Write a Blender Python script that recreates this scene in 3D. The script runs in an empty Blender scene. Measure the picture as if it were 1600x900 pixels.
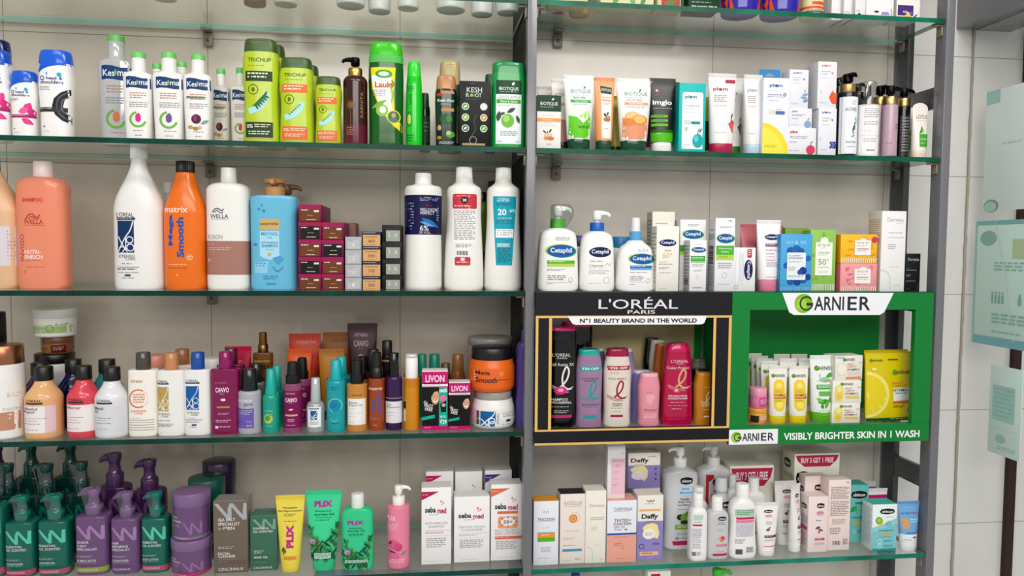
import bpy, bmesh, math, random
from mathutils import Vector, Matrix
random.seed(7)
sc = bpy.context.scene
col = sc.collection
# ------------------------------------------------------------------ camera, light, exposure
YAW, PITCH, ROLL = math.radians(6.687), math.radians(3.096), math.radians(.474)
CAMP = Vector((-.00483, -1.5, .08825)); FPX = 1160.0
FW = Vector((math.sin(YAW)*math.cos(PITCH), math.cos(YAW)*math.cos(PITCH), -math.sin(PITCH)))
_r = Vector((math.cos(YAW), -math.sin(YAW), 0)); _u = _r.cross(FW)
RT = math.cos(ROLL)*_r + math.sin(ROLL)*_u
UP = -math.sin(ROLL)*_r + math.cos(ROLL)*_u
cd = bpy.data.cameras.new('camera'); cam = bpy.data.objects.new('camera', cd); col.objects.link(cam)
cd.sensor_width = 36; cd.lens = FPX*36/1600; cd.clip_start = .01
cam.matrix_world = Matrix(((RT.x, UP.x, -FW.x, CAMP.x), (RT.y, UP.y, -FW.y, CAMP.y), (RT.z, UP.z, -FW.z, CAMP.z), (0, 0, 0, 1)))
sc.camera = cam
world = bpy.data.worlds.new('room_light'); sc.world = world; world.use_nodes = True
world.node_tree.nodes['Background'].inputs[0].default_value = (1, .985, .96, 1)
world.node_tree.nodes['Background'].inputs[1].default_value = .50
def lamp(name, loc, target, sx, sy, power, c=(1, .975, .94)):
    d = bpy.data.lights.new(name, 'AREA'); d.shape = 'RECTANGLE'; d.size = sx; d.size_y = sy; d.energy = power; d.color = c
    o = bpy.data.objects.new(name, d); col.objects.link(o); o.location = loc
    o.rotation_euler = (Vector(target)-Vector(loc)).to_track_quat('-Z', 'Y').to_euler()
lamp('ceiling_light', (-.7, -1.5, 1.55), (-.5, .1, -.1), 1.3, .35, 10)
lamp('ceiling_light', (.95, -1.4, 1.55), (.8, .1, -.1), 1.3, .35, 19)
lamp('ceiling_light', (.25, -3.0, 1.15), (.2, 0, -.3), 3.0, .7, 43)
vs = sc.view_settings
vs.view_transform = 'Standard'; vs.look = 'None'; vs.exposure = .03; vs.gamma = 1; vs.use_curve_mapping = False
sc.cycles.max_bounces = 8; sc.cycles.transparent_max_bounces = 24; sc.cycles.use_denoising = True
sc.cycles.caustics_reflective = False; sc.cycles.caustics_refractive = False

# ------------------------------------------------------------------ helpers: places
def at(px, py, Y):
    """The point of the place at depth Y that the photograph shows at pixel (px, py)."""
    r = FW*FPX + RT*(px-800) - UP*(py-450)
    return CAMP + r*((Y-CAMP.y)/r.y)
def at_x(px, py, X):
    r = FW*FPX + RT*(px-800) - UP*(py-450)
    return CAMP + r*((X-CAMP.x)/r.x)
ZS = dict(L0=.586, L1=.2908, L2=0, L3=-.2894, L4=-.5778, L5=-.87, R0=.586, R1=.2908, R2=0, R3=-.2894, R4=-.5823, R5=-.87)

# ------------------------------------------------------------------ helpers: materials
def lin(h):
    c = [int(h[i:i+2], 16)/255 for i in (0, 2, 4)]
    return tuple(x/12.92 if x <= .04045 else ((x+.055)/1.055)**2.4 for x in c) + (1,)
_M = {}
KIND = dict(p=(.34, 0), g=(.14, 0), c=(.46, 0), i=(.42, 0), m=(.28, 1), s=(.22, 0), w=(.62, 0))
def M(h, k='p'):
    if (h, k) in _M: return _M[h, k]
    m = bpy.data.materials.new({'p': 'plastic', 'g': 'gloss', 'c': 'card', 'i': 'ink', 'm': 'metal', 's': 'satin', 'x': 'clear', 'w': 'matt', 't': 'tint'}[k]+'_'+h)
    m.use_nodes = True; nt = m.node_tree; b = nt.nodes['Principled BSDF']; _M[h, k] = m
    if k in 'xt':
        nt.nodes.remove(b); out = nt.nodes['Material Output']
        tr = nt.nodes.new('ShaderNodeBsdfTransparent'); tr.inputs[0].default_value = lin(h)
        gl = nt.nodes.new('ShaderNodeBsdfGlossy'); gl.inputs['Roughness'].default_value = .06
        lw = nt.nodes.new('ShaderNodeLayerWeight'); lw.inputs[0].default_value = .35
        mp = nt.nodes.new('ShaderNodeMath'); mp.operation = 'MULTIPLY_ADD'; mp.inputs[1].default_value = .5; mp.inputs[2].default_value = .09
        mx = nt.nodes.new('ShaderNodeMixShader')
        ge = nt.nodes.new('ShaderNodeNewGeometry'); iv = nt.nodes.new('ShaderNodeMath'); iv.operation = 'SUBTRACT'; iv.inputs[0].default_value = 1; nt.links.new(ge.outputs['Backfacing'], iv.inputs[1])
        mv = nt.nodes.new('ShaderNodeMath'); mv.operation = 'MULTIPLY'; nt.links.new(lw.outputs['Fresnel'], mp.inputs[0]); nt.links.new(mp.outputs[0], mv.inputs[0]); nt.links.new(iv.outputs[0], mv.inputs[1]); nt.links.new(mv.outputs[0], mx.inputs[0])
        if k == 't':                                             # cloudy plastic: part diffuse, part see-through
            df = nt.nodes.new('ShaderNodeBsdfDiffuse'); df.inputs[0].default_value = lin(h)
            m2 = nt.nodes.new('ShaderNodeMixShader'); m2.inputs[0].default_value = .62
            nt.links.new(tr.outputs[0], m2.inputs[1]); nt.links.new(df.outputs[0], m2.inputs[2]); nt.links.new(m2.outputs[0], mx.inputs[1])
        else:
            nt.links.new(tr.outputs[0], mx.inputs[1])
        nt.links.new(gl.outputs[0], mx.inputs[2]); nt.links.new(mx.outputs[0], out.inputs[0])
        return m
    b.inputs['Base Color'].default_value = lin(h) if k == 'm' else tuple(max(.0025, x-.014) for x in lin(h)[:3])+(1,)
    ro, me = KIND[k]; b.inputs['Metallic'].default_value = me
    nz = nt.nodes.new('ShaderNodeTexNoise'); nz.inputs['Scale'].default_value = 40
    mr = nt.nodes.new('ShaderNodeMapRange'); mr.inputs['To Min'].default_value = ro*.85; mr.inputs['To Max'].default_value = ro*1.15
    tc = nt.nodes.new('ShaderNodeTexCoord'); nt.links.new(tc.outputs['Object'], nz.inputs['Vector'])
    nt.links.new(nz.outputs[0], mr.inputs[0]); nt.links.new(mr.outputs[0], b.inputs['Roughness'])
    if k in 'icw': b.inputs['Specular IOR Level'].default_value = .25
    return m

# ------------------------------------------------------------------ helpers: meshes and things
class MB:
    def __init__(s): s.v = []; s.f = []; s.mi = []; s.mats = []
    def mat(s, m):
        if m not in s.mats: s.mats.append(m)
        return s.mats.index(m)
    def add(s, vs, fs, m):
        o = len(s.v); k = s.mat(m); s.v += [tuple(p) for p in vs]
        for f in fs: s.f.append([o+i for i in f]); s.mi.append(k)
    def loft(s, rings, m, close=True, c0=True, c1=True):
        n = len(rings[0]); vs = [p for r in rings for p in r]; fs = []
        for j in range(len(rings)-1):
            for i in range(n if close else n-1):
                a = j*n+i; b = j*n+(i+1) % n; fs.append((a, b, b+n, a+n))
        if c0: fs.append(tuple(reversed(range(n))))
        if c1: fs.append(tuple(range((len(rings)-1)*n, len(rings)*n)))
        s.add(vs, fs, m)
    def box(s, x0, x1, y0, y1, z0, z1, m, top=None, side=None, front=None):
        vs = [(x, y, z) for z in (z0, z1) for y in (y0, y1) for x in (x0, x1)]
        s.add(vs, [(0, 2, 3, 1)], m); s.add(vs, [(4, 5, 7, 6)], top or m)
        s.add(vs, [(0, 1, 5, 4)], front or m); s.add(vs, [(2, 6, 7, 3)], m)
        s.add(vs, [(0, 4, 6, 2), (1, 3, 7, 5)], side or m)
    def rbox(s, x0, x1, y0, y1, z0, z1, m, r=.0008, top=None, side=None, front=None):
        """a box with small rounded edges, one welded mesh"""
        bm = bmesh.new(); ret = bmesh.ops.create_cube(bm, size=1)
        for v in bm.verts: v.co = (x0 if v.co.x < 0 else x1, y0 if v.co.y < 0 else y1, z0 if v.co.z < 0 else z1)
        bmesh.ops.bevel(bm, geom=bm.edges[:], offset=r, segments=2, affect='EDGES', profile=.5)
        bm.normal_update(); bm.verts.index_update(); o = len(s.v)
        s.v += [tuple(v.co) for v in bm.verts]
        for f in bm.faces:
            n = f.normal; mm = m
            if n.z > .7: mm = top or m
            elif abs(n.x) > .7: mm = side or m
            elif n.y < -.7: mm = front or m
            s.f.append([o+v.index for v in f.verts]); s.mi.append(s.mat(mm))
        bm.free()
    def cyl(s, x, y, prof, m, N=40, rib=0, k=1.0):
        """turned shape: prof = [(z, r)]; rib: depth of a knurled rim; k: depth over width"""
        R = []
        for z, r in prof:
            R.append([(x+(r-(rib if i % 2 else 0))*math.cos(2*math.pi*i/N), y+k*(r-(rib if i % 2 else 0))*math.sin(2*math.pi*i/N), z) for i in range(N)])
        s.loft(R, m)
    def tube(s, pts, rad, m, N=14, flat=1.0):
        pts = [Vector(p) for p in pts]; R = []
        for i, p in enumerate(pts):
            d = (pts[min(i+1, len(pts)-1)]-pts[max(i-1, 0)]).normalized()
            a = d.cross(Vector((0, 1, 0)) if abs(d.y) < .9 else Vector((1, 0, 0))).normalized(); b = d.cross(a)
            r = rad[i] if isinstance(rad, (list, tuple)) else rad
            R.append([p+a*r*math.cos(2*math.pi*k/N)+b*r*flat*math.sin(2*math.pi*k/N) for k in range(N)])
        s.loft(R, m)
    def build(s, name, parent=None, smooth=40):
        me = bpy.data.meshes.new(name); me.from_pydata(s.v, [], s.f)
        for m in s.mats: me.materials.append(m)
        me.polygons.foreach_set('material_index', s.mi)
        if smooth:
            me.polygons.foreach_set('use_smooth', [True]*len(s.f)); me.set_sharp_from_angle(angle=math.radians(smooth))
        me.update()
        o = bpy.data.objects.new(name, me); col.objects.link(o)
        if parent: o.parent = parent
        return o
GRP = ['']
def thing(name, label, cat, loc, rz=0, group=None):
    o = bpy.data.objects.new(name, None); col.objects.link(o); o.empty_display_size = .02
    o.location = loc; o.rotation_euler = (0, 0, rz); o['label'] = label; o['category'] = cat
    g = group if group is not None else (cat+('es ' if cat.endswith('x') else 's ')+GRP[0] if GRP[0] else '')
    if g: o['group'] = g
    return o
def tag(o, label, cat, group=None):
    o['label'] = label; o['category'] = cat
    if group: o['group'] = group
    return o
def struct(o): o['kind'] = 'structure'; return o

# ------------------------------------------------------------------ helpers: print on a surface
def R(x0, y0, x1, y1, c, rad=0): return ('r', x0, y0, x1, y1, c, rad)
def E(cx, cy, rx, ry, c): return ('e', cx, cy, rx, ry, c)
def O(cx, cy, rx, th, c, a0=0, a1=360): return ('o', cx, cy, rx, th, c, a0, a1)
def T(s, cx, cy, w, h, c, b=0, rot=0): return ('t', s, cx, cy, w, h, c, b, rot)
def L(x0, y0, x1, y1, n, c): return ('l', x0, y0, x1, y1, n, c)
def P(pts, c): return ('p', pts, c)
def B(pts, w, c): return ('b', pts, w, c)
def V(cx, cy, ln, wd, ang, c): return ('v', cx, cy, ln, wd, ang, c)
def W_(y0, y1, c): return ('w', y0, y1, c)
_TX = {}
def glyphs(s, bold):
    if (s, bold) in _TX: return _TX[s, bold]
    c = bpy.data.curves.new('lettering', 'FONT'); c.body = s; c.resolution_u = 3; c.offset = bold; c.fill_mode = 'FRONT'
    o = bpy.data.objects.new('lettering', c)
    me = bpy.data.meshes.new_from_object(o)
    vs = [(v.co.x, v.co.y) for v in me.vertices]; fs = [tuple(p.vertices) for p in me.polygons]
    bpy.data.objects.remove(o); bpy.data.curves.remove(c); bpy.data.meshes.remove(me)
    x0 = min(v[0] for v in vs); x1 = max(v[0] for v in vs); y0 = min(v[1] for v in vs); y1 = max(v[1] for v in vs)
    vs = [((x-x0)/(x1-x0 or 1)-.5, (y-y0)/(y1-y0 or 1)-.5) for x, y in vs]
    _TX[s, bold] = (vs, fs); return vs, fs
def catmull(pts, n=6):
    if len(pts) < 3: return list(pts)
    P_ = [pts[0]]+list(pts)+[pts[-1]]; out = []
    for i in range(1, len(P_)-2):
        a, b, c, d = P_[i-1:i+3]
        for k in range(n):
            t = k/n
            out.append(tuple(.5*(2*b[j]+(c[j]-a[j])*t+(2*a[j]-5*b[j]+4*c[j]-d[j])*t*t+(3*b[j]-a[j]-3*c[j]+d[j])*t**3) for j in range(len(b))))
    out.append(tuple(pts[-1])); return out
def flat_poly(pts, cuts):
    """2-D polygon -> (verts, faces), cut along a grid so that it can follow a curved face"""
    bm = bmesh.new(); bm.faces.new([bm.verts.new((p[0], p[1], 0)) for p in pts])
    bmesh.ops.triangulate(bm, faces=bm.faces[:])
    if cuts:
        for ax, st in ((0, cuts[0]), (1, cuts[1])):
            a = min(p[ax] for p in pts); b = max(p[ax] for p in pts); k = math.floor(a/st)+1
            while k*st < b-1e-6:
                co = [0, 0, 0]; no = [0, 0, 0]; co[ax] = k*st; no[ax] = 1
                bmesh.ops.bisect_plane(bm, geom=bm.verts[:]+bm.edges[:]+bm.faces[:], plane_co=co, plane_no=no, dist=1e-7); k += 1
    bm.verts.index_update(); out = ([(v.co.x, v.co.y) for v in bm.verts], [[v.index for v in f.verts] for f in bm.faces]); bm.free()
    return out
def ring_pts(cx, cy, rx, ry, n=36): return [(cx+rx*math.cos(2*math.pi*i/n), cy+ry*math.sin(2*math.pi*i/n)) for i in range(n)]
def printing(ops, W, H, surf, parent, band=None, cuts=None, name='front_print', part_label=None):
    """Printed panels, pictures and lettering of one face. Fractions of the thing's width and height, from its top corner.
    surf(u, v, e) -> point on the face, e above it."""
    mb = MB(); e = .00022; marks = []
    X = lambda f: (f-.5)*W
    Z = lambda f: (1-f)*H
    def put(vs, fs, c, up=0.0):
        fs2 = []
        for f in fs:
            a = sum(vs[f[i]][0]*vs[f[(i+1) % len(f)]][1]-vs[f[(i+1) % len(f)]][0]*vs[f[i]][1] for i in range(len(f)))
            fs2.append(f if a > 0 else f[::-1])
        mb.add([surf(u, v, e+up) for u, v in vs], fs2, M(c, 'i'))
    for op in ops:
        k = op[0]
        if k == 'r':
            _, x0, y0, x1, y1, c, rad = op; a, b, p, q = X(x0), X(x1), Z(y1), Z(y0); r = rad*W
            if r:
                pts = []
                for ox, oy, a0 in ((b-r, q-r, 0), (a+r, q-r, 90), (a+r, p+r, 180), (b-r, p+r, 270)):
                    pts += [(ox+r*math.cos(math.radians(a0+t)), oy+r*math.sin(math.radians(a0+t))) for t in (0, 30, 60, 90)]
            else: pts = [(a, p), (b, p), (b, q), (a, q)]
            put(*flat_poly(pts, cuts), c)
        elif k == 'e':
            _, cx, cy, rx, ry, c = op; put(*flat_poly(ring_pts(X(cx), Z(cy), rx*W, (ry*H if ry else rx*W)), cuts), c)
        elif k == 'o':
            _, cx, cy, rx, th, c, a0, a1 = op; n = 40; vs = []
            for i in range(n+1):
                t = math.radians(a0+(a1-a0)*i/n)
                for r in (rx*W-th*W, rx*W): vs.append((X(cx)+r*math.cos(t), Z(cy)+r*math.sin(t)))
            put(vs, [(2*i, 2*i+1, 2*i+3, 2*i+2) for i in range(n)], c)
        elif k == 't':
            _, s, cx, cy, w, h, c, b, rot = op; vs, fs = glyphs(s, b); ca, sa = math.cos(math.radians(rot)), math.sin(math.radians(rot))
            ww, hh = (w*W, h*H) if rot % 180 == 0 or abs(rot) < 45 else (w*H, h*W)
            put([(X(cx)+x*ww*ca-y*hh*sa, Z(cy)+x*ww*sa+y*hh*ca) for x, y in vs], fs, c, .0002)
        elif k == 'l':
            _, x0, y0, x1, y1, n, c = op; hh = (y1-y0)/max(n, 1)
            for i in range(n):
                x = x0; end = x1-random.uniform(0, .25)*(x1-x0)*(i % 3 == 2 or i == n-1); vs = []; fs = []
                while x < end-.01:
                    w = min(random.uniform(.05, .14), end-x); a, b = X(x), X(x+w); q = Z(y0+i*hh); p = Z(y0+i*hh+hh*.42)
                    o = len(vs); vs += [(a, p), (b, p), (b, q), (a, q)]; fs.append((o, o+1, o+2, o+3)); x += w+.025
                if vs: put(vs, fs, c, .0001)
        elif k == 'p':
            put(*flat_poly([(X(x), Z(y)) for x, y in op[1]], cuts), op[2])
        elif k == 'v':
            _, cx, cy, ln, wd, an, c = op; an = math.radians(an); pts = []
            for i in range(24):
                t = i/12
                if t <= 1: px, py = (t-.5)*ln*W, math.sin(t*math.pi)*wd*W/2
                else: px, py = (1.5-t)*ln*W, -math.sin((2-t)*math.pi)*wd*W/2
                pts.append((X(cx)+px*math.cos(an)-py*math.sin(an), Z(cy)+px*math.sin(an)+py*math.cos(an)))
            put(*flat_poly(pts, cuts), c)
        elif k == 'b':
            _, pts, w, c = op; q = [(X(x), Z(y)) for x, y in catmull(pts)]; vs = []; n = len(q)
            for i, p in enumerate(q):
                a = q[max(i-1, 0)]; b = q[min(i+1, n-1)]; dx, dy = b[0]-a[0], b[1]-a[1]; l = math.hypot(dx, dy) or 1
                t = w*W/2
                vs += [(p[0]-dy/l*t, p[1]+dx/l*t), (p[0]+dy/l*t, p[1]-dx/l*t)]
            put(vs, [(2*i, 2*i+1, 2*i+3, 2*i+2) for i in range(n-1)], c)
        elif k == 'w':
            band(mb, Z(op[2]), Z(op[1]), M(op[3], 'i'), e)
        marks.append((len(mb.v), len(mb.f)))
        e += .00006 if k in 'rwepv' else .00002
    out = []; v0 = f0 = 0                                       # prints that stand well apart become parts of their own
    for (v1, f1), op in zip(marks, ops):
        if v1 > v0:
            c = [[p[i] for p in mb.v[v0:v1]] for i in (0, 1, 2)]
            lo, hi = [min(q) for q in c], [max(q) for q in c]; g = max(b-a for a, b in zip(lo, hi))
            out.append([[(v0, v1, f0, f1)], [(lo, hi, g*.1 if op[0] == 'l' else g/max(1, len(op[1])) if op[0] == 't' else g)]])
        v0, f0 = v1, f1
    def near(a, b):
        return any(math.sqrt(sum(max(0, p[0][i]-q[1][i], q[0][i]-p[1][i])**2 for i in range(3))) < max(.018, .45*max(p[2], q[2])) for p in a[1] for q in b[1])
    i = 0
    while i < len(out):
        j = next((j for j in range(len(out)) if j != i and near(out[i], out[j])), None)
        if j is None: i += 1; continue
        a, b = out[i], out[j]
        m_ = [a[0]+b[0], a[1]+b[1]]
        out = [q for n_, q in enumerate(out) if n_ not in (i, j)]+[m_]; i = 0
    for spans, _boxes in out:
        nb = MB(); nb.mats = list(mb.mats)
        for a, b, c, d in sorted(spans):
            sh_ = len(nb.v)-a; nb.v += mb.v[a:b]
            for n_ in range(c, d): nb.f.append([x+sh_ for x in mb.f[n_]]); nb.mi.append(mb.mi[n_])
        used = sorted(set(nb.mi)); nb.mats = [mb.mats[x] for x in used]; nb.mi = [used.index(x) for x in nb.mi]
        if nb.f: nb.build(name, parent, smooth=0)

# ------------------------------------------------------------------ makers
def sgp(x, p): return math.copysign(abs(x)**p, x)
def interp(tab, t):
    if t <= tab[0][0]: return tab[0][1]
    for (a, b), (c, d) in zip(tab, tab[1:]):
        if t <= c: return b+(d-b)*(t-a)/((c-a) or 1)
    return tab[-1][1]
def sh(ts, wn, style='dome', base=.93, mid=None, rb=.03):
    """bottle outline [(height, width)]: foot, body (or the points MID), shoulder from TS up to the neck WN"""
    t = [(0, base), (rb*.3, base+(1-base)*.62), (rb, 1)]
    body = catmull([(rb, 1)]+mid+[(ts, mid[-1][1] if mid else 1)], 5) if mid else [(ts, 1)]
    w1 = body[-1][1]; t += body
    for i in range(1, 15):
        s = i/14
        if style == 'dome': w = wn+(w1-wn)*math.sqrt(max(0, 1-s*s))
        elif style == 'ogee': w = w1-(w1-wn)*(.5-.5*math.cos(math.pi*s))
        elif style == 'slope': w = w1-(w1-wn)*(.25*(.5-.5*math.cos(math.pi*s))+.75*s)
        else: w = wn+(w1-wn)*max(0, 1-s**5)**.5
        t.append((ts+(1-ts)*s, w))
    return t
def place(S, x0, x1, yt, y):
    zb = ZS[S] if isinstance(S, str) else S
    yb = 450-(zb-.088)*680; ym = (yt+yb)/2
    a, b = at(x0, ym, y), at(x1, ym, y); t = at((x0+x1)/2, yt, y)
    return (a.x+b.x)/2, b.x-a.x, t.z-zb, zb
def pump(mb_c, r, z0, z1, cc, hc, root, dr=0, style='lotion', stem=True, hk='p'):
    """dispenser: ridged collar, stem and a head whose spout points to DR (-1, 1 along the shelf, 0 out of it)"""
    h = z1-z0; mb = MB(); ch = h*(.42 if style == 'lotion' else .5 if style == 'disc' else .36)
    mb.cyl(0, 0, [(z0-.002, r*.97), (z0, r), (z0+ch*.92, r), (z0+ch, r*.93)], M(cc, hk), 48, rib=r*.02)
    mb.build('pump_collar', root)
    mb = MB(); m = M(hc, hk); d = Vector((dr, 0, 0)) if dr else Vector((0, -1, 0))
    zt = z1; s = r*.34
    if stem: mb.cyl(0, 0, [(z0+ch-.001, s), (zt-h*.26, s)], m, 24)
    hr = r*.62
    if style == 'disc':
        mb.cyl(0, 0, [(zt-h*.34, hr*.5), (zt-h*.28, r*1.05), (zt-h*.1, r*1.12), (zt-h*.03, r*.9), (zt, r*.3)], m, 40)
        mb.tube([(0, 0, zt-h*.2)]+[tuple(d*(r*q)+Vector((0, 0, zt-h*(.18+.03*q)))) for q in (.6, 1.2, 1.7)], [r*.5, r*.45, r*.36, r*.25], m)
    elif style == 'beak':                                       # broad head drawn out into a drooping beak
        mb.cyl(0, 0, [(z0+ch-.001, r*.9), (z0+ch+h*.10, r*.66), (zt-h*.34, r*.60), (zt-h*.25, r*.72), (zt-h*.05, r*.80), (zt-h*.015, r*.74), (zt, r*.4)], m, 36)
        mb.tube([(0, 0, zt-h*.14)]+[tuple(d*(r*q)+Vector((0, 0, zt-h*dz))) for q, dz in ((.6, .14), (1.1, .16), (1.5, .22), (1.75, .30))], [r*.62, r*.55, r*.42, r*.28, r*.16], m, flat=.62)
    else:
        mb.cyl(0, 0, [(zt-h*.46, hr*.86), (zt-h*.42, hr), (zt-h*.08, hr*1.04), (zt-h*.02, hr*.9), (zt, hr*.4)], m, 32)
        mb.tube([(0, 0, zt-h*.14)]+[tuple(d*(r*q)+Vector((0, 0, zt-h*dz))) for q, dz in ((.5, .13), (1.1, .13), (1.6, .17), (1.85, .28))], [hr*.7, hr*.62, hr*.5, hr*.42, hr*.3], m, flat=.8)
    return mb.build('pump_head', root)
def bottle(name, label, S, x0, x1, yt, y, prof, D, c, cap=None, pr=(), n=2.4, k='p', rz=0, cat='bottle', group=None, on=None, liquid=None, H=None):
    """cap = (kind, width over the bottle's width, height over the whole height, colour, material kind, extra)"""
    xc, W, H_, zb = place(S if on is None else on['top_z'], x0, x1, yt, y); H = H or H_
    if D is None or D >= W*.95: D = W
    rd = D >= W*.95
    root = thing(name, label, cat, (xc, y, zb), rz, group); root_top = zb+H
    ck, cw, chf, cc, ckd, ex = (tuple(cap)+(None,)*6)[:6] if cap else ('none', 0, 0, None, None, None)
    ckd = ckd or 'p'
    Hb = H*(1-chf); hwf = lambda z: W/2*interp(prof, max(0, min(1, z/Hb)))
    nn = 2.0 if rd and n == 2.4 else n
    def hdf(z):
        a = hwf(z)
        return a if rd else (a**-5+(D/2)**-5)**-.2
    def nz(z):
        """rounder towards the neck"""
        q = hwf(z)/(W/2); return nn if ck == 'oval' or q > .85 else 2+(nn-2)*max(0, (q-.4)/.45)
    def ringz(z, e=0, N=56):
        a, b, p = hwf(z)+e, hdf(z)+e, 2/nz(z)
        return [(a*sgp(math.cos(2*math.pi*i/N), p), b*sgp(math.sin(2*math.pi*i/N), p), z) for i in range(N)]
    zs = sorted({round(t*Hb, 6) for t, _ in prof} | {Hb*i/24 for i in range(25)})
    mb = MB(); mb.loft([ringz(z) for z in zs], M(c, k))
    if liquid:                                                   # lower part filled: the contents show as a colour of their own
        zl = Hb*liquid[0]; mm = mb.mat(M(liquid[1], k))
        nv = 56
        for i, f in enumerate(mb.f):
            if len(f) == 4 and mb.v[f[2]][2] <= zl+1e-6: mb.mi[i] = mm
    mb.build('bottle_body', root)
    def surf(u, v, e):
        a, b, q = hwf(v), hdf(v), nz(v); x = max(-.995, min(.995, u/a))
        yy = b*(1-abs(x)**q)**(1/q)
        nx = abs(x)**(q-1)/a*math.copysign(1, x); ny = (yy/b)**(q-1)/b; l = math.hypot(nx, ny) or 1
        return (x*a+nx/l*e, -yy-ny/l*e, v)
    def band(mb, z0, z1, m, e):
        mb.loft([ringz(z0+(z1-z0)*i/8, e) for i in range(9)], m, c0=False, c1=False)
    if pr: printing(pr, W, H, surf, root, band, cuts=(W/13, H/14))
    r = W*cw/2
    if ck in ('cyl', 'rib', 'flip', 'clear', 'dark'):
        mb = MB(); m = M(cc, ckd); tz = root_top-zb; top = ex if isinstance(ex, float) else .96
        rib = r*.05 if ck == 'rib' else 0
        if ck == 'clear':
            mb.cyl(0, 0, [(Hb-.001, r*.55), (Hb+(tz-Hb)*.35, r*.5), (Hb+(tz-Hb)*.4, r*.36), (Hb+(tz-Hb)*.82, r*.34), (Hb+(tz-Hb)*.86, r*.2)], M(ex or 'f4f4f2', 'p'), 28)
            mb.build('pump_head', root); mb = MB()
            mb.cyl(0, 0, [(Hb-.001, r), (Hb+(tz-Hb)*.9, r*.95), (tz-.0008, r*.86), (tz, r*.7)], m, 40)
            mb.build('overcap', root)
        else:
            bev = min(.0016, r*.12)
            mb.cyl(0, 0, [(Hb-.0015, r*.98), (Hb, r), (tz-bev, r*top), (tz-bev*.3, r*top-bev*.5), (tz, r*top-bev*1.4)], m, 48 if not rib else 60, rib)
            cp = mb.build('cap', root)
            if ck == 'flip':
                mb = MB(); zz = Hb+(tz-Hb)*.62
                mb.cyl(0, 0, [(zz, r*.992), (zz+.0003, r*1.012), (zz+.001, r*1.012), (zz+.0013, r*.992)], m, 40); mb.build('lid_rim', cp)
    elif ck == 'oval':
        tz = H; q = ex or 1.0; a0, b0 = hwf(Hb)*1.012, hdf(Hb)*1.012; mb = MB(); R_ = []
        for t, w in ((-.01, 1), (0, 1), (.55, 1-(1-q)*.4), (.86, q), (.95, q*.965), (1, q*.86)):
            z = Hb+(tz-Hb)*t; a, b, p = a0*w, b0*w, 2/nn
            R_.append([(a*sgp(math.cos(2*math.pi*i/56), p), b*sgp(math.sin(2*math.pi*i/56), p), z) for i in range(56)])
        mb.loft(R_, M(cc, ckd)); cp = mb.build('cap', root)
        mb = MB(); z = Hb+(tz-Hb)*.86                          # thumb notch of the flip lid
        ww = a0*.34; mb.rbox(-ww, ww, -b0*q*1.0-.0006, -b0*q*.5, z-.0022, z-.0006, M(cc, ckd), .0005); mb.build('thumb_tab', cp)
    elif ck == 'pump':
        pump(None, r, Hb, H, cc, (ex[1] if ex else cc), root, ex[0] if ex else 0, ex[2] if ex and len(ex) > 2 else 'lotion', hk=ckd)
    elif ck == 'spray':
        mb = MB(); tz = H; m = M(cc, ckd)
        mb.cyl(0, 0, [(Hb-.001, r*.98), (Hb, r), (Hb+(tz-Hb)*.36, r), (Hb+(tz-Hb)*.4, r*.86)], m, 48, r*.03); mb.build('collar', root)
        mb = MB(); mb.cyl(0, 0, [(Hb+(tz-Hb)*.4, r*.8), (Hb+(tz-Hb)*.9, r*.74), (tz-.001, r*.7), (tz, r*.55)], M(ex or cc, ckd), 36); mb.build('spray_cap', root)
    root['top_z'] = root_top
    return root
def carton(name, label, S, x0, x1, yt, y, D, c, pr=(), top=None, side=None, ps=(), rz=0, on=None, flap=True, cat='box', group=None, k='c', H=None, tab=None):
    """folded carton; Y is the depth of its front face"""
    xc, W, H_, zb = place(S if on is None else on['top_z'], x0, x1, yt, y); H = H or H_
    root = thing(name, label, cat, (xc, y+D/2, zb), rz, group)
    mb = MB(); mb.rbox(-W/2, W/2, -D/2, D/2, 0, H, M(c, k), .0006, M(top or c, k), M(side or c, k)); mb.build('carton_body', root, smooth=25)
    if flap:
        mb = MB(); i = .0009; mb.rbox(-W/2+i, W/2-i, -D/2+i*.4, D/2-i*2.5, H-.0004, H+.0004, M(top or c, k), .0002); mb.build('tuck_flap', root, smooth=0)
    if pr: printing(pr, W, H, lambda u, v, e: (u, -D/2-e, v), root)
    if ps: printing(ps, D, H, lambda u, v, e: (-W/2-e, -u, v), root, name='side_print')
    if tab:
        th, tc = tab; mb = MB(); hh = th*H; ww = W*.42; hw_ = W*.17
        o0 = [(-ww, H-.002), (ww, H-.002), (ww, H+hh*.86), (ww*.9, H+hh), (-ww*.9, H+hh), (-ww, H+hh*.86)]
        hole = [(-hw_, H+hh*.42), (hw_, H+hh*.42), (hw_, H+hh*.55), (hw_*.35, H+hh*.6), (0, H+hh*.74), (-hw_*.35, H+hh*.6), (-hw_, H+hh*.55)]
        bm = bmesh.new()
        for loop in (o0, hole):
            vv = [bm.verts.new((p[0], D/2-.001, p[1])) for p in loop]
            for i in range(len(vv)): bm.edges.new((vv[i], vv[(i+1) % len(vv)]))
        bmesh.ops.triangle_fill(bm, edges=bm.edges[:], use_beauty=True)
        r_ = bmesh.ops.extrude_face_region(bm, geom=bm.faces[:])
        for v in r_['geom']:
            if isinstance(v, bmesh.types.BMVert): v.co.y -= .0008
        bmesh.ops.recalc_face_normals(bm, faces=bm.faces[:]); bm.verts.index_update()
        mb.add([tuple(v.co) for v in bm.verts], [[v.index for v in f.verts] for f in bm.faces], M(tc, k)); bm.free()
        mb.build('hang_tab', root, smooth=0)
    root['top_z'] = zb+H+.0004
    return root
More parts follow.
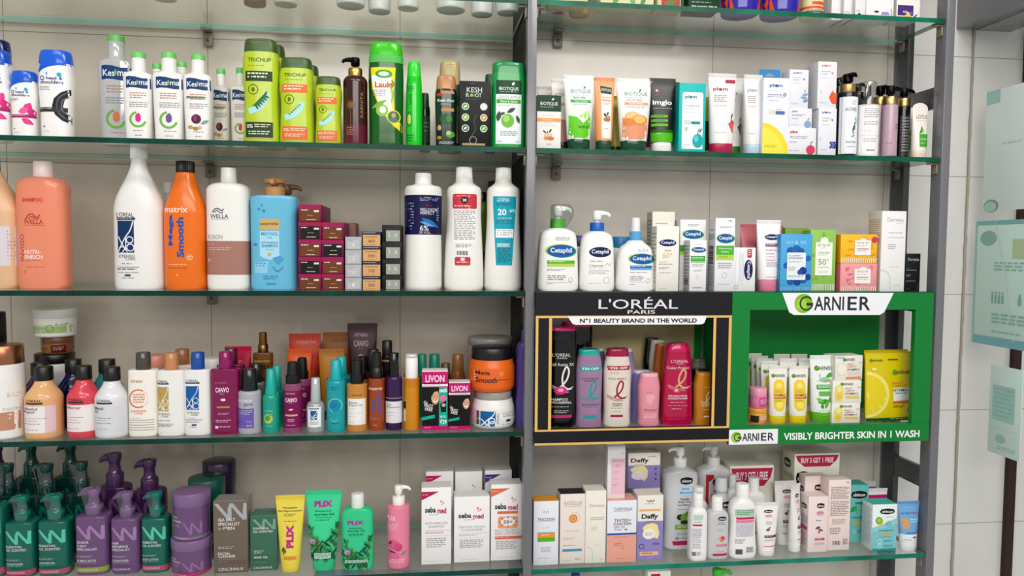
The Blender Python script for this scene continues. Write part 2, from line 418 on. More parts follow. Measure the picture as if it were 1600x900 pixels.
def tube(name, label, S, x0, x1, yt, y, c, cap=(.8, .14, 'ffffff'), pr=(), D=.034, wb=None, k='p', rz=0, crimp=None, group=None, grad=None, taper=None, top_round=0):
    """squeeze tube standing on its cap: cap = (width, height, colour); widest at the crimped end"""
    xc, W, H, zb = place(S, x0, x1, yt, y)
    root = thing(name, label, 'tube', (xc, y, zb), rz, group)
    cw, ch, cc = cap[:3]; Hc = H*ch; wb = wb or min(.97, cw+.06); D = min(D, W*wb*.98)
    def hwf(v):
        t = max(0, min(1, (v-Hc)/(H-Hc))); w = wb+(1-wb)*min(1, t*1.02)
        if top_round and t > 1-top_round: w *= math.sqrt(max(.02, 1-((t-1+top_round)/top_round)**2*.93))
        if t < .02: w *= .97
        return W/2*w
    def hdf(v):
        t = max(0, min(1, (v-Hc)/(H-Hc))); return max(.0011, D/2*(1-min(1, t/.95)**1.5))
    def nz(v):
        t = max(0, min(1, (v-Hc)/(H-Hc))); return 2.0+1.0*t
    def ringz(v, e=0, N=56):
        a, b, p = hwf(v)+e, hdf(v)+e, 2/nz(v)
        return [(a*sgp(math.cos(2*math.pi*i/N), p), b*sgp(math.sin(2*math.pi*i/N), p), v) for i in range(N)]
    mb = MB(); zs = [Hc+(H-Hc)*i/30 for i in range(31)]
    mb.loft([ringz(z) for z in zs], M(c, k)); mb.build('tube_body', root)
    def surf(u, v, e):
        a, b, q = hwf(v), hdf(v), nz(v); x = max(-.99, min(.99, u/a)); yy = b*(1-abs(x)**q)**(1/q)
        return (x*a, -yy-e*1.3, v)
    def band(mb, z0, z1, m, e): mb.loft([ringz(z0+(z1-z0)*i/10, e) for i in range(11)], m, c0=False, c1=False)
    mb = MB()                                                   # sealed end: ribs pressed across the tube
    if not top_round:
        for i in range(5):
            z = H*(.955+.009*i); a = hwf(z)*.985; mb.box(-a, a, -.0016, .0016, z, z+H*.004, M(crimp or c, k))
        mb.build('crimp', root, smooth=0)
    if pr: printing(pr, W, H, surf, root, band, cuts=(W/12, H/14))
    mb = MB(); a = W*cw/2; b = min(D/2*1.0, a); N = 48; R_ = []
    for z, s in ((0, .96), (.0008, .99), (Hc*.9, 1), (Hc+.0006, .985)):
        R_.append([(a*s*sgp(math.cos(2*math.pi*i/N), .9), b*s*sgp(math.sin(2*math.pi*i/N), .9), z) for i in range(N)])
    mb.loft(R_, M(cc, k if len(cap) < 4 else cap[3])); cp = mb.build('cap', root)
    mb = MB(); mb.rbox(-a*.3, a*.3, -b*1.0-.0005, -b*.6, Hc*.62, Hc*.74, M(cc, k), .0004); mb.build('thumb_tab', cp)
    root['top_z'] = zb+H
    return root
def jar(name, label, S, x0, x1, yt, y, c, lid=(1.0, .3, '222222'), pr=(), prof=None, k='p', on=None, H=None, group=None, lk='p', band_c=None):
    xc, W, H_, zb = place(S if on is None else on['top_z'], x0, x1, yt, y); H = H or H_
    root = thing(name, label, 'jar', (xc, y, zb), 0, group); lw, lh, lc = lid; Hb = H*(1-lh)
    prof = prof or [(0, .88), (.02, .93), (.08, .96), (.5, 1), (.9, 1), (.97, .97), (1, .9)]
    rf = lambda z: W/2*interp(prof, max(0, min(1, z/Hb)))
    N = 64; ringz = lambda z, e=0: [((rf(z)+e)*math.cos(2*math.pi*i/N), (rf(z)+e)*math.sin(2*math.pi*i/N), z) for i in range(N)]
    mb = MB(); mb.loft([ringz(z) for z in sorted({t*Hb for t, _ in prof} | {Hb*i/16 for i in range(17)})], M(c, k)); mb.build('jar_body', root)
    def surf(u, v, e):
        a = rf(v); x = max(-.995, min(.995, u/a)); yy = math.sqrt(1-x*x); return (x*(a+e), -(a+e)*yy, v)
    def band(mb, z0, z1, m, e): mb.loft([ringz(z0+(z1-z0)*i/8, e) for i in range(9)], m, c0=False, c1=False)
    if pr: printing(pr, W, H, surf, root, band, cuts=(W/16, H/8))
    mb = MB(); r = W/2*lw; b = .0016
    mb.cyl(0, 0, [(Hb-.001, r*.985), (Hb, r), (H-b, r), (H-b*.3, r-b*.5), (H, r-b*1.4)], M(lc, lk), 72, r*.012); mb.build('lid', root)
    root['top_z'] = zb+H
    return root
# ------------------------------------------------------------------ the setting: tiled wall, side partition, beam
def tile_mat(name, xo, c='d9d6d1', joint='8f8a83'):
    m = bpy.data.materials.new(name); m.use_nodes = True; nt = m.node_tree; b = nt.nodes['Principled BSDF']
    tc = nt.nodes.new('ShaderNodeTexCoord'); sx = nt.nodes.new('ShaderNodeSeparateXYZ'); nt.links.new(tc.outputs['Object'], sx.inputs[0])
    def seam(sock, off, st, w):
        a = nt.nodes.new('ShaderNodeMath'); a.operation = 'SUBTRACT'; a.inputs[1].default_value = off-st*20; nt.links.new(sock, a.inputs[0])
        p = nt.nodes.new('ShaderNodeMath'); p.operation = 'PINGPONG'; p.inputs[1].default_value = st/2; nt.links.new(a.outputs[0], p.inputs[0])
        l = nt.nodes.new('ShaderNodeMath'); l.operation = 'LESS_THAN'; l.inputs[1].default_value = w; nt.links.new(p.outputs[0], l.inputs[0]); return l.outputs[0]
    hx = seam(sx.outputs['X'], xo, .433, .0009); hz = seam(sx.outputs['Z'], -.0169, .287, .0009)
    mx = nt.nodes.new('ShaderNodeMath'); mx.operation = 'MAXIMUM'; nt.links.new(hx, mx.inputs[0]); nt.links.new(hz, mx.inputs[1])
    nz = nt.nodes.new('ShaderNodeTexNoise'); nz.inputs['Scale'].default_value = 5; nz.inputs['Detail'].default_value = 6; nt.links.new(tc.outputs['Object'], nz.inputs[0])
    rp = nt.nodes.new('ShaderNodeValToRGB'); rp.color_ramp.elements[0].position = .3; rp.color_ramp.elements[1].position = .7
    d = lin(c); rp.color_ramp.elements[0].color = (d[0]*.95, d[1]*.945, d[2]*.93, 1); rp.color_ramp.elements[1].color = d
    nt.links.new(nz.outputs[0], rp.inputs[0])
    mc = nt.nodes.new('ShaderNodeMix'); mc.data_type = 'RGBA'; nt.links.new(mx.outputs[0], mc.inputs[0]); nt.links.new(rp.outputs[0], mc.inputs[6]); mc.inputs[7].default_value = lin(joint)
    nt.links.new(mc.outputs[2], b.inputs['Base Color']); b.inputs['Roughness'].default_value = .16
    bp = nt.nodes.new('ShaderNodeBump'); bp.inputs['Strength'].default_value = .4; bp.inputs['Distance'].default_value = .001; bp.invert = True
    nt.links.new(mx.outputs[0], bp.inputs['Height']); nt.links.new(bp.outputs[0], b.inputs['Normal'])
    return m
def slab(name, x0, x1, y0, y1, z0, z1, m, parent=None, r=None):
    mb = MB()
    if r: mb.rbox(x0, x1, y0, y1, z0, z1, m, r)
    else: mb.box(x0, x1, y0, y1, z0, z1, m)
    return mb.build(name, parent, smooth=30 if r else 0)
struct(slab('wall_back', -1.9, .2085, .285, .34, -1.15, 1.0, tile_mat('tiles_deep_bay', -.0641, 'dcd6cd', '8f887e')))
struct(slab('wall_side', .2085, 2.4, .18, .30, -1.15, 1.0, tile_mat('tiles_near_bay', .656, 'dcdad7', '97928c')))
def glass_mat(name, tint, haze=0.0, rough=.02, refl=1.0, ior=1.5):
    m = bpy.data.materials.new(name); m.use_nodes = True; nt = m.node_tree; nt.nodes.remove(nt.nodes['Principled BSDF']); out = nt.nodes['Material Output']
    tr = nt.nodes.new('ShaderNodeBsdfTransparent'); tr.inputs[0].default_value = tint
    df = nt.nodes.new('ShaderNodeBsdfDiffuse'); df.inputs[0].default_value = (.62, .66, .63, 1)
    nz = nt.nodes.new('ShaderNodeTexNoise'); nz.inputs['Scale'].default_value = 14; nz.inputs['Detail'].default_value = 5
    mr = nt.nodes.new('ShaderNodeMapRange'); mr.inputs['To Min'].default_value = haze*.6; mr.inputs['To Max'].default_value = haze*1.4
    nt.links.new(nz.outputs[0], mr.inputs[0])
    m1 = nt.nodes.new('ShaderNodeMixShader'); nt.links.new(mr.outputs[0], m1.inputs[0]); nt.links.new(tr.outputs[0], m1.inputs[1]); nt.links.new(df.outputs[0], m1.inputs[2])
    gl = nt.nodes.new('ShaderNodeBsdfGlossy'); gl.inputs['Roughness'].default_value = rough
    fr = nt.nodes.new('ShaderNodeFresnel'); fr.inputs[0].default_value = ior
    mu = nt.nodes.new('ShaderNodeMath'); mu.operation = 'MULTIPLY'; mu.inputs[1].default_value = refl; nt.links.new(fr.outputs[0], mu.inputs[0])
    ge = nt.nodes.new('ShaderNodeNewGeometry'); iv = nt.nodes.new('ShaderNodeMath'); iv.operation = 'SUBTRACT'; iv.inputs[0].default_value = 1; nt.links.new(ge.outputs['Backfacing'], iv.inputs[1])
    mv = nt.nodes.new('ShaderNodeMath'); mv.operation = 'MULTIPLY'; nt.links.new(mu.outputs[0], mv.inputs[0]); nt.links.new(iv.outputs[0], mv.inputs[1]); mu = mv
    m2 = nt.nodes.new('ShaderNodeMixShader'); nt.links.new(mu.outputs[0], m2.inputs[0]); nt.links.new(m1.outputs[0], m2.inputs[1]); nt.links.new(gl.outputs[0], m2.inputs[2])
    nt.links.new(m2.outputs[0], out.inputs[0]); return m
def edge_mat(name, h):
    m = bpy.data.materials.new(name); m.use_nodes = True; nt = m.node_tree; b = nt.nodes['Principled BSDF']
    nz = nt.nodes.new('ShaderNodeTexNoise'); nz.inputs['Scale'].default_value = 9; nz.inputs['Detail'].default_value = 3
    tc = nt.nodes.new('ShaderNodeTexCoord'); mp = nt.nodes.new('ShaderNodeMapping'); mp.inputs['Scale'].default_value = (1.4, 1, .1)
    nt.links.new(tc.outputs['Object'], mp.inputs[0]); nt.links.new(mp.outputs[0], nz.inputs[0])
    rp = nt.nodes.new('ShaderNodeValToRGB'); d = lin(h); rp.color_ramp.elements[0].color = tuple(x*.55 for x in d[:3])+(1,); rp.color_ramp.elements[1].color = tuple(min(1, x*1.6) for x in d[:3])+(1,)
    rp.color_ramp.elements[0].position = .3; rp.color_ramp.elements[1].position = .75
    nt.links.new(nz.outputs[0], rp.inputs[0]); nt.links.new(rp.outputs[0], b.inputs['Base Color']); b.inputs['Roughness'].default_value = .2; b.inputs['Specular IOR Level'].default_value = .25; return m
GL_SHELF = glass_mat('shelf_glass', (.95, .985, .97, 1), .07, .03)
GL_BACK = glass_mat('grey_back_glass', (.976, .962, .942, 1), 0, .16, .8)
GL_DOOR = glass_mat('partition_glass', (.985, .995, .99, 1), 0, .01, .25)
# tinted glass back panels standing against the tiles
def back_panel(label, x0, x1, y, z0, z1):
    return tag(slab('back_glass_panel', x0, x1, y, y+.004, z0, z1, GL_BACK), label, 'glass panel', 'grey glass back panels of the shelving')
back_panel('grey tinted glass back panel behind the shampoo and conditioner bay', -1.6, .1985, .2795, -1.1, .98)
back_panel('grey tinted glass back panel behind the skin care bay beside the tiled corner', .2175, 1.0985, .1745, -1.1, .98)
# frame of the shelving: posts and the dark divider between the two bays
STEEL, DARK = M('6a6a6e', 's'), M('2b2b2d', 's')
fr = thing('shelving_frame', 'dark grey metal frame with upright posts and a ladder side holding the glass shelves', 'shelving frame', (.2, 0, -1.12), 0, '')
def fpart(name, x0, x1, y0, y1, z0, z1, m): 
    o = slab(name, x0-.2, x1-.2, y0, y1, z0+1.12, z1+1.12, m, fr, .0012); return o
fpart('post', .1985, .2170, -.002, .030, -1.12, .98, M('717175', 's'))
for a_, b_, c_, d_ in ((.0845, .279, -1.12, .98), (.0305, .084, -.075, .98), (.0305, .084, -1.12, -.3005)):  # the two front pieces are added to keep the open ladder gap dark
    o = fpart('divider_panel', .2005, .2150, a_, b_, c_, d_, M('19191b', 'w')); o['label'] = 'near-black divider panel'
fpart('post', 1.1030, 1.1225, -.002, .032, -1.12, .98, M('717175', 's'))
fpart('post', 1.1030, 1.1180, .125, .174, -1.12, .98, M('434347', 's'))
for z in (.402, -.4425, -.05, .72): fpart('rung', 1.1040, 1.1165, .0325, .1245, z, z+.046, M('4c4c50', 's'))
# glass shelves
GRP[0] = ''
def shelf(label, x0, x1, y1, z, h):
    mb = MB(); e = edge_mat('green_glass_edge', h)
    t = .0101; r = .0009
    mb.box(x0, x1, .0, y1, z-t, z, e, top=GL_SHELF)
    mb.mi[3] = mb.mat(M('86bfae', 's'))  # back edge painted pale teal: the glow of light in the glass, as colour
    k = mb.mat(GL_SHELF); mb.mi[0] = k
    o = mb.build('glass_shelf', None, smooth=0); tag(o, label, 'shelf', 'green edged glass shelves'); return o
shelf('uppermost glass shelf of the hair care bay, seen from below at the frame top', -1.5, .1975, .269, ZS['L0'], '043a2d')
shelf('glass shelf under the lime green and white shampoo bottles', -1.5, .1975, .269, ZS['L1'], '023b2d')
shelf('glass shelf under the large salon bottles and hair colour boxes', -1.5, .1975, .269, ZS['L2'], '023429')
shelf('glass shelf under the crowded serum and small salon bottles', -1.5, .1975, .269, ZS['L3'], '053a30')
shelf('lowest visible glass shelf under the purple and green pump bottles', -1.5, .1975, .269, ZS['L4'], '063c33')
shelf('glass shelf out of sight below the purple and green pump bottles', -1.5, .1975, .269, ZS['L5'], '063c33')
shelf('uppermost glass shelf of the skin care bay under purple jars', .2180, 1.1005, .164, ZS['R0'], '055a42')
shelf('glass shelf under the face wash tubes and white skin care cartons', .2180, 1.1005, .164, ZS['R1'], '034d36')
shelf('glass shelf above the black and green advertising frames', .2180, 1.1005, .164, ZS['R2'], '034d36')
shelf('glass shelf inside the black and green advertising frames', .2180, 1.1005, .164, ZS['R3'], '034d36')
shelf('glass shelf under the baby care bottles and soap boxes', .2180, 1.1005, .164, ZS['R4'], '12705c')
shelf('glass shelf out of sight below the baby care bottles', .2180, 1.1005, .164, ZS['R5'], '12705c')
# shelf clips
CLIP = M('8a7d70', 's')
def clip(label, x, y, z, d=1, plate=True):
    """clamp under the back edge of a shelf, screwed to the wall"""
    t = thing('shelf_clip', label, 'bracket', (x, y, z), 0, 'metal clips carrying the glass shelves')
    slab('clamp_jaw', -.010, .010, -.016, .0098, -.0175, -.0108, CLIP, t, .001)
    mb = MB(); mb.rbox(-.010, .010, .0045, .0095, -.048, -.0178, CLIP, .001); mb.build('back_plate', t, 30)
    mb = MB(); R_ = []
    for yy, r in ((.0046, .0042), (.0032, .0040), (.0026, .0030)): R_.append([(r*math.cos(-i*math.pi/8), yy, -.034+r*math.sin(-i*math.pi/8)) for i in range(16)])
    mb.loft(R_, M('5b5650', 'm')); mb.build('screw', t)
def corner_clip(label, x, y, z, s):
    """angle bracket on the side of a post, s: side the shelf lies on"""
    t = thing('shelf_clip', label, 'bracket', (x, y, z), 0, 'metal clips carrying the glass shelves')
    mb = MB(); a, b = sorted((0, s*.017)); mb.rbox(a, b, -.008, .008, -.0140, -.0108, CLIP, .0008); mb.build('clamp_jaw', t, 30)
    mb = MB(); a, b = sorted((0, s*.0035)); mb.rbox(a, b, -.008, .008, -.034, -.0142, CLIP, .0008); mb.build('back_plate', t, 30)
for bay, nm in (('L', 'hair care bay'), ('R', 'skin care bay')):
    for i, w in enumerate(('top', 'second', 'third', 'fourth', 'fifth')):
        z = ZS['%s%d' % (bay, i)]
        if bay == 'L': clip('metal wall clip at the back of the %s %s shelf' % (w, nm), -.4935, .2685, z)
        elif i < 3: clip('metal wall clip at the back of the %s %s shelf' % (w, nm), .290, .1635, z)
        if bay == 'L': corner_clip('angle clip on the middle post under the %s %s shelf' % (w, nm), .1980, .016, z, -1)
        else:
            corner_clip('angle clip on the middle post under the %s %s shelf' % (w, nm), .2176, .016, z, 1)
            corner_clip('angle clip on the outer front post under the %s %s shelf' % (w, nm), 1.1025, .016, z, -1)
            corner_clip('angle clip on the outer rear post under the %s %s shelf' % (w, nm), 1.1025, .145, z, -1)
# glass partition with its sealed joint, beam over it, notices stuck on it
pt = slab('window_1', 1.3045, 1.3095, -.75, .1785, -1.1, .6205, GL_DOOR); struct(pt)
mb = MB(); rr = random.Random(3); pts = []; rad = []
for i in range(90): pts.append((1.307+rr.uniform(-.0006, .0006), .1775, -1.1+i*1.72/89)); rad.append(rr.choice([.0034, .003, .0032, .0037, .0031]))
mb.tube(pts, rad, M('a39c8d', 'w'), 10); struct(mb.build('trim_1'))
struct(slab('trim_2', 1.4405, 1.4625, .166, .1795, -1.1, .622, M('3a2a2a', 'w'), None, .001))
struct(slab('beam', 1.2620, 1.3120, -.75, .1795, .6215, 1.0, M('77787b', 's'), None, .0015))
struct(slab('soffit', 1.3125, 1.405, -.75, .1795, .6205, .72, M('7d7e80', 's'), None, .0015))
struct(slab('ceiling', 1.4055, 2.3, -.75, .1795, .6285, .74, M('dedcd8', 'w')))
GRP[0] = 'stuck on the glass partition'
def notice(label, y0, y1, z0, z1, c, border, ops):
    t = thing('notice_sheet', label, 'notice', (1.3040, (y0+y1)/2, z0), 0); W, H = y1-y0, z1-z0
    mb = MB(); mb.rbox(-.0014, 0, -W/2, W/2, 0, H, M(c, 'g'), .0006); mb.build('acrylic_sheet', t, 30)
    printing(ops, W, H, lambda u, v, e: (-.0014-e, -u, v), t)
notice('pale aqua blank acrylic notice, topmost on the glass partition', -.085, .1215, .1830, .4610, 'deeee8', None,
       [R(0, 0, .2, .11, 'a5cdc6'), E(.13, .96, .11, .055, '8f9a8e'), E(.12, .965, .09, .045, 'a9d0bd'), L(.25, .45, .9, .47, 1, 'b7cfc6')])
notice('aqua notice with teal borders and faint small figures, middle one on the glass partition', -.070, .1395, -.1290, .1605, 'cde8dd', None,
       [R(0, 0, 1, .035, '7fb9b3'), R(0, .93, 1, 1, '7db6bd'), R(0, 0, .03, 1, '9cc9be'), E(.2, .14, .12, .06, '8fb8ad'), R(.55, .15, .8, .3, 'b9cfa5'), L(.3, .33, .95, .41, 3, '8fbdb4')]
       + [q for i in range(4) for q in (R(.28+.05*i, .59, .305+.05*i, .66, '7fb4ae'), E(.2925+.05*i, .575, .013, .008, '7fb4ae'))]
       + [R(.66, .60, .70, .66, '7fb4ae'), E(.68, .585, .016, .010, '7fb4ae'), L(.3, .74, .95, .83, 3, '8fbdb4'), L(.3, .88, .8, .9, 1, '8fbdb4'), B([(.3, .02), (.42, .3), (.5, .5), (.62, .95)], .012, 'd3e6dd')])
notice('small aqua notice with pale lines, lowest on the glass partition', -.0205, .0740, -.3765, -.1720, 'd3eae1', None,
       [R(.1, .22, .8, .62, 'a9d2c9'), L(.15, .25, .75, .6, 7, '99c7be'), R(0, .7, 1, .705, 'd5e6df'), E(.4, .82, .16, .05, 'a3cabf'), L(.3, .9, .9, .95, 2, '9fc9bf')])
# ------------------------------------------------------------------ advertising frames in the skin care bay
GRP[0] = 'standing in the skin care bay'
def flatpart(name, pts, y0, y1, m, parent, label=None):
    """board of outline PTS (x, z), from Y0 to Y1"""
    n = len(pts); vs = [(x, y, z) for y in (y0, y1) for x, z in pts]; mb = MB()
    mb.add(vs, [tuple(range(n)), tuple(range(2*n-1, n-1, -1))]+[(i, i+n, (i+1) % n+n, (i+1) % n) for i in range(n)], m)
    o = mb.build(name, parent, smooth=0)
    if label: o['label'] = label
    return o
def rect(a, b, c, d): return [(a, c), (b, c), (b, d), (a, d)]
def show_frame(name, label, x0, x1, z0, z1, ix0, ix1, iz0, iz1, m):
    t = thing(name, label, 'display', (x0, 0, z0), 0); w, h = x1-x0, z1-z0; a, b, c, d = ix0-x0, ix1-x0, iz0-z0, iz1-z0
    flatpart('header_board', rect(0, w, d, h), -.014, -.0015, m, t)
    flatpart('side_board', rect(0, a, c, d-.0002), -.014, -.0015, m, t); flatpart('side_board', rect(b, w, c, d-.0002), -.014, -.0015, m, t)
    flatpart('bottom_board', rect(0, w, 0, c-.0002), -.014, -.0015, m, t)
    return t, (lambda fx0, fy0, fx1, fy1: None)
BLK, GOLD, GRN, WHT = M('27272a', 'c'), M('e0b566', 's'), M('077c3b', 'c'), M('e9e9ec', 'c')
t, _ = show_frame('display_frame', 'black cardboard advertising frame with gold edging around shampoo bottles', .2185, .6335, -.3160, -.0015, .2515, .5945, -.2835, -.0500, BLK)
def wx(px, py): return at(px, py, -.0155).x-.2185
def wz(px, py): return at(px, py, -.0155).z+.3160
w, h = .415, .3145
for nm, r_ in (('gold_edging', rect(0, .415, .2622, .2668)), ('gold_edging', rect(0, .0055, .0325, .2620)), ('gold_edging', rect(.0275, .0335, .0325, .2620)), ('gold_edging', rect(.3755, .3812, .0325, .2620)),
               ('gold_edging', rect(.4090, .415, .0325, .2620)), ('gold_edging', rect(0, .415, .0285, .0323)), ('gold_edging', rect(0, .415, 0, .0045))):
    flatpart(nm, r_, -.0148, -.0142, GOLD, t, 'gold edging strip')
sg = flatpart('slogan_sign', [(wx(899, 508), .2485), (wx(1095, 508), .2485), (wx(1100, 505), .2510), (wx(1104, 495), .2655), (wx(887, 494), .2655), (wx(894, 505), .2510)], -.0170, -.0150, WHT, t, 'white slogan sign')
fs = lambda u, v, e: (u+w/2, -.0142-e, v)
printing([T("L'ORÉAL", .515, .068, .405, .078, 'd8d8da', .006), T('PARIS', .530, .128, .140, .024, 'd8d8da', .01)], w, h, fs, t)
printing([T('N°1 BEAUTY BRAND IN THE WORLD', .5, .5, .90, .56, '2b2b2e', .03)], .275, .017, lambda u, v, e: (u+(wx(899, 500)+wx(1095, 500))/2, -.0170-e, v+.2485), sg)
slab('back_board', .130, .396, .150, .1525, .0273, .262, M('b8a77c', 'c'), t); slab('side_strip', .3965, .4130, .150, .1525, .0273, .262, M('08803a', 'c'), t)['label'] = 'green card strip'
t, _ = show_frame('display_frame', 'green cardboard advertising frame with white signs around face wash tubes', .6342, 1.0885, -.3250, -.0015, .6735, 1.0475, -.2860, -.0378, GRN)
G = M('08803a', 'c')
slab('back_board', .0120, .4400, .1535, .1560, .0363, .3140, G, t); slab('side_wall', .004, .0065, -.001, .1530, .0363, .3140, G, t)
gx = lambda px, py: at(px, py, -.0155).x-.6342
gz = lambda px, py: at(px, py, -.0155).z+.3250
sg = flatpart('brand_sign', [(gx(1240, 492), gz(1240, 492)), (gx(1374, 492), gz(1374, 492)), (gx(1381, 488), gz(1381, 488)), (gx(1396, 458.5), .3233), (gx(1222, 458.5), .3233), (gx(1233, 488), gz(1233, 488))], -.0165, -.0145, WHT, t, 'white brand sign')
def brand(cx, cz, W, H, y, par):
    printing([E(.115, .5, .115, None, '7bb62f'), E(.09, .55, .075, None, '9ccb3e'), O(.15, .5, .088, .02, '33363f', 40, 350), R(.15, .47, .235, .6, '33363f'), T('ARNI', .44, .5, .38, .62, '33363f', .012), T('E', .735, .5, .12, .62, '33363f', .012), T('R', .90, .5, .14, .62, '33363f', .012)], W, H,
             lambda u, v, e: (u+cx, y-e, v+cz-H/2), par)
a = gx(1241, 475); b = gx(1363, 475); brand((a+b)/2, gz(1302, 474), b-a, .047, -.0165, sg)
sg = flatpart('brand_plate', rect(gx(1139, 683), gx(1215, 683), gz(1175, 694), gz(1175, 671)), -.0165, -.0145, WHT, t, 'white brand plate')
a = gx(1142, 683); b = gx(1211, 683); brand((a+b)/2, gz(1177, 682.5), b-a, .027, -.0165, sg)
a = gx(1225, 680); b = gx(1437, 680)
printing([T('VISIBLY BRIGHTER SKIN IN 1 WASH', .5, .5, 1, 1, 'eef3ee', .022)], b-a, .0155, lambda u, v, e: (u+(a+b)/2, -.0142-e, v+gz(1330, 680)-.00775), t, name='slogan_print')
# ------------------------------------------------------------------ the goods: outlines used again
K_, WH = '161618', 'e9e7e4'
OV = [(0, .86), (.012, .92), (.03, .95), (.35, .96), (.75, 1), (1, .97)]
HOUR = [(0, .92), (.012, .965), (.03, .985), (.12, .98), (.3, .945), (.45, .915), (.58, .92), (.72, .97), (.84, 1), (.92, .985), (1, .90)]
# ================================================================== hair care bay, top full shelf
GRP[0] = 'on the shelf of lime green and white shampoos'
def dandruff(label, x0, x1, yt, y, cap, pic, big=True):
    pr = [P([(.0, .14), (.0, .285), (.10, .262), (.25, .225), (.45, .195), (.7, .18), (1, .175), (1, .14)], cap), B([(.34, .255+.02), (.7, .265+.02)], .09, '2aa5dc'), E(.72, .285, .07, None, '2aa5dc'),
          O(.22, .325, .07, .025, '23358f'), T('head &', .58, .325, .46, .036, '2d3b7f', .012), T('shoulders', .50, .37, .66, .040, '2d3b7f', .012), L(.12, .42, .45, .47, 3, '8a8a92')]
    if pic == 'black': pr += [P([(.97, .44), (.74, .485), (.56, .555), (.50, .64), (.58, .735), (.76, .80), (.97, .835), (.97, .76), (.84, .70), (.80, .64), (.84, .57), (.97, .50)], '2a2b2e'), B([(.95, .475), (.74, .53), (.64, .60), (.66, .70), (.80, .76), (.95, .80)], .035, '5b5c62'), B([(.93, .53), (.80, .575), (.76, .64), (.80, .70), (.93, .74)], .03, '6a6b70'), R(.06, .655, .9, .705, '3c3d41'), L(.1, .665, .6, .685, 1, 'c9c9cc')]
    else: pr += [V(.75, .55, .42, .26, 60, 'e0408f'), V(.62, .60, .42, .24, 20, 'ec5fa3'), V(.85, .62, .42, .22, 100, 'd62f80'), V(.72, .76, .42, .22, -30, 'e0408f'), R(.1, .66, .95, .705, 'a3305f'), L(.15, .672, .7, .69, 1, 'e9c5d6')]
    pr += [E(.25, .87, .025, None, '55565b'), L(.25, .92, .45, .935, 1, 'b0b0b6')]
    return bottle('shampoo_bottle', label, 'L1', x0, x1, yt, y, [(0, .80), (.012, .86), (.03, .89), (.3, .90), (.75, 1), (1, .93)], .045, 'f1efec', ('oval', .9, .15, cap, 'g', .90), pr, n=2.6, k='g')
dandruff('white shampoo bottle with dark navy cap at the frame edge, behind its blue-capped neighbour', -26, 20, 64, .115, '16235c', 'pink')
dandruff('white shampoo bottle with pink flower and blue cap, cut by the frame edge', -24, 20.5, 80, .045, '1d57c4', 'pink')
dandruff('small white shampoo bottle with pink flower and blue cap', 20.5, 62, 113, .045, '1f5fd0', 'pink')
dandruff('white shampoo bottle with black swirl picture and bright blue cap', 64, 117, 81, .045, '1a5fd6', 'black')
def herbal(label, x0, x1, yt, y, dot, k='p', c=WH, capc=WH, small=False):
    pr = [P([(.17, .27), (.3, .262), (.5, .268), (.72, .285), (.98, .282), (.98, .40), (.75, .405), (.5, .392), (.32, .39), (.17, .40)], '17406f'), T('Kes', .38, .335, .34, .06, 'e9eef2', .01), E(.575, .33, .03, .028, '6fb542'), T('ma', .77, .34, .28, .042, 'e9eef2', .01),
          L(.3, .45, .85, .53, 3, 'b98a80'), L(.28, .56, .9, .63, 3, '8f8f95')]
    if dot == 'onion': pr += [R(.17, .475, .8, .50, '3f8f56'), E(.5, .74, .17, .055, '59263f'), E(.46, .73, .07, .035, '86405f'), V(.78, .775, .3, .12, 30, '7e9aa0'), E(.3, .835, .09, .022, 'c3975a'), E(.48, .85, .1, .022, 'b08449'), E(.62, .84, .07, .02, 'd4ae74')]
    else: pr += [O(.56, .76, .29, .075, '6fb046', 100, 345), V(.57, .73, .3, .2, 80, dot), E(.57, .755, .095, .036, dot)]
    pr += [L(.4, .885, .8, .90, 1, 'c06a72'), L(.45, .94, .75, .953, 1, '6f6f75')]
    r = bottle('shampoo_bottle', label, 'L1', x0, x1, yt, y, [(0, .78), (.012, .84), (.03, .86), (.4, .93), (.86, 1), (.92, .995), (.96, .93), (.985, .62), (1, .50)], .040, c, ('flip', .47, .19, capc, k, .97), pr, n=3.4, k=k)
    H = r['top_z']-ZS['L1']; mb = MB(); a = at(x0, 150, y).x; b = at(x1, 150, y).x; q = (b-a)/2*.47
    mb.cyl(0, 0, [(H-.0062, q*1.015), (H+.0040, q*1.0), (H+.0052, q*.92)], M('6cc462', 'p'), 36); mb.build('cap_top', r)['label'] = 'green cap top'
    return r
herbal('tall cloudy plastic bottle with green topped cap behind the small white bottles', 157, 211, 61, .125, 'd77b52', 't', 'dcdde0', 'dfe3df')
herbal('white bottle with green topped cap and pink drop in a green ring', 196, 241, 87, .045, 'd8338f')
herbal('white bottle with green topped cap and purple drop in a green ring', 241.5, 290, 87.5, .046, '70559b')
herbal('white bottle with green topped cap and a purple onion picture', 289, 333.5, 90, .044, 'onion')
herbal('white green-capped bottle mostly hidden between the pink drop and purple drop bottles', 232, 262, 104, .1, 'd77b52')
herbal('white green-capped bottle mostly hidden behind the purple drop and onion bottles', 268, 302, 101, .105, 'd77b52')
herbal('smaller shaded bottle with onion picture, second row beside the onion bottle', 332, 361, 112, .115, 'onion', c='d8d2c6')
herbal('smaller bottle with orange drop, half hidden by the tallest lime green bottle', 362, 392, 111, .115, 'd8542f', c='e6e3dc')
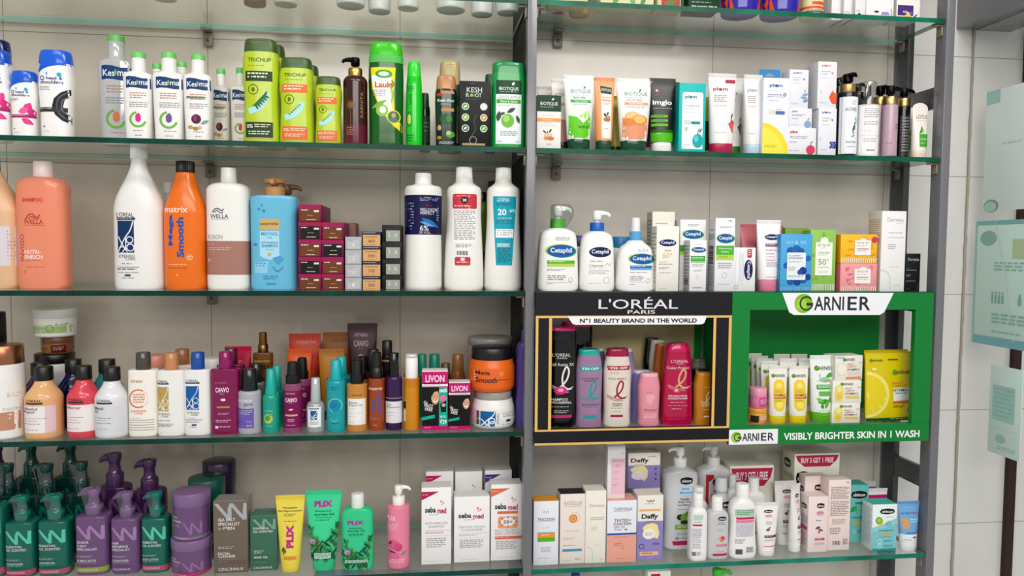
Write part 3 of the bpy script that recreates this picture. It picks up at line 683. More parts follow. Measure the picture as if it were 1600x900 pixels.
def lime(label, x0, x1, yt, y, acc, back=False):
    pr = [] if back else [T('TRICHUP', .5, .208, .62, .038, '49521f', .012), L(.2, .26, .75, .275, 1, '8c9a35'), R(.12, .315, .84, .41, acc), L(.18, .33, .72, .395, 2, 'e9ead2'), O(.33, .49, .14, .022, '5d6a2b'), V(.33, .49, .14, .09, 90, '5d6a2b'),
          B([(.20, .70), (.45, .665), (.62, .60), (.68, .52)], .17, 'a8dce0')]
    if not back:
        for i in range(6):
            pr += [V(.40+.05*i, .635-.02*i, .22, .06, 20+8*i, '2f6a3a'), V(.42+.05*i, .655-.02*i, .2, .06, -60+8*i, '2f6a3a')] if acc != 'e2703a' else [E(.34+.06*i, .66-.022*i, .03, .010, '3c7a3e'), E(.38+.055*i, .675-.024*i, .022, .008, 'd9e37a')]
        pr += [R(.12, .80, .84, .945, acc), T('0%', .24, .84, .16, .035, 'e9ead2', .01), L(.36, .82, .78, .86, 2, 'd9dcc0'), L(.2, .885, .76, .93, 2, 'd9dcc0'), R(.12, .952, .84, .958, 'c9b27a')]
    return bottle('shampoo_bottle', label, 'L1', x0, x1, yt, y, HOUR, .048, 'b0c62c', ('oval', .9, .125, '3f5827', 'p', .93), pr, n=2.9, k='s')
lime('tallest lime green shampoo bottle with a dark green label band', 381, 438.5, 64, .05, '31452a')
lime('medium lime green shampoo bottle with orange label bands', 437.5, 491.5, 93, .048, 'e2703a')
lime('smallest lime green shampoo bottle with orange label bands', 493, 535, 122, .044, 'e2703a')
lime('lime green bottle hidden behind the tallest one, only its dark cap edge showing', 404, 448, 72, .125, '31452a', True)
lime('lime green bottle hidden behind the medium one, only its dark cap edge showing', 464, 500, 104, .125, 'e2703a', True)
bottle('pump_bottle', 'dark brown pump bottle with gold collar and golden flower print', 'L1', 536.5, 574.5, 90, .045, sh(.90, .58, 'dome', .95), None, '3a1d1c', ('pump', .58, .215, 'c69a5a', 'm', (-1, '17171a')),
       [O(.36, .555, .11, .03, '8f6a45')]+[V(.36, .555, .5, .06, a, '7d5a3c') for a in (0, 30, 60, 90, 120, 150)]+[R(.34, .60, .37, .86, '7d5a3c'), T('KARNITA', .78, .55, .28, .09, 'b08a5e', 0, 90), L(.2, .80, .5, .90, 4, '9b7550')], k='g', liquid=(.30, '5c1a32'))
bottle('shampoo_bottle', 'large dark green shampoo bottle with yellow edged white swoosh and bright green cap', 'L1', 576, 631, 69, .05, [(0, .88), (.012, .94), (.03, .97), (.15, .95), (.4, .97), (.8, 1), (.95, .985), (1, .95)], .05, '0d5b26', ('oval', .95, .2, '3fbf1e', 'g', .93),
       [P([(.08, .25), (.78, .25), (.72, .5), (.76, .7), (.95, .80), (.95, .865), (.7, .80), (.35, .66), (.12, .45)], 'e9d92c'), P([(.1, .33), (.5, .28), (.66, .36), (.64, .55), (.72, .72), (.86, .8), (.6, .735), (.35, .62), (.16, .45)], 'eeeef0'), E(.45, .312, .24, .04, '3fa23a'), E(.45, .312, .15, .022, 'd9e8c4'), T('Lauki', .45, .415, .5, .055, 'd2621f', .03), L(.16, .465, .5, .53, 4, '8d9a8d'),
        E(.40, .66, .17, .058, '8bbd4d'), E(.42, .655, .09, .034, 'f0f0ea'), V(.32, .60, .5, .12, 30, '7fb53a'), B([(.66, .37), (.73, .4), (.68, .43), (.62, .40)], .03, '4b8f2e'), B([(.6, .42), (.7, .5), (.66, .58)], .03, '7fb53a'), O(.72, .72, .19, .03, 'd8d93a'), E(.72, .72, .16, None, '3c7a44'), E(.72, .705, .06, .024, 'c99a7c'), P([(.58, .765), (.66, .735), (.78, .735), (.86, .765)], '6a6f86'), W_(.13, .20, '58b85a')], n=2.6, k='g')
bottle('shampoo_bottle', 'slim bright green bottle turned side-on beside the large dark green one', 'L1', 634, 660, 97, .045, [(0, .92), (.02, .97), (.05, 1), (.6, 1), (.9, .93), (1, .84)], .05, '22c02e', ('oval', .84, .18, '38d93a', 'g', .8),
       [E(.22, .68, .16, .09, '2f8a33'), E(.22, .68, .11, .06, 'b8d95c'), L(.1, .30, .5, .36, 3, '1d7a2a'), T('Lauki', .26, .45, .12, .2, '1d8a2a', .02, 90), L(.08, .86, .5, .95, 3, '1d7a2a')], k='g')
bottle('oil_bottle', 'small black-green bottle with olive cap half hidden by the slim bright green one', 'L1', 655, 672, 146, .11, sh(.86, .8, 'dome'), None, '1c3a24', ('oval', .8, .22, '2c4a2a', 'p', .9), [R(.35, .4, .9, .85, '3a4f3c'), L(.4, .5, .85, .7, 3, '7d8a78')], k='g')
bottle('shampoo_bottle', 'dark bottle with pale gold pointed cap behind the copper-capped green one', 'L1', 684, 721, 97, .12, sh(.93, .9, 'dome'), .045, '233b33', ('oval', .95, .26, 'b9a878', 's', .88), [R(.75, .5, .95, .9, 'b5a271')], n=2.6)
bottle('shampoo_bottle', 'dark green shampoo bottle with copper cap and pictures of herbs', 'L1', 679.5, 714, 119.5, .045, [(0, .84), (.012, .9), (.03, .92), (.4, .95), (.8, 1), (.95, .99), (1, .9)], .04, '17352c', ('oval', .95, .19, 'b98358', 's', .9),
       [R(.25, .22, .85, .262, 'b98a5c'), E(.2, .275, .14, .022, 'b5382f'), T('Kesh King', .48, .36, .72, .048, 'e3e8e4', .018), L(.25, .40, .75, .425, 1, 'a9b8ae'), R(.28, .46, .84, .505, 'b98a5c'), E(.5, .61, .28, .075, '2f5c35'), E(.62, .6, .12, .05, '4a7f3c'), E(.2, .73, .08, .04, 'c79a7a'), P([(.1, .86), (.14, .76), (.27, .76), (.34, .86)], '23242b'), E(.68, .82, .2, .045, '5d9448'), E(.6, .80, .1, .03, 'a5c77a'), E(.2, .865, .1, .022, 'b5853e'), L(.2, .92, .85, .96, 2, 'c9d4cc')], n=2.6, k='g')
carton('hair_oil_box', 'near-black carton with six round herb pictures and a lock of hair', 'L1', 717.5, 765, 127, .02, .036, '14231d',
       [L(.35, .03, .6, .045, 1, '6f7a70'), T('KESH', .49, .13, .50, .078, 'c9d2cb', .006), T('R', .27, .21, .11, .06, 'c9d2cb', .006), E(.4, .21, .05, None, 'b99a62'), E(.48, .21, .05, None, '3f8a44'), T('OT', .62, .21, .2, .06, 'c9d2cb', .006), L(.2, .27, .7, .285, 1, '59665d')]
       +[q for i, cc in enumerate(('5c9a4a', 'd8d6cf', '7fae3f', 'd08a3c', '4a6a44', '4f9a3f')) for q in (E(.2+.6*(i % 2), .38+.165*(i//2), .12, None, 'c9d8c6'), E(.2+.6*(i % 2), .38+.165*(i//2), .095, None, cc), V(.2+.6*(i % 2), .38+.165*(i//2), .14, .06, 40, 'e8ecd9'))]
       +[B([(.58, .50), (.48, .6), (.53, .72), (.42, .82), (.35, .88)], .06, '3a3432'), O(.45, .89, .13, .025, '8a837c'), R(.1, .935, .85, .968, 'a98f63')])
bottle('shampoo_bottle', 'dark green bottle peeping out behind the black herb carton', 'L1', 757, 774, 117, .11, OV, None, '1a4a30', ('oval', .95, .15, '1d5a38', 'p', .95))
bottle('shampoo_bottle', 'green shampoo bottle with white label and a green apple, beside the middle post', 'L1', 767, 819.5, 100, .045, [(0, .93), (.012, .97), (.03, 1), (.9, 1), (.97, .985), (1, .95)], .045, '1b9a48', ('oval', .95, .12, '128a4e', 'g', .97),
       [R(.12, .215, .86, .375, '17492f'), T('BIOTIQUE', .49, .315, .56, .044, 'dfe8e2', .01), V(.62, .255, .12, .08, 50, 'dfe8e2'), L(.24, .345, .74, .358, 1, 'a9c0b2'), R(.12, .375, .86, .945, 'e4eceb'), T('GREEN APPLE', .49, .41, .64, .032, '9aa8a0'), R(.14, .435, .84, .48, '3f9f2f'), T('Shine & Gloss', .49, .457, .5, .026, 'e8f0e0', .01), L(.2, .5, .78, .515, 1, 'a0aaa5'), E(.46, .68, .19, .08, '6fb544'), E(.42, .655, .09, .04, '9fd06a'), V(.56, .56, .3, .12, 30, '3d4f42'), V(.2, .63, .32, .14, 80, '3d4f42'), V(.76, .66, .26, .1, 110, '3d4f42'), V(.3, .60, .2, .08, 20, '3d4f42'), L(.25, .80, .75, .86, 3, '9aa5a0'), L(.16, .915, .32, .93, 1, '7f8a85'), L(.7, .915, .84, .93, 1, '7f8a85')], n=3.6, k='g')
# ================================================================== hair care bay, shelf of big salon bottles
GRP[0] = 'on the shelf of large salon bottles'
bottle('salon_bottle', 'big beige bottle with black cap and lilac label, cut by the frame edge', 'L2', -45, 36, 246, .11, sh(.66, .2, 'slope'), .07, 'e0b48c', ('cyl', .19, .1, K_), [R(.02, .53, .99, .83, 'd9cfd8'), L(.85, .56, .96, .8, 9, 'a9a0ac')], n=3)
bottle('salon_bottle', 'big salmon pink salon shampoo bottle with frosted cap', 'L2', 31, 109.5, 252.5, .105, sh(.90, .40, 'dome', .94), .065, 'e98b6e', ('cyl', .375, .125, 'ecd6d2', 'p'),
       [T('SHAMPOO', .43, .31, .41, .030, 'c5403f', .022), B([(.28, .465), (.34, .43), (.42, .42), (.5, .445), (.57, .425)], .03, 'b8504a'), B([(.34, .455), (.42, .44), (.5, .462), (.56, .445)], .025, 'b8504a'), T('WELLA', .44, .48, .38, .036, 'b8403f', .01), R(.25, .505, .66, .509, 'b8504a'), T('INVIGO', .20, .68, .21, .085, 'b5524a', 0, 90), T('NUTRI-', .41, .715, .32, .03, 'f6dcd2', .03), T('ENRICH', .43, .755, .36, .034, 'f6dcd2', .03), L(.28, .78, .6, .79, 1, 'c06a5c'), L(.28, .83, .72, .84, 1, 'c9705f'), L(.23, .86, .26, .89, 2, 'c06a5c')], n=2.8, k='s')
def xenso(x0, z0, x1, z1, c):
    a, b = x1-x0, z1-z0; f = lambda x, y: (x0+a*x, z0+b*y)
    return [R(x0, z0, x1, z1, c), B([f(.95, .02), f(.78, .3), f(.45, .55), f(.02, .98)], .022, 'e9edf0'), B([f(.05, .5), f(.3, .75), f(.6, .98)], .022, 'e9edf0'), O(*f(.74, .60), .22*a, .02, 'e9edf0'), O(*f(.78, .84), .24*a, .02, 'e9edf0'), B([f(.3, .99), f(.5, .8), f(.5, .55)], .02, 'e9edf0'), B([f(.08, .85), f(.35, .82), f(.6, .9)], .018, 'e9edf0')]
def salon_words(cx, y, w, c='3a3d44', box=True):
    return [T("L'OREAL", cx, y, w, .030, c, .004), R(cx-w/2, y+.018, cx+w*.58, y+.038, '4a4d55'), L(cx-w*.45, y+.024, cx+w*.5, y+.032, 1, 'c9cbd0')]
bottle('salon_bottle', 'tallest white salon shampoo bottle with round shoulders and a navy square emblem', 'L2', 180.5, 258, 232, .10, sh(.585, .295, 'ogee', .95), .07, WH, ('rib', .34, .07, 'ebebea', 'p', .97),
       salon_words(.32, .478, .36)+xenso(.16, .52, .50, .745, '1b3a63')+[T('XTENSO', .34, .77, .34, .022, '55585f'), T('CARE', .42, .79, .2, .016, '6f7278'), L(.24, .82, .46, .832, 1, '6f7278'), R(.15, .846, .6, .849, '55585f'), L(.14, .858, .6, .872, 1, '3f4249'), L(.16, .883, .6, .892, 1, '6f7278'), R(.3, .898, .42, .912, '2a4f7d'), L(.24, .922, .5, .93, 1, '6f7278')], n=2.5)
bottle('salon_bottle', 'cloudy plastic bottle mostly hidden behind the orange salon bottle', 'L2', 250, 279, 285, .19, sh(.6, .4, 'ogee'), None, 'c9ccd0', ('cyl', .5, .1, 'd9dadb'), k='p')
bottle('salon_bottle', 'big orange salon shampoo bottle with black cap and blue upright lettering', 'L2', 258.5, 324, 252, .10, sh(.66, .43, 'slope', .94), .066, 'e8701c', ('rib', .44, .092, K_, 'p', .97),
       [T('matrix', .37, .385, .56, .045, 'f3e3d6', .012), T('Mega', .25, .545, .24, .14, '2d55b0', .04, 90), T('Smooth', .47, .60, .31, .17, '2d55b0', .04, 90), O(.68, .755, .07, .013, 'f0c9a8'), L(.64, .745, .72, .77, 2, 'f0c9a8'), L(.18, .81, .62, .82, 1, 'f3d9c4'), L(.14, .835, .68, .85, 1, 'a84a14'), L(.36, .89, .42, .905, 1, 'f3d9c4')], n=2.6, k='s')
bottle('salon_bottle', 'big white salon shampoo bottle with a dusty rose band', 'L2', 325, 392, 262.5, .10, sh(.92, .38, 'dome', .95), .062, 'e9e7e2', ('cyl', .37, .125, 'e4e4e0', 'p'),
       [W_(.607, .885, 'a5786c'), B([(.2, .375), (.27, .345), (.35, .345), (.42, .36), (.46, .345)], .028, '5f6166'), B([(.24, .375), (.32, .36), (.4, .38), (.45, .37)], .022, '5f6166'), T('WELLA', .36, .405, .42, .034, '4d4f54', .006), R(.15, .427, .57, .430, '5f6166'), T('FUSION', .26, .575, .34, .036, '9a9a98', 0), L(.1, .63, .24, .645, 1, 'e8d9d2'), L(.1, .66, .64, .69, 2, 'd4b5aa'), T('P', .11, .77, .05, .03, 'e8d9d2'), L(.1, .75, .25, .757, 1, 'd4b5aa')], n=3.0)
bottle('salon_bottle', 'pump bottle hidden behind the light blue one, only its brown pump showing', 'L2', 418, 480, 288, .20, sh(.9, .4, 'sq'), .05, '8fb9c9', ('pump', .40, .22, '8a6a48', 'p', (1, '7d5f40')), n=3.5)
bottle('pump_bottle', 'big light blue pump bottle with golden brown pump and square shoulders', 'L2', 394, 467, 279, .095, sh(.93, .42, 'sq', .96), .06, '67b6d6', ('pump', .42, .155, 'c08d58', 'p', (0, 'b98450', 'disc')),
       [P([(.23, .37), (.64, .37), (.64, .47), (.23, .47)], 'c9a869'), T('pearlvile', .435, .418, .37, .036, '4a3a28', .006), P([(.23, .48), (.64, .48), (.64, .70), (.55, .72), (.45, .74), (.3, .72), (.23, .70)], 'a9d7e8'), T('MENTHOL', .44, .505, .36, .03, '2f8ab8', .012), T('ICE', .44, .54, .1, .018, '3a94c0'), T('ANTI-DANDRUFF', .44, .583, .36, .016, '2f6f95', .01), T('SHAMPOO', .44, .612, .34, .026, '2f8ab8', .02), T('for men', .44, .643, .16, .016, '3a94c0'), E(.43, .69, .04, None, 'c9a869'), P([(.5, .72), (.66, .70), (.74, .73), (.62, .78), (.55, .76)], '4a9ecb'), P([(.12, .76), (.42, .75), (.38, .86), (.12, .86)], '8cc9e2'), L(.14, .765, .36, .81, 2, '4a9ecb'), E(.28, .25, .02, None, '3a86b8'), E(.22, .285, .03, .009, '3a86b8'), E(.32, .30, .03, .014, '3a86b8'), E(.14, .60, .04, .012, '3a86b8'), B([(.5, .8), (.6, .84), (.72, .8)], .02, '3a86b8'), L(.3, .88, .6, .92, 2, '3f95c4'), R(.36, .945, .56, .958, '3f95c4')], n=3.8, k='s')
# stacked hair colour boxes: fronts of long thin cartons
def pile(names, x0, x1, base, tops, y, D, mk):
    prev = None
    for nm, yt, args in zip(names, tops, mk):
        zb = prev['top_z']+.0003 if prev else ZS['L2']
        a, b = at(x0, (yt+base)/2, y), at(x1, (yt+base)/2, y); zt = at((x0+x1)/2, yt, y).z
        dx = args.get('dx', 0); q = random.uniform(-.0012, .0012)
        prev = carton('hair_colour_box', nm, zb, x0+dx, x1+dx, yt, y+q, D, args['c'], args['pr'], top=args.get('top'), side=args.get('side'), flap=False, H=max(.01, zt-zb))
        base = yt
    return prev
def colour(mid):
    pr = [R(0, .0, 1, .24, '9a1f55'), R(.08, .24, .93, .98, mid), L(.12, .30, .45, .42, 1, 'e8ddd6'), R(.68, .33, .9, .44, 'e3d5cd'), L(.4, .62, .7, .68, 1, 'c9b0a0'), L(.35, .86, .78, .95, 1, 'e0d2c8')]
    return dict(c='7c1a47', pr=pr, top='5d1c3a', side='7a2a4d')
BR, BK = '6e3f28', '1b1718'
ords = ('bottom', 'second', 'middle', 'fourth', 'top')
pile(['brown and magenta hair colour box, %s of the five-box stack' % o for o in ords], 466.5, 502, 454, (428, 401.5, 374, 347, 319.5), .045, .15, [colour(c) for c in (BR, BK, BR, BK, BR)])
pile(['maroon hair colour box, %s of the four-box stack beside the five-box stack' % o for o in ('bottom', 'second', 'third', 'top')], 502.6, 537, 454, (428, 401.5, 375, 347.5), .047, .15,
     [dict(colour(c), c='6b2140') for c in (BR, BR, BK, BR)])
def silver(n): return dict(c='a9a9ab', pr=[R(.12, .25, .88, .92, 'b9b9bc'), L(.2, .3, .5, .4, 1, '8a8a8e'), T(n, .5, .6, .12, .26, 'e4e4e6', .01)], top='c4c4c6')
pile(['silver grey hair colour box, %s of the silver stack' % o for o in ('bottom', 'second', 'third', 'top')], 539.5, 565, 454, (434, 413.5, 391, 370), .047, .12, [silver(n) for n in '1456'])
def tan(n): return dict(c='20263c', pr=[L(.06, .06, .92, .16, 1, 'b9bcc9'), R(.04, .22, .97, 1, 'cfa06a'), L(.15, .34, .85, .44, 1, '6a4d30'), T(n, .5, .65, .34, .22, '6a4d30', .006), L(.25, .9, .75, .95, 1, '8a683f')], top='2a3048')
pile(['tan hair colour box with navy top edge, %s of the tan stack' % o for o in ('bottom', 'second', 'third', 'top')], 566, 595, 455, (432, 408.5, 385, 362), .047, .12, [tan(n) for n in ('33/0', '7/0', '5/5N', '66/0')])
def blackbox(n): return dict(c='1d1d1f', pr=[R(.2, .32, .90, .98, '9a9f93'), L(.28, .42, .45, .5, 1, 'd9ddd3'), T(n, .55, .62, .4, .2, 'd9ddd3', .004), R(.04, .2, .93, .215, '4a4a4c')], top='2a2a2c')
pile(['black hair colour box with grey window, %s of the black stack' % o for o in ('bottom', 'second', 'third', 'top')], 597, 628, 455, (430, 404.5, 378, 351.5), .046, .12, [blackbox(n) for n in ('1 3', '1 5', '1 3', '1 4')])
carton('hair_colour_box', 'plum hair colour box set back behind the maroon stack', 'L2', 536, 556, 348, .16, .08, '7d5348', top='8c6458', flap=False, pr=[R(.1, .02, .9, .3, '8c6458')])
bottle('developer_bottle', 'white developer bottle with navy wrap label and flip cap', 'L2', 631.5, 690.5, 271, .075, [(0, .92), (.01, .97), (.03, 1), (.3, .985), (.55, .965), (.62, .97), (.93, .985), (.955, .95), (.97, .9), (.985, .55), (1, .44)], None, 'e8e6e1', ('flip', .44, .088, 'f1f0ed', 'p'),
       [W_(.195, .53, '1b2448'), L(.06, .26, .26, .50, 10, '8c93ae'), L(.42, .215, .9, .25, 3, 'a9afc4'), T('2.1', .64, .28, .12, .02, 'b5384f'), T('WELLOXON', .64, .32, .44, .028, 'd9dce6', .004), T('PERFECT', .61, .348, .36, .024, 'd9dce6', .004), V(.68, .43, .5, .14, -28, '2f6fae'), V(.6, .44, .4, .07, -20, '5fa0d2'), T('6%', .53, .475, .22, .045, 'e6e8ee', .006), T('20 VOL.', .55, .512, .3, .02, 'c9cddb'), L(.84, .3, .9, .42, 6, '8c93ae')], n=2.0)
def dev(label, x0, x1, yt, lab, teal):
    if not teal: pr = [R(.2, .24, .80, .62, 'eceae8', .03), R(.2, .225, .80, .345, 'c43844', .04), E(.49, .275, .09, None, '1d1d20'), T('20', .49, .275, .1, .022, 'f0f0f0', .02), L(.3, .24, .7, .248, 1, 'f0d0d2'), L(.24, .318, .76, .335, 1, 'f0d0d2'), L(.24, .36, .76, .6, 17, '8a8588'), L(.28, .63, .66, .66, 3, '8a8588'), R(.29, .69, .62, .73, 'f2f2f2')]+[R(.31+.025*i, .685, .31+.025*i+(.012 if i % 3 else .018), .72, '2a2a2c') for i in range(11)]+[R(.26, .735, .64, .80, 'c43844', .03), R(.4, .74, .5, .765, 'f0d0d2'), L(.3, .772, .6, .79, 1, 'f0d0d2')]
    else: pr = [P([(.2, .24), (.8, .24), (.80, .3), (.70, .80), (.28, .80), (.2, .3)], '1d9fb5'), T("L'OREAL", .47, .262, .3, .016, 'd9f0f3', .006), L(.3, .275, .7, .287, 1, 'd9f0f3'), T('OXYDANT', .47, .305, .38, .02, '2a4a55', .008), T('20', .43, .368, .22, .05, 'eef7f8', .02), T('6%', .70, .355, .14, .026, 'eef7f8', .012), L(.32, .415, .7, .425, 1, 'cfeaee'), L(.28, .435, .72, .47, 2, '0f6f82'), R(.27, .505, .73, .575, 'eef2f2'), L(.3, .515, .7, .565, 3, '9aa5a8'), L(.52, .6, .66, .61, 1, '0f6f82')]+[R(.31+.03*i, .62, .31+.03*i+.015, .65, 'e6f0f0') for i in range(11)]+[L(.32, .66, .66, .78, 8, '14798c')]
    return bottle('developer_bottle', label, 'L2', x0, x1, yt, .08, [(0, .93), (.01, .97), (.03, 1), (.14, 1), (.3, .965), (.5, .9), (.66, .86), (.85, .87), (.90, .86), (.925, .80), (.945, .62), (.97, .46), (1, .43)], .075, 'e9e7e1', ('rib', .42, .098, 'eeede8', 'p', .97), pr, n=2.5)
dev('white waisted developer bottle with a red topped label', 694, 755.5, 261.5, 'red', False)
dev('white waisted developer bottle with a teal label', 756.5, 815, 262.5, 'teal', True)
bottle('salon_bottle', 'dark bottle with green label hidden between the two waisted developer bottles', 'L2', 742, 764, 300, .165, sh(.85, .5), None, '6f8f1f', ('cyl', .5, .1, K_), [W_(.62, 1, '1c1c1e')])
bottle('salon_bottle', 'bottle with black cap hidden behind the teal labelled developer bottle', 'L2', 754, 790, 283, .228, sh(.85, .6), None, '3b3b3d', ('cyl', .6, .1, K_))
# ================================================================== hair care bay, crowded shelf of serums
GRP[0] = 'on the crowded serum shelf'
S = 'L3'
bottle('salon_bottle', 'magenta bottle with tall black cap at the frame edge, back row', S, -30, 11, 487, .16, sh(.9, .6), None, 'c2185b', ('cyl', .98, .3, K_), n=2)
bottle('salon_bottle', 'white cylindrical salon bottle with broad copper cap at the frame edge', S, -28, 38, 538, .045, [(0, .9), (.015, .97), (.03, 1), (.8, 1), (.9, .98), (1, .97)], None, 'ece9e6', ('cyl', .96, .20, 'b5795a', 'm', .98),
       [R(.56, .70, .98, .895, 'bf8a72'), T('FUSION', .85, .67, .26, .03, 'b9b2ac', 0), L(.80, .50, .98, .55, 3, 'c5b0a0'), L(.82, .72, .96, .80, 2, 'e6cfc4'), L(.3, .5, .52, .9, 14, '9a9a9c')])
jar('cream_jar', 'black-lidded white jar at the bottom of the three-jar stack', S, 57.5, 117, 551, .195, 'd9d9da', (1.0, .13, '1e1e20'), [R(.12, .25, .88, .34, 'c2c2c6'), O(.57, .29, .06, .012, '5b5b60'), L(.2, .5, .8, .7, 5, '8a8a90')])
_j = [o for o in col.objects if o.name.startswith('cream_jar')][-1]
_j2 = jar('cream_jar', 'small brown jar in the middle of the three-jar stack', S, 67, 115, 525, .195, '7a4f32', (1.0, .34, '6b4630'), [R(.1, .45, .48, .9, '8d6138'), R(.52, .45, .9, .9, '5a1f28'), L(.15, .55, .42, .8, 3, '3f2a1c'), L(.57, .55, .85, .8, 3, 'b9907a')], on=_j)
jar('cream_jar', 'white jar with pale green band on top of the three-jar stack', S, 55, 120, 482, .195, 'e3e2dc', (1.0, .3, 'd5d4ce'), [R(.07, .55, .97, .83, '9fb77e'), R(.07, .53, .97, .6, 'c9d4ae'), O(.57, .66, .09, .016, '6a8a4d'), L(.7, .5, .95, .58, 2, '5b6a4a'), L(.1, .72, .5, .8, 2, 'e3e8d6'), E(.12, .84, .02, None, '3a4a35')], on=_j2,
    prof=[(0, .80), (.04, .88), (.1, .92), (.7, .97), (1, .98)])
def apoth(label, x0, x1, yt, y, c, lab=True, labc='ece4e2', words=(), shade=None, k='g'):
    pr = []
    if lab: pr = [T("L'OREAL", .43, .455, .44, .035, '3a2c26', .006), R(.2, .48, .68, .505, '3f3a3a'), R(.10, .53, .93, .91, labc)]+[T(w, .13+.030*len(w), .565+.05*i, .06*len(w), .042, '3a3a40', .004) for i, w in enumerate(words)]+[L(.14, .70, .78, .715, 1, '55555a'), L(.14, .735, .6, .75, 1, '9a9aa0'), L(.14, .775, .66, .79, 1, '55555a'), L(.14, .86, .6, .875, 1, '8a8a90')]
    if shade: pr.insert(3 if lab else 0, R(.72, .53, .93, .91, shade))
    return bottle('salon_bottle', label, S, x0, x1, yt, y, sh(.66, .46, 'ogee', .95, rb=.05), None, c, ('cyl', .50, .185, K_, 'p', .98), pr, k=k)
apoth('squat peach round-shouldered bottle with black cap and white label', 41, 98, 572, .045, 'e0ac78', words=('Absolut', 'Repair'), shade='e0c3c8')
apoth('squat coral red round-shouldered bottle with black cap and white label', 106.5, 157, 571, .047, 'd64a58', words=('Inforcer',), labc='ece2e2')
apoth('squat white round-shouldered bottle with black cap, beside the coral red one', 149.5, 202, 573, .040, 'dcdcdf', words=('Metal', 'DX'), labc='d5d6da')
apoth('squat purple bottle mostly hidden behind the peach one', 37, 90, 566, .115, '4a2560', False)
apoth('squat navy bottle mostly hidden between the peach and coral red ones', 91, 141, 561, .115, '1c2242', False)
apoth('squat teal bottle mostly hidden behind the white round-shouldered one', 143, 194, 561, .115, '0f7a80', False)
def flat_salon(label, x0, x1, yt, y, capc, capk, pr, c=WH, D=.036, k='p', hf=.205, cw=.5):
    return bottle('salon_bottle', label, S, x0, x1, yt, y, sh(.955, .72, 'sq', .95, rb=.04), D, c, ('flip', cw, hf, capc, capk, .97), pr, n=3.0, k=k)
flat_salon('cream flat bottle with smoky cap and a coral crescent ring', 202.5, 248, 550, .040, '4e4844', 'g', [T('streax', .37, .335, .42, .035, 'b79b62', .01), O(.42, .545, .34, .05, 'd9714f', 60, 300), O(.42, .545, .33, .012, 'e2a68e', -60, 60), L(.24, .49, .64, .61, 4, 'd9714f'), T('HAIRSPA', .42, .695, .52, .03, 'd97a5c', .004), T('CARE', .42, .725, .3, .02, 'd97a5c'), L(.2, .775, .62, .785, 1, '8a7a70')]+[R(.07, .80+.03*i, .92, .806+.03*i, '8f8580') for i in range(5)], c='f0ebe2')
flat_salon('white flat bottle with copper cap and a gold emblem', 247.5, 290.5, 551, .040, 'c08355', 's', salon_words(.26, .335, .4)+xenso(.06, .405, .48, .70, 'b79b55')+[T('XTENSO', .30, .735, .44, .028, '6a6258'), T('CARE', .34, .765, .26, .02, '7a7268'), L(.06, .81, .62, .83, 1, '8a7a55'), L(.06, .85, .62, .90, 3, '8a8078')])
flat_salon('white flat bottle with royal blue cap and a blue emblem', 289, 331, 550, .041, '1d4f9e', 's', salon_words(.36, .335, .5)+xenso(.13, .40, .62, .69, '1f5f9f')+[T('XTENSO', .40, .725, .46, .026, '5a6068'), T('CARE', .44, .752, .26, .02, '6a7078'), L(.24, .79, .5, .80, 1, '6a7078'), R(.1, .81, .74, .815, '55585f'), L(.12, .835, .74, .85, 1, '3f4249'), R(.34, .865, .52, .885, '2a4f7d'), L(.26, .90, .56, .91, 1, '6a7078')])
flat_salon('deep raspberry flat bottle with matching cap and white lettering', 330.5, 376, 549, .041, '8a1f5a', 'g', [T('streax', .42, .365, .42, .03, 'b5557a', .006), T('CANVO', .45, .455, .46, .06, 'f0dce6', .02), L(.36, .50, .55, .512, 1, 'e0b9cc'), V(.46, .575, .16, .08, 0, 'f0dce6'), E(.5, .575, .06, .016, 'f0dce6'), R(.26, .655, .70, .675, 'b98a3c'), L(.3, .735, .7, .76, 2, 'd9a9c2'), L(.22, .82, .74, .86, 2, 'd9a9c2'), R(.2, .895, .3, .925, 'f0dce6'), L(.33, .90, .75, .92, 1, 'e3c3d4')], c='7d1450', k='g', cw=.46)
flat_salon('raspberry flat bottle hidden behind the front raspberry one', 340, 384, 543, .10, '5f1238', 'g', [], c='6a1144', k='g', cw=.46)
bottle('salon_bottle', 'white bottle with brown cap behind the gold and blue emblem bottles', S, 262, 310, 545, .11, sh(.95, .72, 'sq'), .036, 'e0dedb', ('flip', .45, .2, '96613e', 's', .97), n=3)
jar('cream_jar', 'coral jar hidden behind the cream flat bottle and its neighbour', S, 228, 262, 554, .16, 'd8755c', (1, .25, 'd98a76'))
jar('cream_jar', 'white jar hidden behind the blue capped flat bottle', S, 312, 352, 559, .13, 'd4d2cd', (1, .3, 'dcdad6'))
tube('cream_tube', 'crimson tube standing behind the raspberry bottles', S, 352, 394, 541, .16, 'c01f4a', (.7, .14, '8a1238'), [T('in', .56, .2, .16, .05, 'e3a3b5')])
bottle('serum_bottle', 'golden brown serum bottle with tall bronze dispenser, back row', S, 396.5, 427, 519, .125, sh(.95, .7, 'sq', .97), .03, '6b4422', ('spray', .52, .22, '7d5a30', 'm'), [T('streax', .47, .37, .85, .06, '2a1a10', .014), R(.1, .3, .9, .32, '9b733a'), T('vitariche', .5, .5, .8, .045, '2a1a10', .014), L(.2, .6, .8, .8, 5, '2f1e12')], n=3.6, k='g')
bottle('serum_bottle', 'slate grey bottle with dark clear cap behind the silver one', S, 388, 414, 567, .095, sh(.93, .8), None, '6f8078', ('dark', .74, .3, '2c2e30', 'g', .9), [R(.6, .4, .9, .8, '5a6a62')])
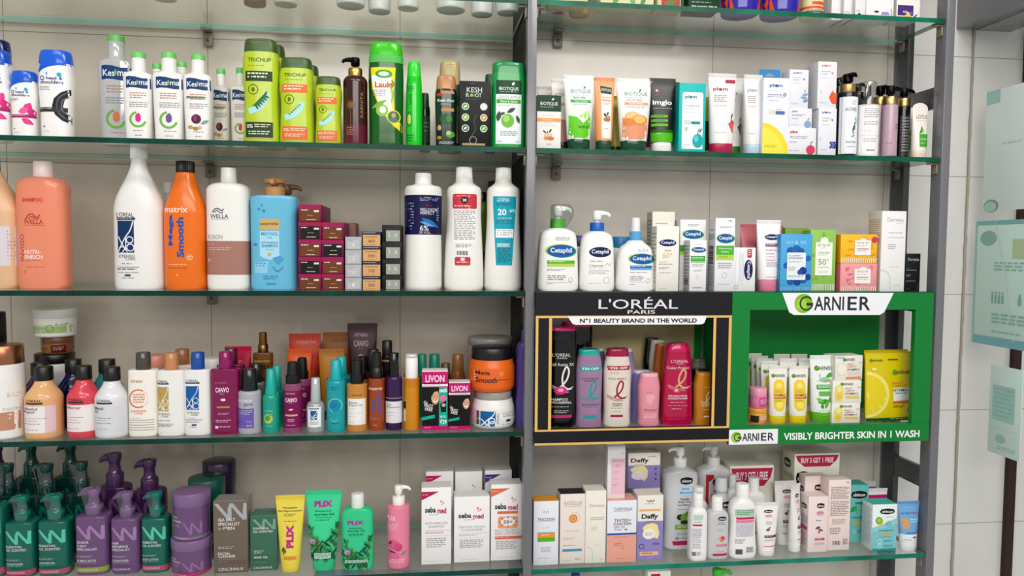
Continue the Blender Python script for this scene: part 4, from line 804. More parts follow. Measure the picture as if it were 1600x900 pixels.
bottle('serum_bottle', 'silver grey squat bottle with clear black cap and violet label', S, 372.5, 408.5, 576, .040, sh(.93, .72, 'dome', .94), None, 'a9a9b3', ('dark', .70, .335, '26282b', 'g', .9), [T('ROHUP', .40, .475, .60, .045, 'e3e3ea', .012), T('pro', .55, .54, .36, .045, '5a5a66', .01), R(.04, .595, .76, .90, '6a5aa8'), L(.08, .62, .7, .70, 3, 'b5aad6'), L(.08, .72, .4, .73, 1, 'b5aad6'), T('50g', .56, .80, .26, .04, 'a99bd0'), L(.08, .86, .3, .875, 1, 'd6cfe8'), L(.45, .85, .7, .88, 2, 'c9c0e0')])
def spray_teal(label, x0, x1, yt, y):
    return bottle('spray_bottle', label, S, x0, x1, yt, y, sh(.86, .74, 'dome', .94, rb=.05), None, '0f9a86', ('cyl', .72, .40, '16a79a', 'p', .72), [E(.42, .77, .26, .075, 'b5c25a'), E(.38, .76, .15, .045, '4a9a4c'), L(.25, .64, .75, .67, 1, '7fd0b8'), V(.55, .71, .4, .12, 40, '5fb53f'), L(.3, .88, .7, .90, 1, '8fd4c0')], k='g')
spray_teal('teal spray bottle with tapering cap and a lime label, beside the silver one', 410.5, 437, 576, .042)
spray_teal('teal spray bottle half hidden behind the lime labelled one', 421, 445, 571, .085)
def canvo(label, x0, x1, yt, y):
    return bottle('spray_bottle', label, S, x0, x1, yt, y, sh(.955, .8, 'sq', .96, rb=.04), None, '8a4a6a', ('spray', .74, .305, '1b1b1d', 'p'), [W_(.40, .93, '7a1c55'), T('streax', .45, .435, .5, .03, 'c2938a', .006), T('CANVO', .48, .53, .60, .06, 'efdbe6', .022), L(.36, .57, .6, .58, 1, 'd9b0c6'), V(.48, .665, .26, .08, 10, 'f0dce6'), R(.16, .735, .80, .76, 'c9a46a'), L(.3, .80, .66, .85, 3, 'd9a9c2'), L(.2, .885, .8, .90, 1, 'e0bcd0')], k='g')
canvo('mauve spray bottle with black nozzle and raspberry label, front row', 443, 472.5, 565, .043)
canvo('mauve spray bottle with black nozzle half hidden behind its twin', 459, 486, 558.5, .09)
tube('cream_tube', 'tall red-orange tube in the rear row of tubes', S, 452, 502, 521, .20, 'c83f26', (.7, .12, '9a2f1c'), [T('matrix', .55, .10, .60, .045, 'e89a7a', .006)])
tube('cream_tube', 'shorter bright orange tube before the red-orange one', S, 449.5, 488, 545, .15, 'e0591c', (.7, .12, '2a2a2a'), [T('matrix', .6, .13, .5, .045, 'f0a070')])
tube('cream_tube', 'tall copper brown tube in the rear row of tubes', S, 504.5, 549.5, 519, .20, '96592a', (.7, .12, '5f3a1c'), [T('matrix', .58, .10, .58, .045, '7a4520', .006)], k='s')
tube('cream_tube', 'shorter ochre tube before the copper brown one', S, 498, 538.5, 545, .15, 'b5762f', (.7, .12, '2a2a2a'), [T('Mega', .35, .5, .22, .1, '2d4f9a', .02, 90)], k='s')
tube('cream_tube', 'tallest tube, dark plum with pale lettering', S, 543, 590, 505, .17, '3f1528', (.7, .12, '2a0d1a'), [T('streax', .46, .12, .44, .04, 'b5959d', .010), T('CANVO', .46, .215, .48, .062, 'c0a0a8', .014), L(.38, .265, .54, .275, 1, '9f7f88'), V(.46, .34, .18, .06, 0, 'd0b8be'), R(.25, .6, .65, .62, '8a6a4a')])
bottle('serum_bottle', 'small clear glass serum bottle with white emblem label and clear cap', S, 479, 507.5, 590, .042, sh(.80, .5, 'dome', .95, rb=.05), None, 'b9bfc0', ('cyl', .56, .44, 'd5d9da', 't', .84), [R(.12, .525, .84, .90, 'eceeee')]+xenso(.28, .59, .66, .77, '1f5a96')+[R(.2, .545, .74, .565, '55585f'), L(.26, .80, .7, .86, 2, '6a7078')], k='t')
def teal_serum(label, x0, x1, yt, y):
    return bottle('serum_bottle', label, S, x0, x1, yt, y, sh(.93, .72, 'dome', .95, rb=.04), None, '159aa0', ('cyl', .62, .275, '19aab0', 'p', .80), [L(.3, .36, .75, .42, 2, '0d6f80'), O(.50, .62, .36, .05, '6fc7cf', -40, 250), O(.48, .62, .28, .02, '0f6a9a'), E(.48, .63, .22, .075, '1387b0'), L(.34, .60, .62, .66, 3, '0b5a80'), O(.47, .80, .18, .03, '7fd0d6', 180, 340), L(.3, .87, .7, .9, 1, '0d6f80')], k='g')
teal_serum('turquoise serum bottle with tapering cap and round emblem', 510, 540.5, 562, .042)
teal_serum('turquoise serum bottle half hidden behind the round emblem one', 519, 548, 557, .088)
bottle('serum_bottle', 'amber oil bottle with black pump cap and white label', S, 541.5, 574.5, 562, .043, sh(.955, .68, 'sq', .96), None, 'c08440', ('spray', .62, .33, '151517', 'p'), [L(.28, .475, .82, .50, 1, '5f3f20'), R(.10, .53, .92, .90, 'ebe8e4'), T('Absolut', .36, .585, .42, .035, '55555a'), T('Repair Oil', .46, .625, .62, .035, '55555a'), L(.14, .665, .5, .675, 1, 'a9a9ad'), L(.14, .73, .8, .74, 1, '8a8a90'), L(.14, .78, .6, .79, 1, 'a9a9ad'), L(.14, .86, .5, .87, 1, '8a8a90')], k='g')
bottle('serum_bottle', 'amber oil bottle hidden behind the white labelled one, black cap showing', S, 552, 582, 556, .09, sh(.955, .68, 'sq'), None, '96602c', ('spray', .62, .33, '131315', 'p'), k='g')
bottle('serum_bottle', 'rust red translucent serum bottle with blue upright lettering and black pump cap', S, 575.5, 601.5, 549.5, .043, sh(.965, .8, 'sq', .97), None, '94452a', ('spray', .74, .335, '161618', 'p'), [T('matrix', .46, .455, .82, .04, 'e8d0c2', .012), T('Mega', .34, .665, .16, .22, '3c5aa8', .03, 90), T('Smooth', .64, .645, .25, .24, '3c5aa8', .03, 90), L(.15, .84, .8, .85, 1, 'd9a890'), L(.15, .875, .7, .885, 1, '7a2a14'), L(.34, .92, .6, .93, 1, 'd9a890')], k='g')
bottle('serum_bottle', 'black capped serum bottle behind the rust red one', S, 570, 596, 545, .09, sh(.96, .8, 'sq'), None, '4a2a1c', ('cyl', .7, .3, '151517'), k='g')
bottle('serum_bottle', 'tall bottle with black cap and a gold band, second row behind the purple one', S, 596, 614, 532, .11, sh(.95, .85, 'sq'), None, '2a2326', ('cyl', .9, .18, '161618'), [W_(.23, .25, 'a98a4a')], k='g')
bottle('serum_bottle', 'slender dark purple serum bottle with long black cap and white label', S, 602.5, 628.5, 551, .043, sh(.93, .74, 'dome', .95), None, '3a1a4a', ('cyl', .60, .30, '17171a', 'g', .97), [R(.0, .575, 1, .58, 'c9c2cf'), R(.02, .62, .98, .90, 'dcdae0'), T('Curl', .22, .66, .26, .03, '55555a'), T('Expression', .46, .695, .7, .03, '55555a'), L(.08, .76, .7, .77, 1, '8a8a90'), L(.08, .80, .55, .81, 1, 'a9a9ad')], k='g')
bottle('serum_bottle', 'golden oil bottle with white cap and small black label edge', S, 630.5, 655.5, 558.5, .043, sh(.975, .86, 'sq', .97), None, 'bf7a1c', ('cyl', .80, .28, 'eceae6', 'p', .98), [R(.0, .60, .16, .70, '1d1d1f'), R(.0, .72, .14, .88, 'd9cdb5'), L(.7, .63, .95, .66, 2, 'd9a85a'), R(.3, .885, .95, .90, 'c98a30')], k='g', liquid=(.86, 'c9841f'))
bottle('serum_bottle', 'golden oil bottle hidden behind the front white-capped one', S, 631, 654, 553, .085, sh(.975, .86, 'sq'), None, 'b5731c', ('cyl', .80, .28, 'e2e0dc', 'p', .98), k='g')
bottle('serum_bottle', 'green capped bottle behind the magenta carton, next to the golden oil', S, 650, 669, 553, .15, sh(.9, .7), None, '0f6a50', ('cyl', .74, .3, '128068', 'p', .95), k='g')
bottle('serum_bottle', 'green capped bottle behind the magenta carton, farther from the golden oil', S, 668, 689, 553, .155, sh(.9, .7), None, '0f6a50', ('cyl', .80, .3, '128068', 'p', .95), k='g')
bottle('serum_bottle', 'small brown capped bottle behind the two magenta cartons', S, 688, 704, 567, .15, sh(.9, .8), None, '4a3320', ('cyl', .9, .2, '5f4a34', 'p'), k='g')
bottle('serum_bottle', 'bronze capped bottle behind the smaller magenta carton', S, 703, 727, 553, .15, sh(.8, .75, 'slope'), None, '7d5230', ('cyl', .76, .22, '8a6038', 's', .95), k='g')
def magenta(label, x0, x1, yt, y, offer):
    pr = [R(0, 0, 1, .25, 'c21f6e'), T('LIVON', .5, .135, .74, .12, 'f0d6e2', .022), R(.06, .205, .96, .225, '3a1a2a'), R(0, .225, 1, .265, 'e0dce0'), L(.08, .235, .92, .255, 1, '8a6a78'), R(0, .28, 1, .93, '1d1a1b'), R(0, .93, 1, 1, 'c21f6e'), L(.08, .95, .45, .97, 1, 'e8b0cc'), R(0, 0, 1, .02, 'dcd4d8')]
    fx = .50 if offer else .80
    pr += [P([(fx-.20, .29), (min(.97, fx+.20), .29), (min(.97, fx+.18), .62), (fx+.16, .70), (fx-.02, .62), (fx-.18, .46)], '2c1d18'), E(fx+.01, .445, .155, .125, 'cfa387'), P([(fx-.20, .30), (fx+.19, .30), (fx+.14, .345), (fx-.02, .355), (fx-.13, .43), (fx-.17, .50)], '221612'), B([(fx-.06, .505), (fx+.02, .525), (fx+.10, .50)], .035, 'f6f2ee'), R(fx-.08, .425, fx-.02, .434, '2a1a14'), R(fx+.05, .422, fx+.11, .431, '2a1a14')]
    pr += [T('Go', .14, .53, .15, .05, 'efe8ea', .01, -8), T('FRIZZ', .26, .59, .34, .05, 'efe8ea', .012, -8), T('FREE', .26, .65, .30, .05, 'efe8ea', .012, -8), P([(.0, .78), (.5, .74), (.5, .795), (.0, .835)], '1fa88f')]
    if offer: pr += [R(.66, .28, .99, .93, '25a890'), T('FREE', .83, .34, .3, .055, 'f0f0f0', .03, 8), E(.83, .47, .12, .06, 'e36fa0'), P([(.70, .56), (.94, .5), (.94, .7), (.74, .7)], '2a1c1c'), E(.84, .58, .08, .03, 'd0a285'), T('₹29', .83, .86, .26, .075, 'eef4f2', .02), L(.7, .76, .95, .80, 2, 'e0f0ec')]
    return carton('serum_box', label, S, x0, x1, yt, y, .032, 'c21f6e', pr, top='dcd4d8')
magenta('magenta and black carton with teal free offer strip', 659.5, 699.5, 579, .026, True)
magenta('smaller magenta and black carton beside the free offer one', 701, 734.5, 597, .028, False)
_jb = jar('mask_jar', 'wide white jar with silver lid and blue emblem under the orange jar', S, 735.5, 804, 608, .062, 'e4e3e0', (.84, .22, '9a9792'), [R(.11, .50, .17, .88, '55555a'), R(.05, .42, .11, .95, 'd9b5c0')]+xenso(.19, .50, .52, .92, '1f5f96')+[T('XTENSO', .57, .70, .3, .05, '7a7d84', 0, 90), R(.66, .55, .95, .56, '7a7d84'), L(.68, .6, .95, .68, 2, '8a8d94'), R(.76, .74, .86, .80, '2a2c30'), L(.66, .86, .9, .89, 1, '8a8d94')], lk='s', prof=[(0, .80), (.03, .9), (.12, .97), (.35, 1), (.7, .97), (.9, .9), (1, .86)])
jar('mask_jar', 'wide orange jar with black lid standing on the white silver-lidded jar', S, 732, 804, 541, .062, 'e0651f', (.88, .27, '1c1c1e'), [T('Mega', .27, .55, .30, .12, '3a2f38', .02), T('Smooth', .35, .70, .44, .12, '3a2f38', .02), R(.58, .69, .85, .705, '5a3a30'), O(.66, .55, .04, .008, 'f3c9a8'), L(.10, .5, .14, .75, 4, 'f3c9a8')], on=_jb, prof=[(0, .80), (.05, .92), (.14, .98), (.4, 1), (.75, .99), (.9, .93), (1, .90)])
jar('mask_jar', 'pink grey jar hidden behind the two wide jars', S, 730, 800, 526, .16, 'b58a86', (1, .08, '8f8a84'))
bottle('salon_bottle', 'violet bottle squeezed against the dark divider panel', S, 806, 838, 515, .050, sh(.88, .5, 'dome'), .034, '4a3a86', ('cyl', .5, .12, '5a4a90'), n=3, k='s')
# ================================================================== hair care bay, shelf of purple and green pump bottles
GRP[0] = 'on the shelf of purple and green bottles'
S = 'L4'
def nn(c, x0=.06, x1=.92, y0=.41, y1=.575):
    a, b = x1-x0, y1-y0; w = .075
    return [P([(x0, y0), (x0+.13*a, y0), (x0+.55*a, y1), (x0+.42*a, y1)], c), P([(x0+.45*a, y0), (x0+.58*a, y0), (x0+1.0*a, y1), (x0+.87*a, y1)], c), P([(x0+.42*a, y1), (x0+.42*a, y0+.3*b), (x0+.50*a, y0), (x0+.54*a, y0), (x0+.54*a, y1)], c), P([(x0+.87*a, y1-.1*b), (x0+.90*a, y0), (x0+1.0*a, y0), (x0+1.0*a, y1)], c)]
def cinc(label, x0, x1, yt, y, kind, words, bandc, wrap=True, pale=None):
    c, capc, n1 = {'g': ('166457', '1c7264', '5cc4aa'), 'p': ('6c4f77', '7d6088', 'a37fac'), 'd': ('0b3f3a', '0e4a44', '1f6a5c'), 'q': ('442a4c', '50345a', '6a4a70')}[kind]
    pr = nn(n1)+[T(w, .10+.031*len(w), .605+.042*i, .062*len(w), .030, 'd3d6d2', .012) for i, w in enumerate(words[0])]+[L(.08, .765, .6, .79, 2, 'a9b5b0'), T(words[1], .10+.026*len(words[1]), .825, .052*len(words[1]), .026, 'd3d6d2', .012), L(.08, .85, .7, .86, 1, 'a9b5b0'), R(.0, .905, .99, .965, bandc), T('CINCINNUS', .42, .935, .6, .024, 'd9c9cf' if bandc != '6c4f77' else 'c9cdd0', .004)]
    r = bottle('pump_bottle', label, S, x0, x1, yt, y, sh(.90, .50, 'sq', .96, rb=.03), .05, c, ('pump', .54, .30, capc, 'g', (-1, capc, 'beak')), pr, n=3.4, k='g')
    if wrap:                                                    # shrink film from the spout down to the shoulder
        W = at(x1, 830, y).x-at(x0, 830, y).x; H = r['top_z']-ZS['L4']; q = W*.26; mb = MB(); R_ = []
        for t, lx, rx, hy in ((0, -1.05, 1.06, 1.06), (.25, -1.15, 1.03, 1.03), (.5, -1.35, .9, .86), (.75, -1.62, .78, .74), (.9, -1.72, .74, .7), (1.0, -1.55, .72, .6)):
            z = H*(.705+.275*t); cx, rr = (lx+rx)/2*q, (rx-lx)/2*q
            R_.append([(cx+rr*math.cos(2*math.pi*i/32), hy*q*math.sin(2*math.pi*i/32), z) for i in range(32)])
        mb.loft(R_, M('e2e6e6', 'x')); o = mb.build('shrink_film', r); o['label'] = 'clear shrink film over the pump'
    return r
EO = (('ESSENTIAL', 'OIL SCENTED'),)
cinc('green pump bottle cut by the frame edge, nearer row', -42, 13, 738, .078, 'g', EO+('CONDITIONER',), 'b5506f')
cinc('green pump bottle with pink foot band, first whole one from the frame edge', 13, 60, 774, .075, 'g', EO+('CONDITIONER',), 'b5506f')
cinc('green pump bottle with pink foot band, next to the lime-banded purple one', 64, 113, 772, .075, 'g', EO+('SHOWER GEL',), 'b5506f')
cinc('purple pump bottle with a lime green foot band', 122, 174, 762, .075, 'p', (('SENIOR', 'SCENT', 'SPECIALIST'), 'BUBBLE BATH'), '8f9f3f')
cinc('purple pump bottle with a plain foot band, between lime-banded purple and green', 177, 222, 768, .072, 'p', (('HAIR', 'REPAIRING', 'SPECIALIST'), 'CONDITIONER'), '6c4f77')
cinc('green pump bottle with pink foot band, beside the purple jars', 224, 267, 768, .072, 'g', EO+('BODY LOTION',), 'b5506f')
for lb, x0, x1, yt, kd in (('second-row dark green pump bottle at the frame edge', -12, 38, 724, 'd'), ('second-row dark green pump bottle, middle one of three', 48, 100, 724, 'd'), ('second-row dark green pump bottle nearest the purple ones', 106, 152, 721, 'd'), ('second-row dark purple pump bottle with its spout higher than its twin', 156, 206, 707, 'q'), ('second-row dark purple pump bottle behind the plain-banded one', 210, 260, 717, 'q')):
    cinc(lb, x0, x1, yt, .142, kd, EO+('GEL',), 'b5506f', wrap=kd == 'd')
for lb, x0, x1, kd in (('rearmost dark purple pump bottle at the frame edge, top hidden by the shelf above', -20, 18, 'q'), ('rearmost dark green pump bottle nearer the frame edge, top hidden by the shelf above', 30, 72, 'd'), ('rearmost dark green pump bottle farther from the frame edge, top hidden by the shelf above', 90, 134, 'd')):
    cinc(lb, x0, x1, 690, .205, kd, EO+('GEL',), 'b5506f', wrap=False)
def pj(label, x0, x1, yt, y, on=None, H=None, band=None, c='6c4f77', lid='7f628c', n=True):
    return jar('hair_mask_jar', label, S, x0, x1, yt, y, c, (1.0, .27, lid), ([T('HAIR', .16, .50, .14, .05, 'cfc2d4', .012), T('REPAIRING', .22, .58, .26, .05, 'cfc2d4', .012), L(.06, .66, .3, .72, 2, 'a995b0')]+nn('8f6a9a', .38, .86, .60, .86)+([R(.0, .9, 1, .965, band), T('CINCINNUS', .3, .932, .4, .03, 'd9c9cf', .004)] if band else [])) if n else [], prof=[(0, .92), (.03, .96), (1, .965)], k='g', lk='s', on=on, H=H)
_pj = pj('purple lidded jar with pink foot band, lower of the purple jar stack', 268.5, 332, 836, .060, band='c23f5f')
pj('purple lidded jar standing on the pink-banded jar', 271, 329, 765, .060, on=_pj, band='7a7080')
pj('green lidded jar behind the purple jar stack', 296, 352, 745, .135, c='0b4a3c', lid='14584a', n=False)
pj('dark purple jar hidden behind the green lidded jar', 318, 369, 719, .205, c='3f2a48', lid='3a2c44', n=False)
carton('cleanser_box', 'taupe carton with large zigzag emblem and white lettering', S, 333.5, 387, 783, .035, .045, '6f6257', nn('a7adb0', .02, .98, .03, .26)+[T('SEA SALT', .39, .255, .50, .042, 'e6e4e0', .01), T('SPECIALIST', .46, .315, .64, .042, 'e6e4e0', .01), T('for', .2, .375, .12, .034, 'c9c4bc'), T('MEN', .46, .375, .32, .042, 'e6e4e0', .01), L(.14, .63, .6, .67, 2, 'c9c4bc'), T('FACIAL', .31, .725, .36, .036, 'e6e4e0', .01), T('CLEANSER', .39, .765, .5, .036, 'e6e4e0', .01), R(.14, .81, .66, .813, 'b5aea5'), L(.14, .84, .5, .85, 1, 'b5aea5'), T('CINCINNUS', .5, .945, .72, .040, 'e6e4e0', 0)], top='8c8880', side='7a756c', k='g')
carton('hair_oil_box', 'green carton with zigzag emblem, beside the taupe carton', S, 391, 433, 806, .040, .045, '3f6b57', nn('7fa08f', .08, .95, .06, .25)+[T('ESSENTIAL', .42, .225, .60, .036, 'dfe6e0', .008), T('OIL SCENTED', .48, .285, .74, .038, 'dfe6e0', .01), L(.14, .63, .5, .70, 2, 'b5c6bc'), T('HAIR OIL', .40, .755, .52, .040, 'dfe6e0', .01), R(.14, .84, .6, .843, 'b5c6bc'), T('CINCINNUS', .46, .945, .7, .038, 'dfe6e0', 0)], top='4f7a66', side='355a4a', k='g')
def leafy(y0=.55, y1=.95):
    d = y1-y0; q = []
    rr = random.Random(5)
    for i in range(64):
        x = rr.uniform(.08, .92); hgt = .35+abs(x-.5)*1.5; yy = y0+d*(1.0-hgt*.95*rr.uniform(0, 1)); q.append(V(x, yy, rr.uniform(.16, .32), .055, rr.choice([60, 75, 100, 120, 45, 135])+rr.uniform(-12, 12), rr.choice(['2f6a3f', '1f4a35', '5a8a3f', '3f7a4a', '27543c'])))
    q += [E(.22, y0+d*.55, .09, .035, 'b59ab0'), E(.25, y0+d*.58, .06, .022, '8f7a9a')]
    return q
tube('cream_tube', 'yellow squeeze tube with magenta upright lettering', S, 431, 477, 773.5, .040, 'e6d24f', (.62, .08, 'e6d24f'), [T('Pineapple', .50, .165, .48, .026, '3a3a2a', .012), T('De-Pigmentation', .51, .205, .80, .028, '3a3a2a', .012), L(.3, .24, .7, .28, 2, '8a8050'), L(.3, .33, .75, .35, 1, '8a8050'), T('PLIX', .51, .53, .30, .25, 'c0338f', .06, 90), V(.27, .70, .22, .07, 70, '4a6a2f'), V(.34, .71, .22, .07, 110, '4a6a2f'), V(.3, .74, .2, .06, 90, '5a7a3a'), E(.52, .81, .22, .025, 'e0a04a'), L(.3, .79, .75, .84, 3, 'd0703f')], D=.03, wb=.66)
tube('cream_tube', 'wide mint green squeeze tube with rosemary print', S, 477.5, 534.5, 766, .043, '3ccf92', (.62, .13, '35c488'), [T('PLIX', .50, .165, .50, .075, 'b0309a', .06), T('Rosemary', .51, .255, .44, .026, '1f4a3a', .014), T('Anti-Hair Fall', .52, .295, .54, .028, '1f4a3a', .014), L(.3, .33, .75, .345, 1, '2a6a50'), L(.3, .36, .7, .38, 1, '2a6a50')]+leafy(.36, .83)+[R(.27, .76, .72, .83, 'b5d9c9'), L(.3, .77, .7, .82, 3, '3a5a4a')], D=.034, wb=.68)
bottle('conditioner_bottle', 'mint green flat bottle with white cap and rosemary print', S, 534, 584, 770, .043, sh(.86, .52, 'dome', .94, rb=.05), .036, '37c88c', ('flip', .40, .185, 'e4e6e3', 'p', .97), [T('PLIX', .46, .365, .5, .055, 'b0309a', .05), T('Rosemary', .47, .44, .40, .024, '1f4a3a', .012), T('Anti-Hair Fall', .47, .475, .52, .026, '1f4a3a', .012), L(.25, .51, .7, .55, 3, '2a6a50')]+leafy(.52, .95)+[R(.15, .86, .82, .90, 'b5d9c9'), L(.18, .87, .8, .93, 3, '3a5a4a')], n=3, k='s')
bottle('pump_bottle', 'pink pump bottle with white pump and rose print', S, 605, 640.5, 757.5, .043, sh(.955, .62, 'sq', .95, rb=.04), None, 'e883a0', ('pump', .55, .235, 'efeeea', 'p', (1, 'f1f0ec')), [T('PLIX', .20, .375, .42, .055, 'f3c2d0', .05), L(.06, .44, .5, .53, 4, 'f3c2d0'), E(.3, .70, .26, .06, 'd8608c'), E(.5, .73, .18, .05, 'c9487a'), V(.16, .68, .22, .1, 60, '3f4a3c'), V(.25, .79, .4, .09, -15, '3a4438'), V(.72, .81, .3, .12, 40, '6f9a5a'), R(.05, .80, .55, .90, 'd96a92'), L(.08, .88, .8, .93, 2, 'f6d3dd')], k='s')
def seba(label, x0, x1, yt, y, tri, words, accent=None, spf=False, back=False):
    pr = []
    if tri: pr += [P([(.0, .05), (.60, .05), (.0, .16)], tri), L(.03, .085, .28, .1, 1, 'e8d0d8')]
    b = T('seba', .30, .285, .36, .075, '33463f', .03); m = T('med', .68, .30, .30, .075, 'c03a60', .03)
    pr += [b, m, E(.66, .18, .035, None, 'd98aa0'), E(.74, .20, .03, None, 'd98aa0'), E(.68, .22, .025, None, 'e0a5b5'), L(.26, .345, .6, .36, 1, '9a9aa2')]
    if spf: pr = pr[:-1]+[R(.2, .28+.07, .84, .385, 'e0714a'), R(.22, .42, .84, .575, 'e8a27a', .04), E(.53, .49, .22, .06, 'f1efec')]+[V(.53+.26*math.cos(a*.785), .49+.06*math.sin(a*.785), .1, .05, -a*45, 'e0714a') for a in range(8)]+[T('50+', .53, .49, .28, .045, '4a4a4e', .006)]
    if not back:
        yy = .60 if spf else .46
        pr += [T(w, .50, yy+.045*i, .075*min(10, len(w)), .030, 'a9a6ac', 0) for i, w in enumerate(words)]
        if accent: pr += [R(.13, .555 if not spf else .68, .98, .558 if not spf else .715, accent), L(.13, .575, .75, .60, 2, accent) if not spf else L(.16, .69, .6, .705, 1, 'f0c9b5'), R(.13, .625, .98, .627, accent)]
        pr += [L(.16, .74 if spf else .655, .82, .86 if spf else .79, 5, 'a5a3a8'), L(.2, .955, .8, .965, 1, 'b5b3b8')]
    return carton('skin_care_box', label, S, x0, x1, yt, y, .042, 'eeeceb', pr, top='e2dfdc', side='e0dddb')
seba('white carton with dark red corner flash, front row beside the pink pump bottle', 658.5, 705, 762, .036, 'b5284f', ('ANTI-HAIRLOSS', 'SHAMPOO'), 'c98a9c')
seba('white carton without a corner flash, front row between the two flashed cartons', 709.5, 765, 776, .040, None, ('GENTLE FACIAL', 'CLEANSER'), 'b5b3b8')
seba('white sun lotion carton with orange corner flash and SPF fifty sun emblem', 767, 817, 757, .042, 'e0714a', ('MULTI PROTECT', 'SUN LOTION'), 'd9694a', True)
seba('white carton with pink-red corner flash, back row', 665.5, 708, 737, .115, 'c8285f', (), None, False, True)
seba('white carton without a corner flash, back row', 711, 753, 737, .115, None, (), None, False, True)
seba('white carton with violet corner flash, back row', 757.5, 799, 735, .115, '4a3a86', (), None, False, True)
# ================================================================== skin care bay, shelf of face wash tubes
GRP[0] = 'on the shelf of face wash tubes'
S = 'R1'
LF, DGR = '2f5f3a', '17452f'
carton('skin_care_box', 'small white and dark green carton with almonds, beside the middle post', S, 838.5, 876, 149, .012, .032, 'e9e4de', [R(0, 0, 1, .30, '123f2c'), T('BIOTIQUE', .5, .16, .72, .075, 'd9e2dc', .008), V(.66, .07, .12, .08, 45, 'd9e2dc'), L(.14, .215, .86, .235, 1, 'a9bdb0'), T('ALMOND', .48, .37, .5, .03, 'dcc3b2'), R(0, .425, 1, .49, 'e8975a'), T('Soothing', .45, .457, .4, .03, 'f5e3d5', .01), L(.3, .51, .66, .525, 1, '8a8580'), L(.15, .555, .85, .57, 1, 'b5b0aa'), V(.32, .68, .2, .07, 140, LF), V(.56, .66, .2, .08, 60, LF), V(.44, .69, .12, .05, 100, LF), E(.4, .745, .10, .03, 'e6b5a5'), E(.55, .74, .10, .03, 'e6b5a5'), E(.42, .80, .14, .032, 'd98a4a'), E(.58, .805, .14, .032, 'c9743a'), L(.4, .90, .6, .93, 2, 'a9a49e')], top='123f2c')
tube('face_wash_tube', 'pale frosted tube behind the almond carton', S, 838, 871, 135, .100, 'd9d9d4', (.7, .14, '1c2a22'), [W_(.55, .86, 'b5a5a0')], D=.03)
tube('face_wash_tube', 'white and dusty rose tube, its edge showing between the almond carton and the green tube', S, 860, 896, 124, .065, 'e6e2de', (.7, .14, '231f1d'), [R(.12, .32, .95, .37, 'd99a80'), W_(.56, .86, 'b5807a'), T('BIOTIQUE', .5, .22, .7, .05, '6a8a78')], D=.028)
def bio(label, x0, x1, yt, y, low, acc, pic):
    pr = [P([(.03, .84), (.03, .60), (.16, .54), (.4, .56), (.6, .64), (.97, .50), (.97, .84)], low)]
    pr += [V(.66, .16, .12, .06, 60, '5f7f70'), T('BIOTIQUE', .54, .215, .62, .058, '8aa398', .006), L(.24, .265, .86, .275, 1, 'a9bab2'), T('FRUIT PEEL', .5, .30, .42, .022, acc, .006), R(.22, .33, .86, .365, acc), T('Face Wash', .54, .347, .4, .020, 'e9efe6', .01), L(.3, .39, .82, .405, 1, 'a0aaa5')]
    if pic == 'aloe': pr += [V(.58+.05*i, .53-.005*(i % 2), .30, .06, 60+16*i-20, c) for i, c in enumerate(('a5d96a', 'c5e69a', '8fcf4a', 'd9efc0', 'a5d96a'))]+[L(.45, .68, .75, .72, 2, '2f7a1a')]
    else: pr += [E(.42, .53, .20, .07, 'e8a25a'), E(.42, .525, .16, .055, 'f0c080'), E(.62, .57, .22, .07, 'd98a3f'), E(.62, .565, .17, .054, 'ecb56a'), E(.34, .60, .16, .05, 'd0803a')]
    return tube('face_wash_tube', label, S, x0, x1, yt, y, 'dde3df', (.70, .145, '0d4a33'), pr, D=.034, wb=.74, k='g')
bio('white and bright green squeeze tube with dark green cap', 879, 928.5, 118, .034, '5fbf1f', '3f9f5a', 'aloe')
tube('face_wash_tube', 'orange squeeze tube with white panel and almonds', S, 927, 959, 121, .032, 'e8985f', (.76, .135, '0d4a33'), [P([(.28, .115), (.86, .14), (.82, .235), (.32, .22)], DGR), T('BIOTIQUE', .58, .175, .46, .038, 'd9e2dc', .006, -5), P([(.31, .22), (.83, .235), (.78, .84), (.34, .83)], 'e4e2de'), T('Bio Almond', .58, .275, .4, .025, 'd98a5a', .01), R(.36, .305, .8, .33, 'e8a070'), L(.4, .35, .76, .39, 2, '9aa09c'), V(.5, .52, .26, .12, 120, LF), V(.62, .50, .2, .1, 70, LF), E(.58, .58, .17, .03, 'a8703f'), E(.66, .55, .1, .02, 'c08a55'), L(.45, .70, .7, .72, 1, 'a9a49e')], D=.032, wb=.80)
tube('face_wash_tube', 'olive yellow tube behind the orange tube', S, 949, 976, 150, .095, 'b5a845', (.8, .14, '1a1a1c'), D=.026)
bio('white and peach squeeze tube with honey slices and dark green cap', 961, 1017.5, 123, .034, 'd9906a', 'e89a80', 'honey')
tube('face_wash_tube', 'purple tube edge behind the honey slice tube', S, 994, 1018, 150, .10, '8a2a7a', (.8, .14, 'd9d5d2'), D=.026)
def glow(label, x0, x1, yt, y):
    return tube('face_wash_tube', label, S, x0, x1, yt, y, '1a1b1d', (.72, .13, 'e6e6e4'), [W_(.74, .865, '4fae1f'), W_(.70, .74, '2f5f1c'), E(.27, .17, .065, None, 'd9542f'), E(.27, .17, .03, None, 'f0e6e0'), L(.2, .23, .34, .24, 1, 'a9a9ab'), T('imglo', .46, .34, .72, .085, 'e8e8e8', .025), L(.12, .41, .84, .425, 1, 'b5b5b7'), R(.06, .50, .66, .535, '5faf2a', .03), R(.06, .56, .66, .595, '5faf2a', .03), R(.06, .62, .66, .655, '5faf2a', .03), L(.1, .51, .6, .525, 1, '1a2a12'), L(.1, .57, .6, .585, 1, '1a2a12'), T('60g', .3, .755, .16, .018, 'e0efd5')], D=.034, wb=.80, crimp='3a3a3c')
glow('black squeeze tube with green lower end and white cap', 1013, 1054, 122.5, .034)
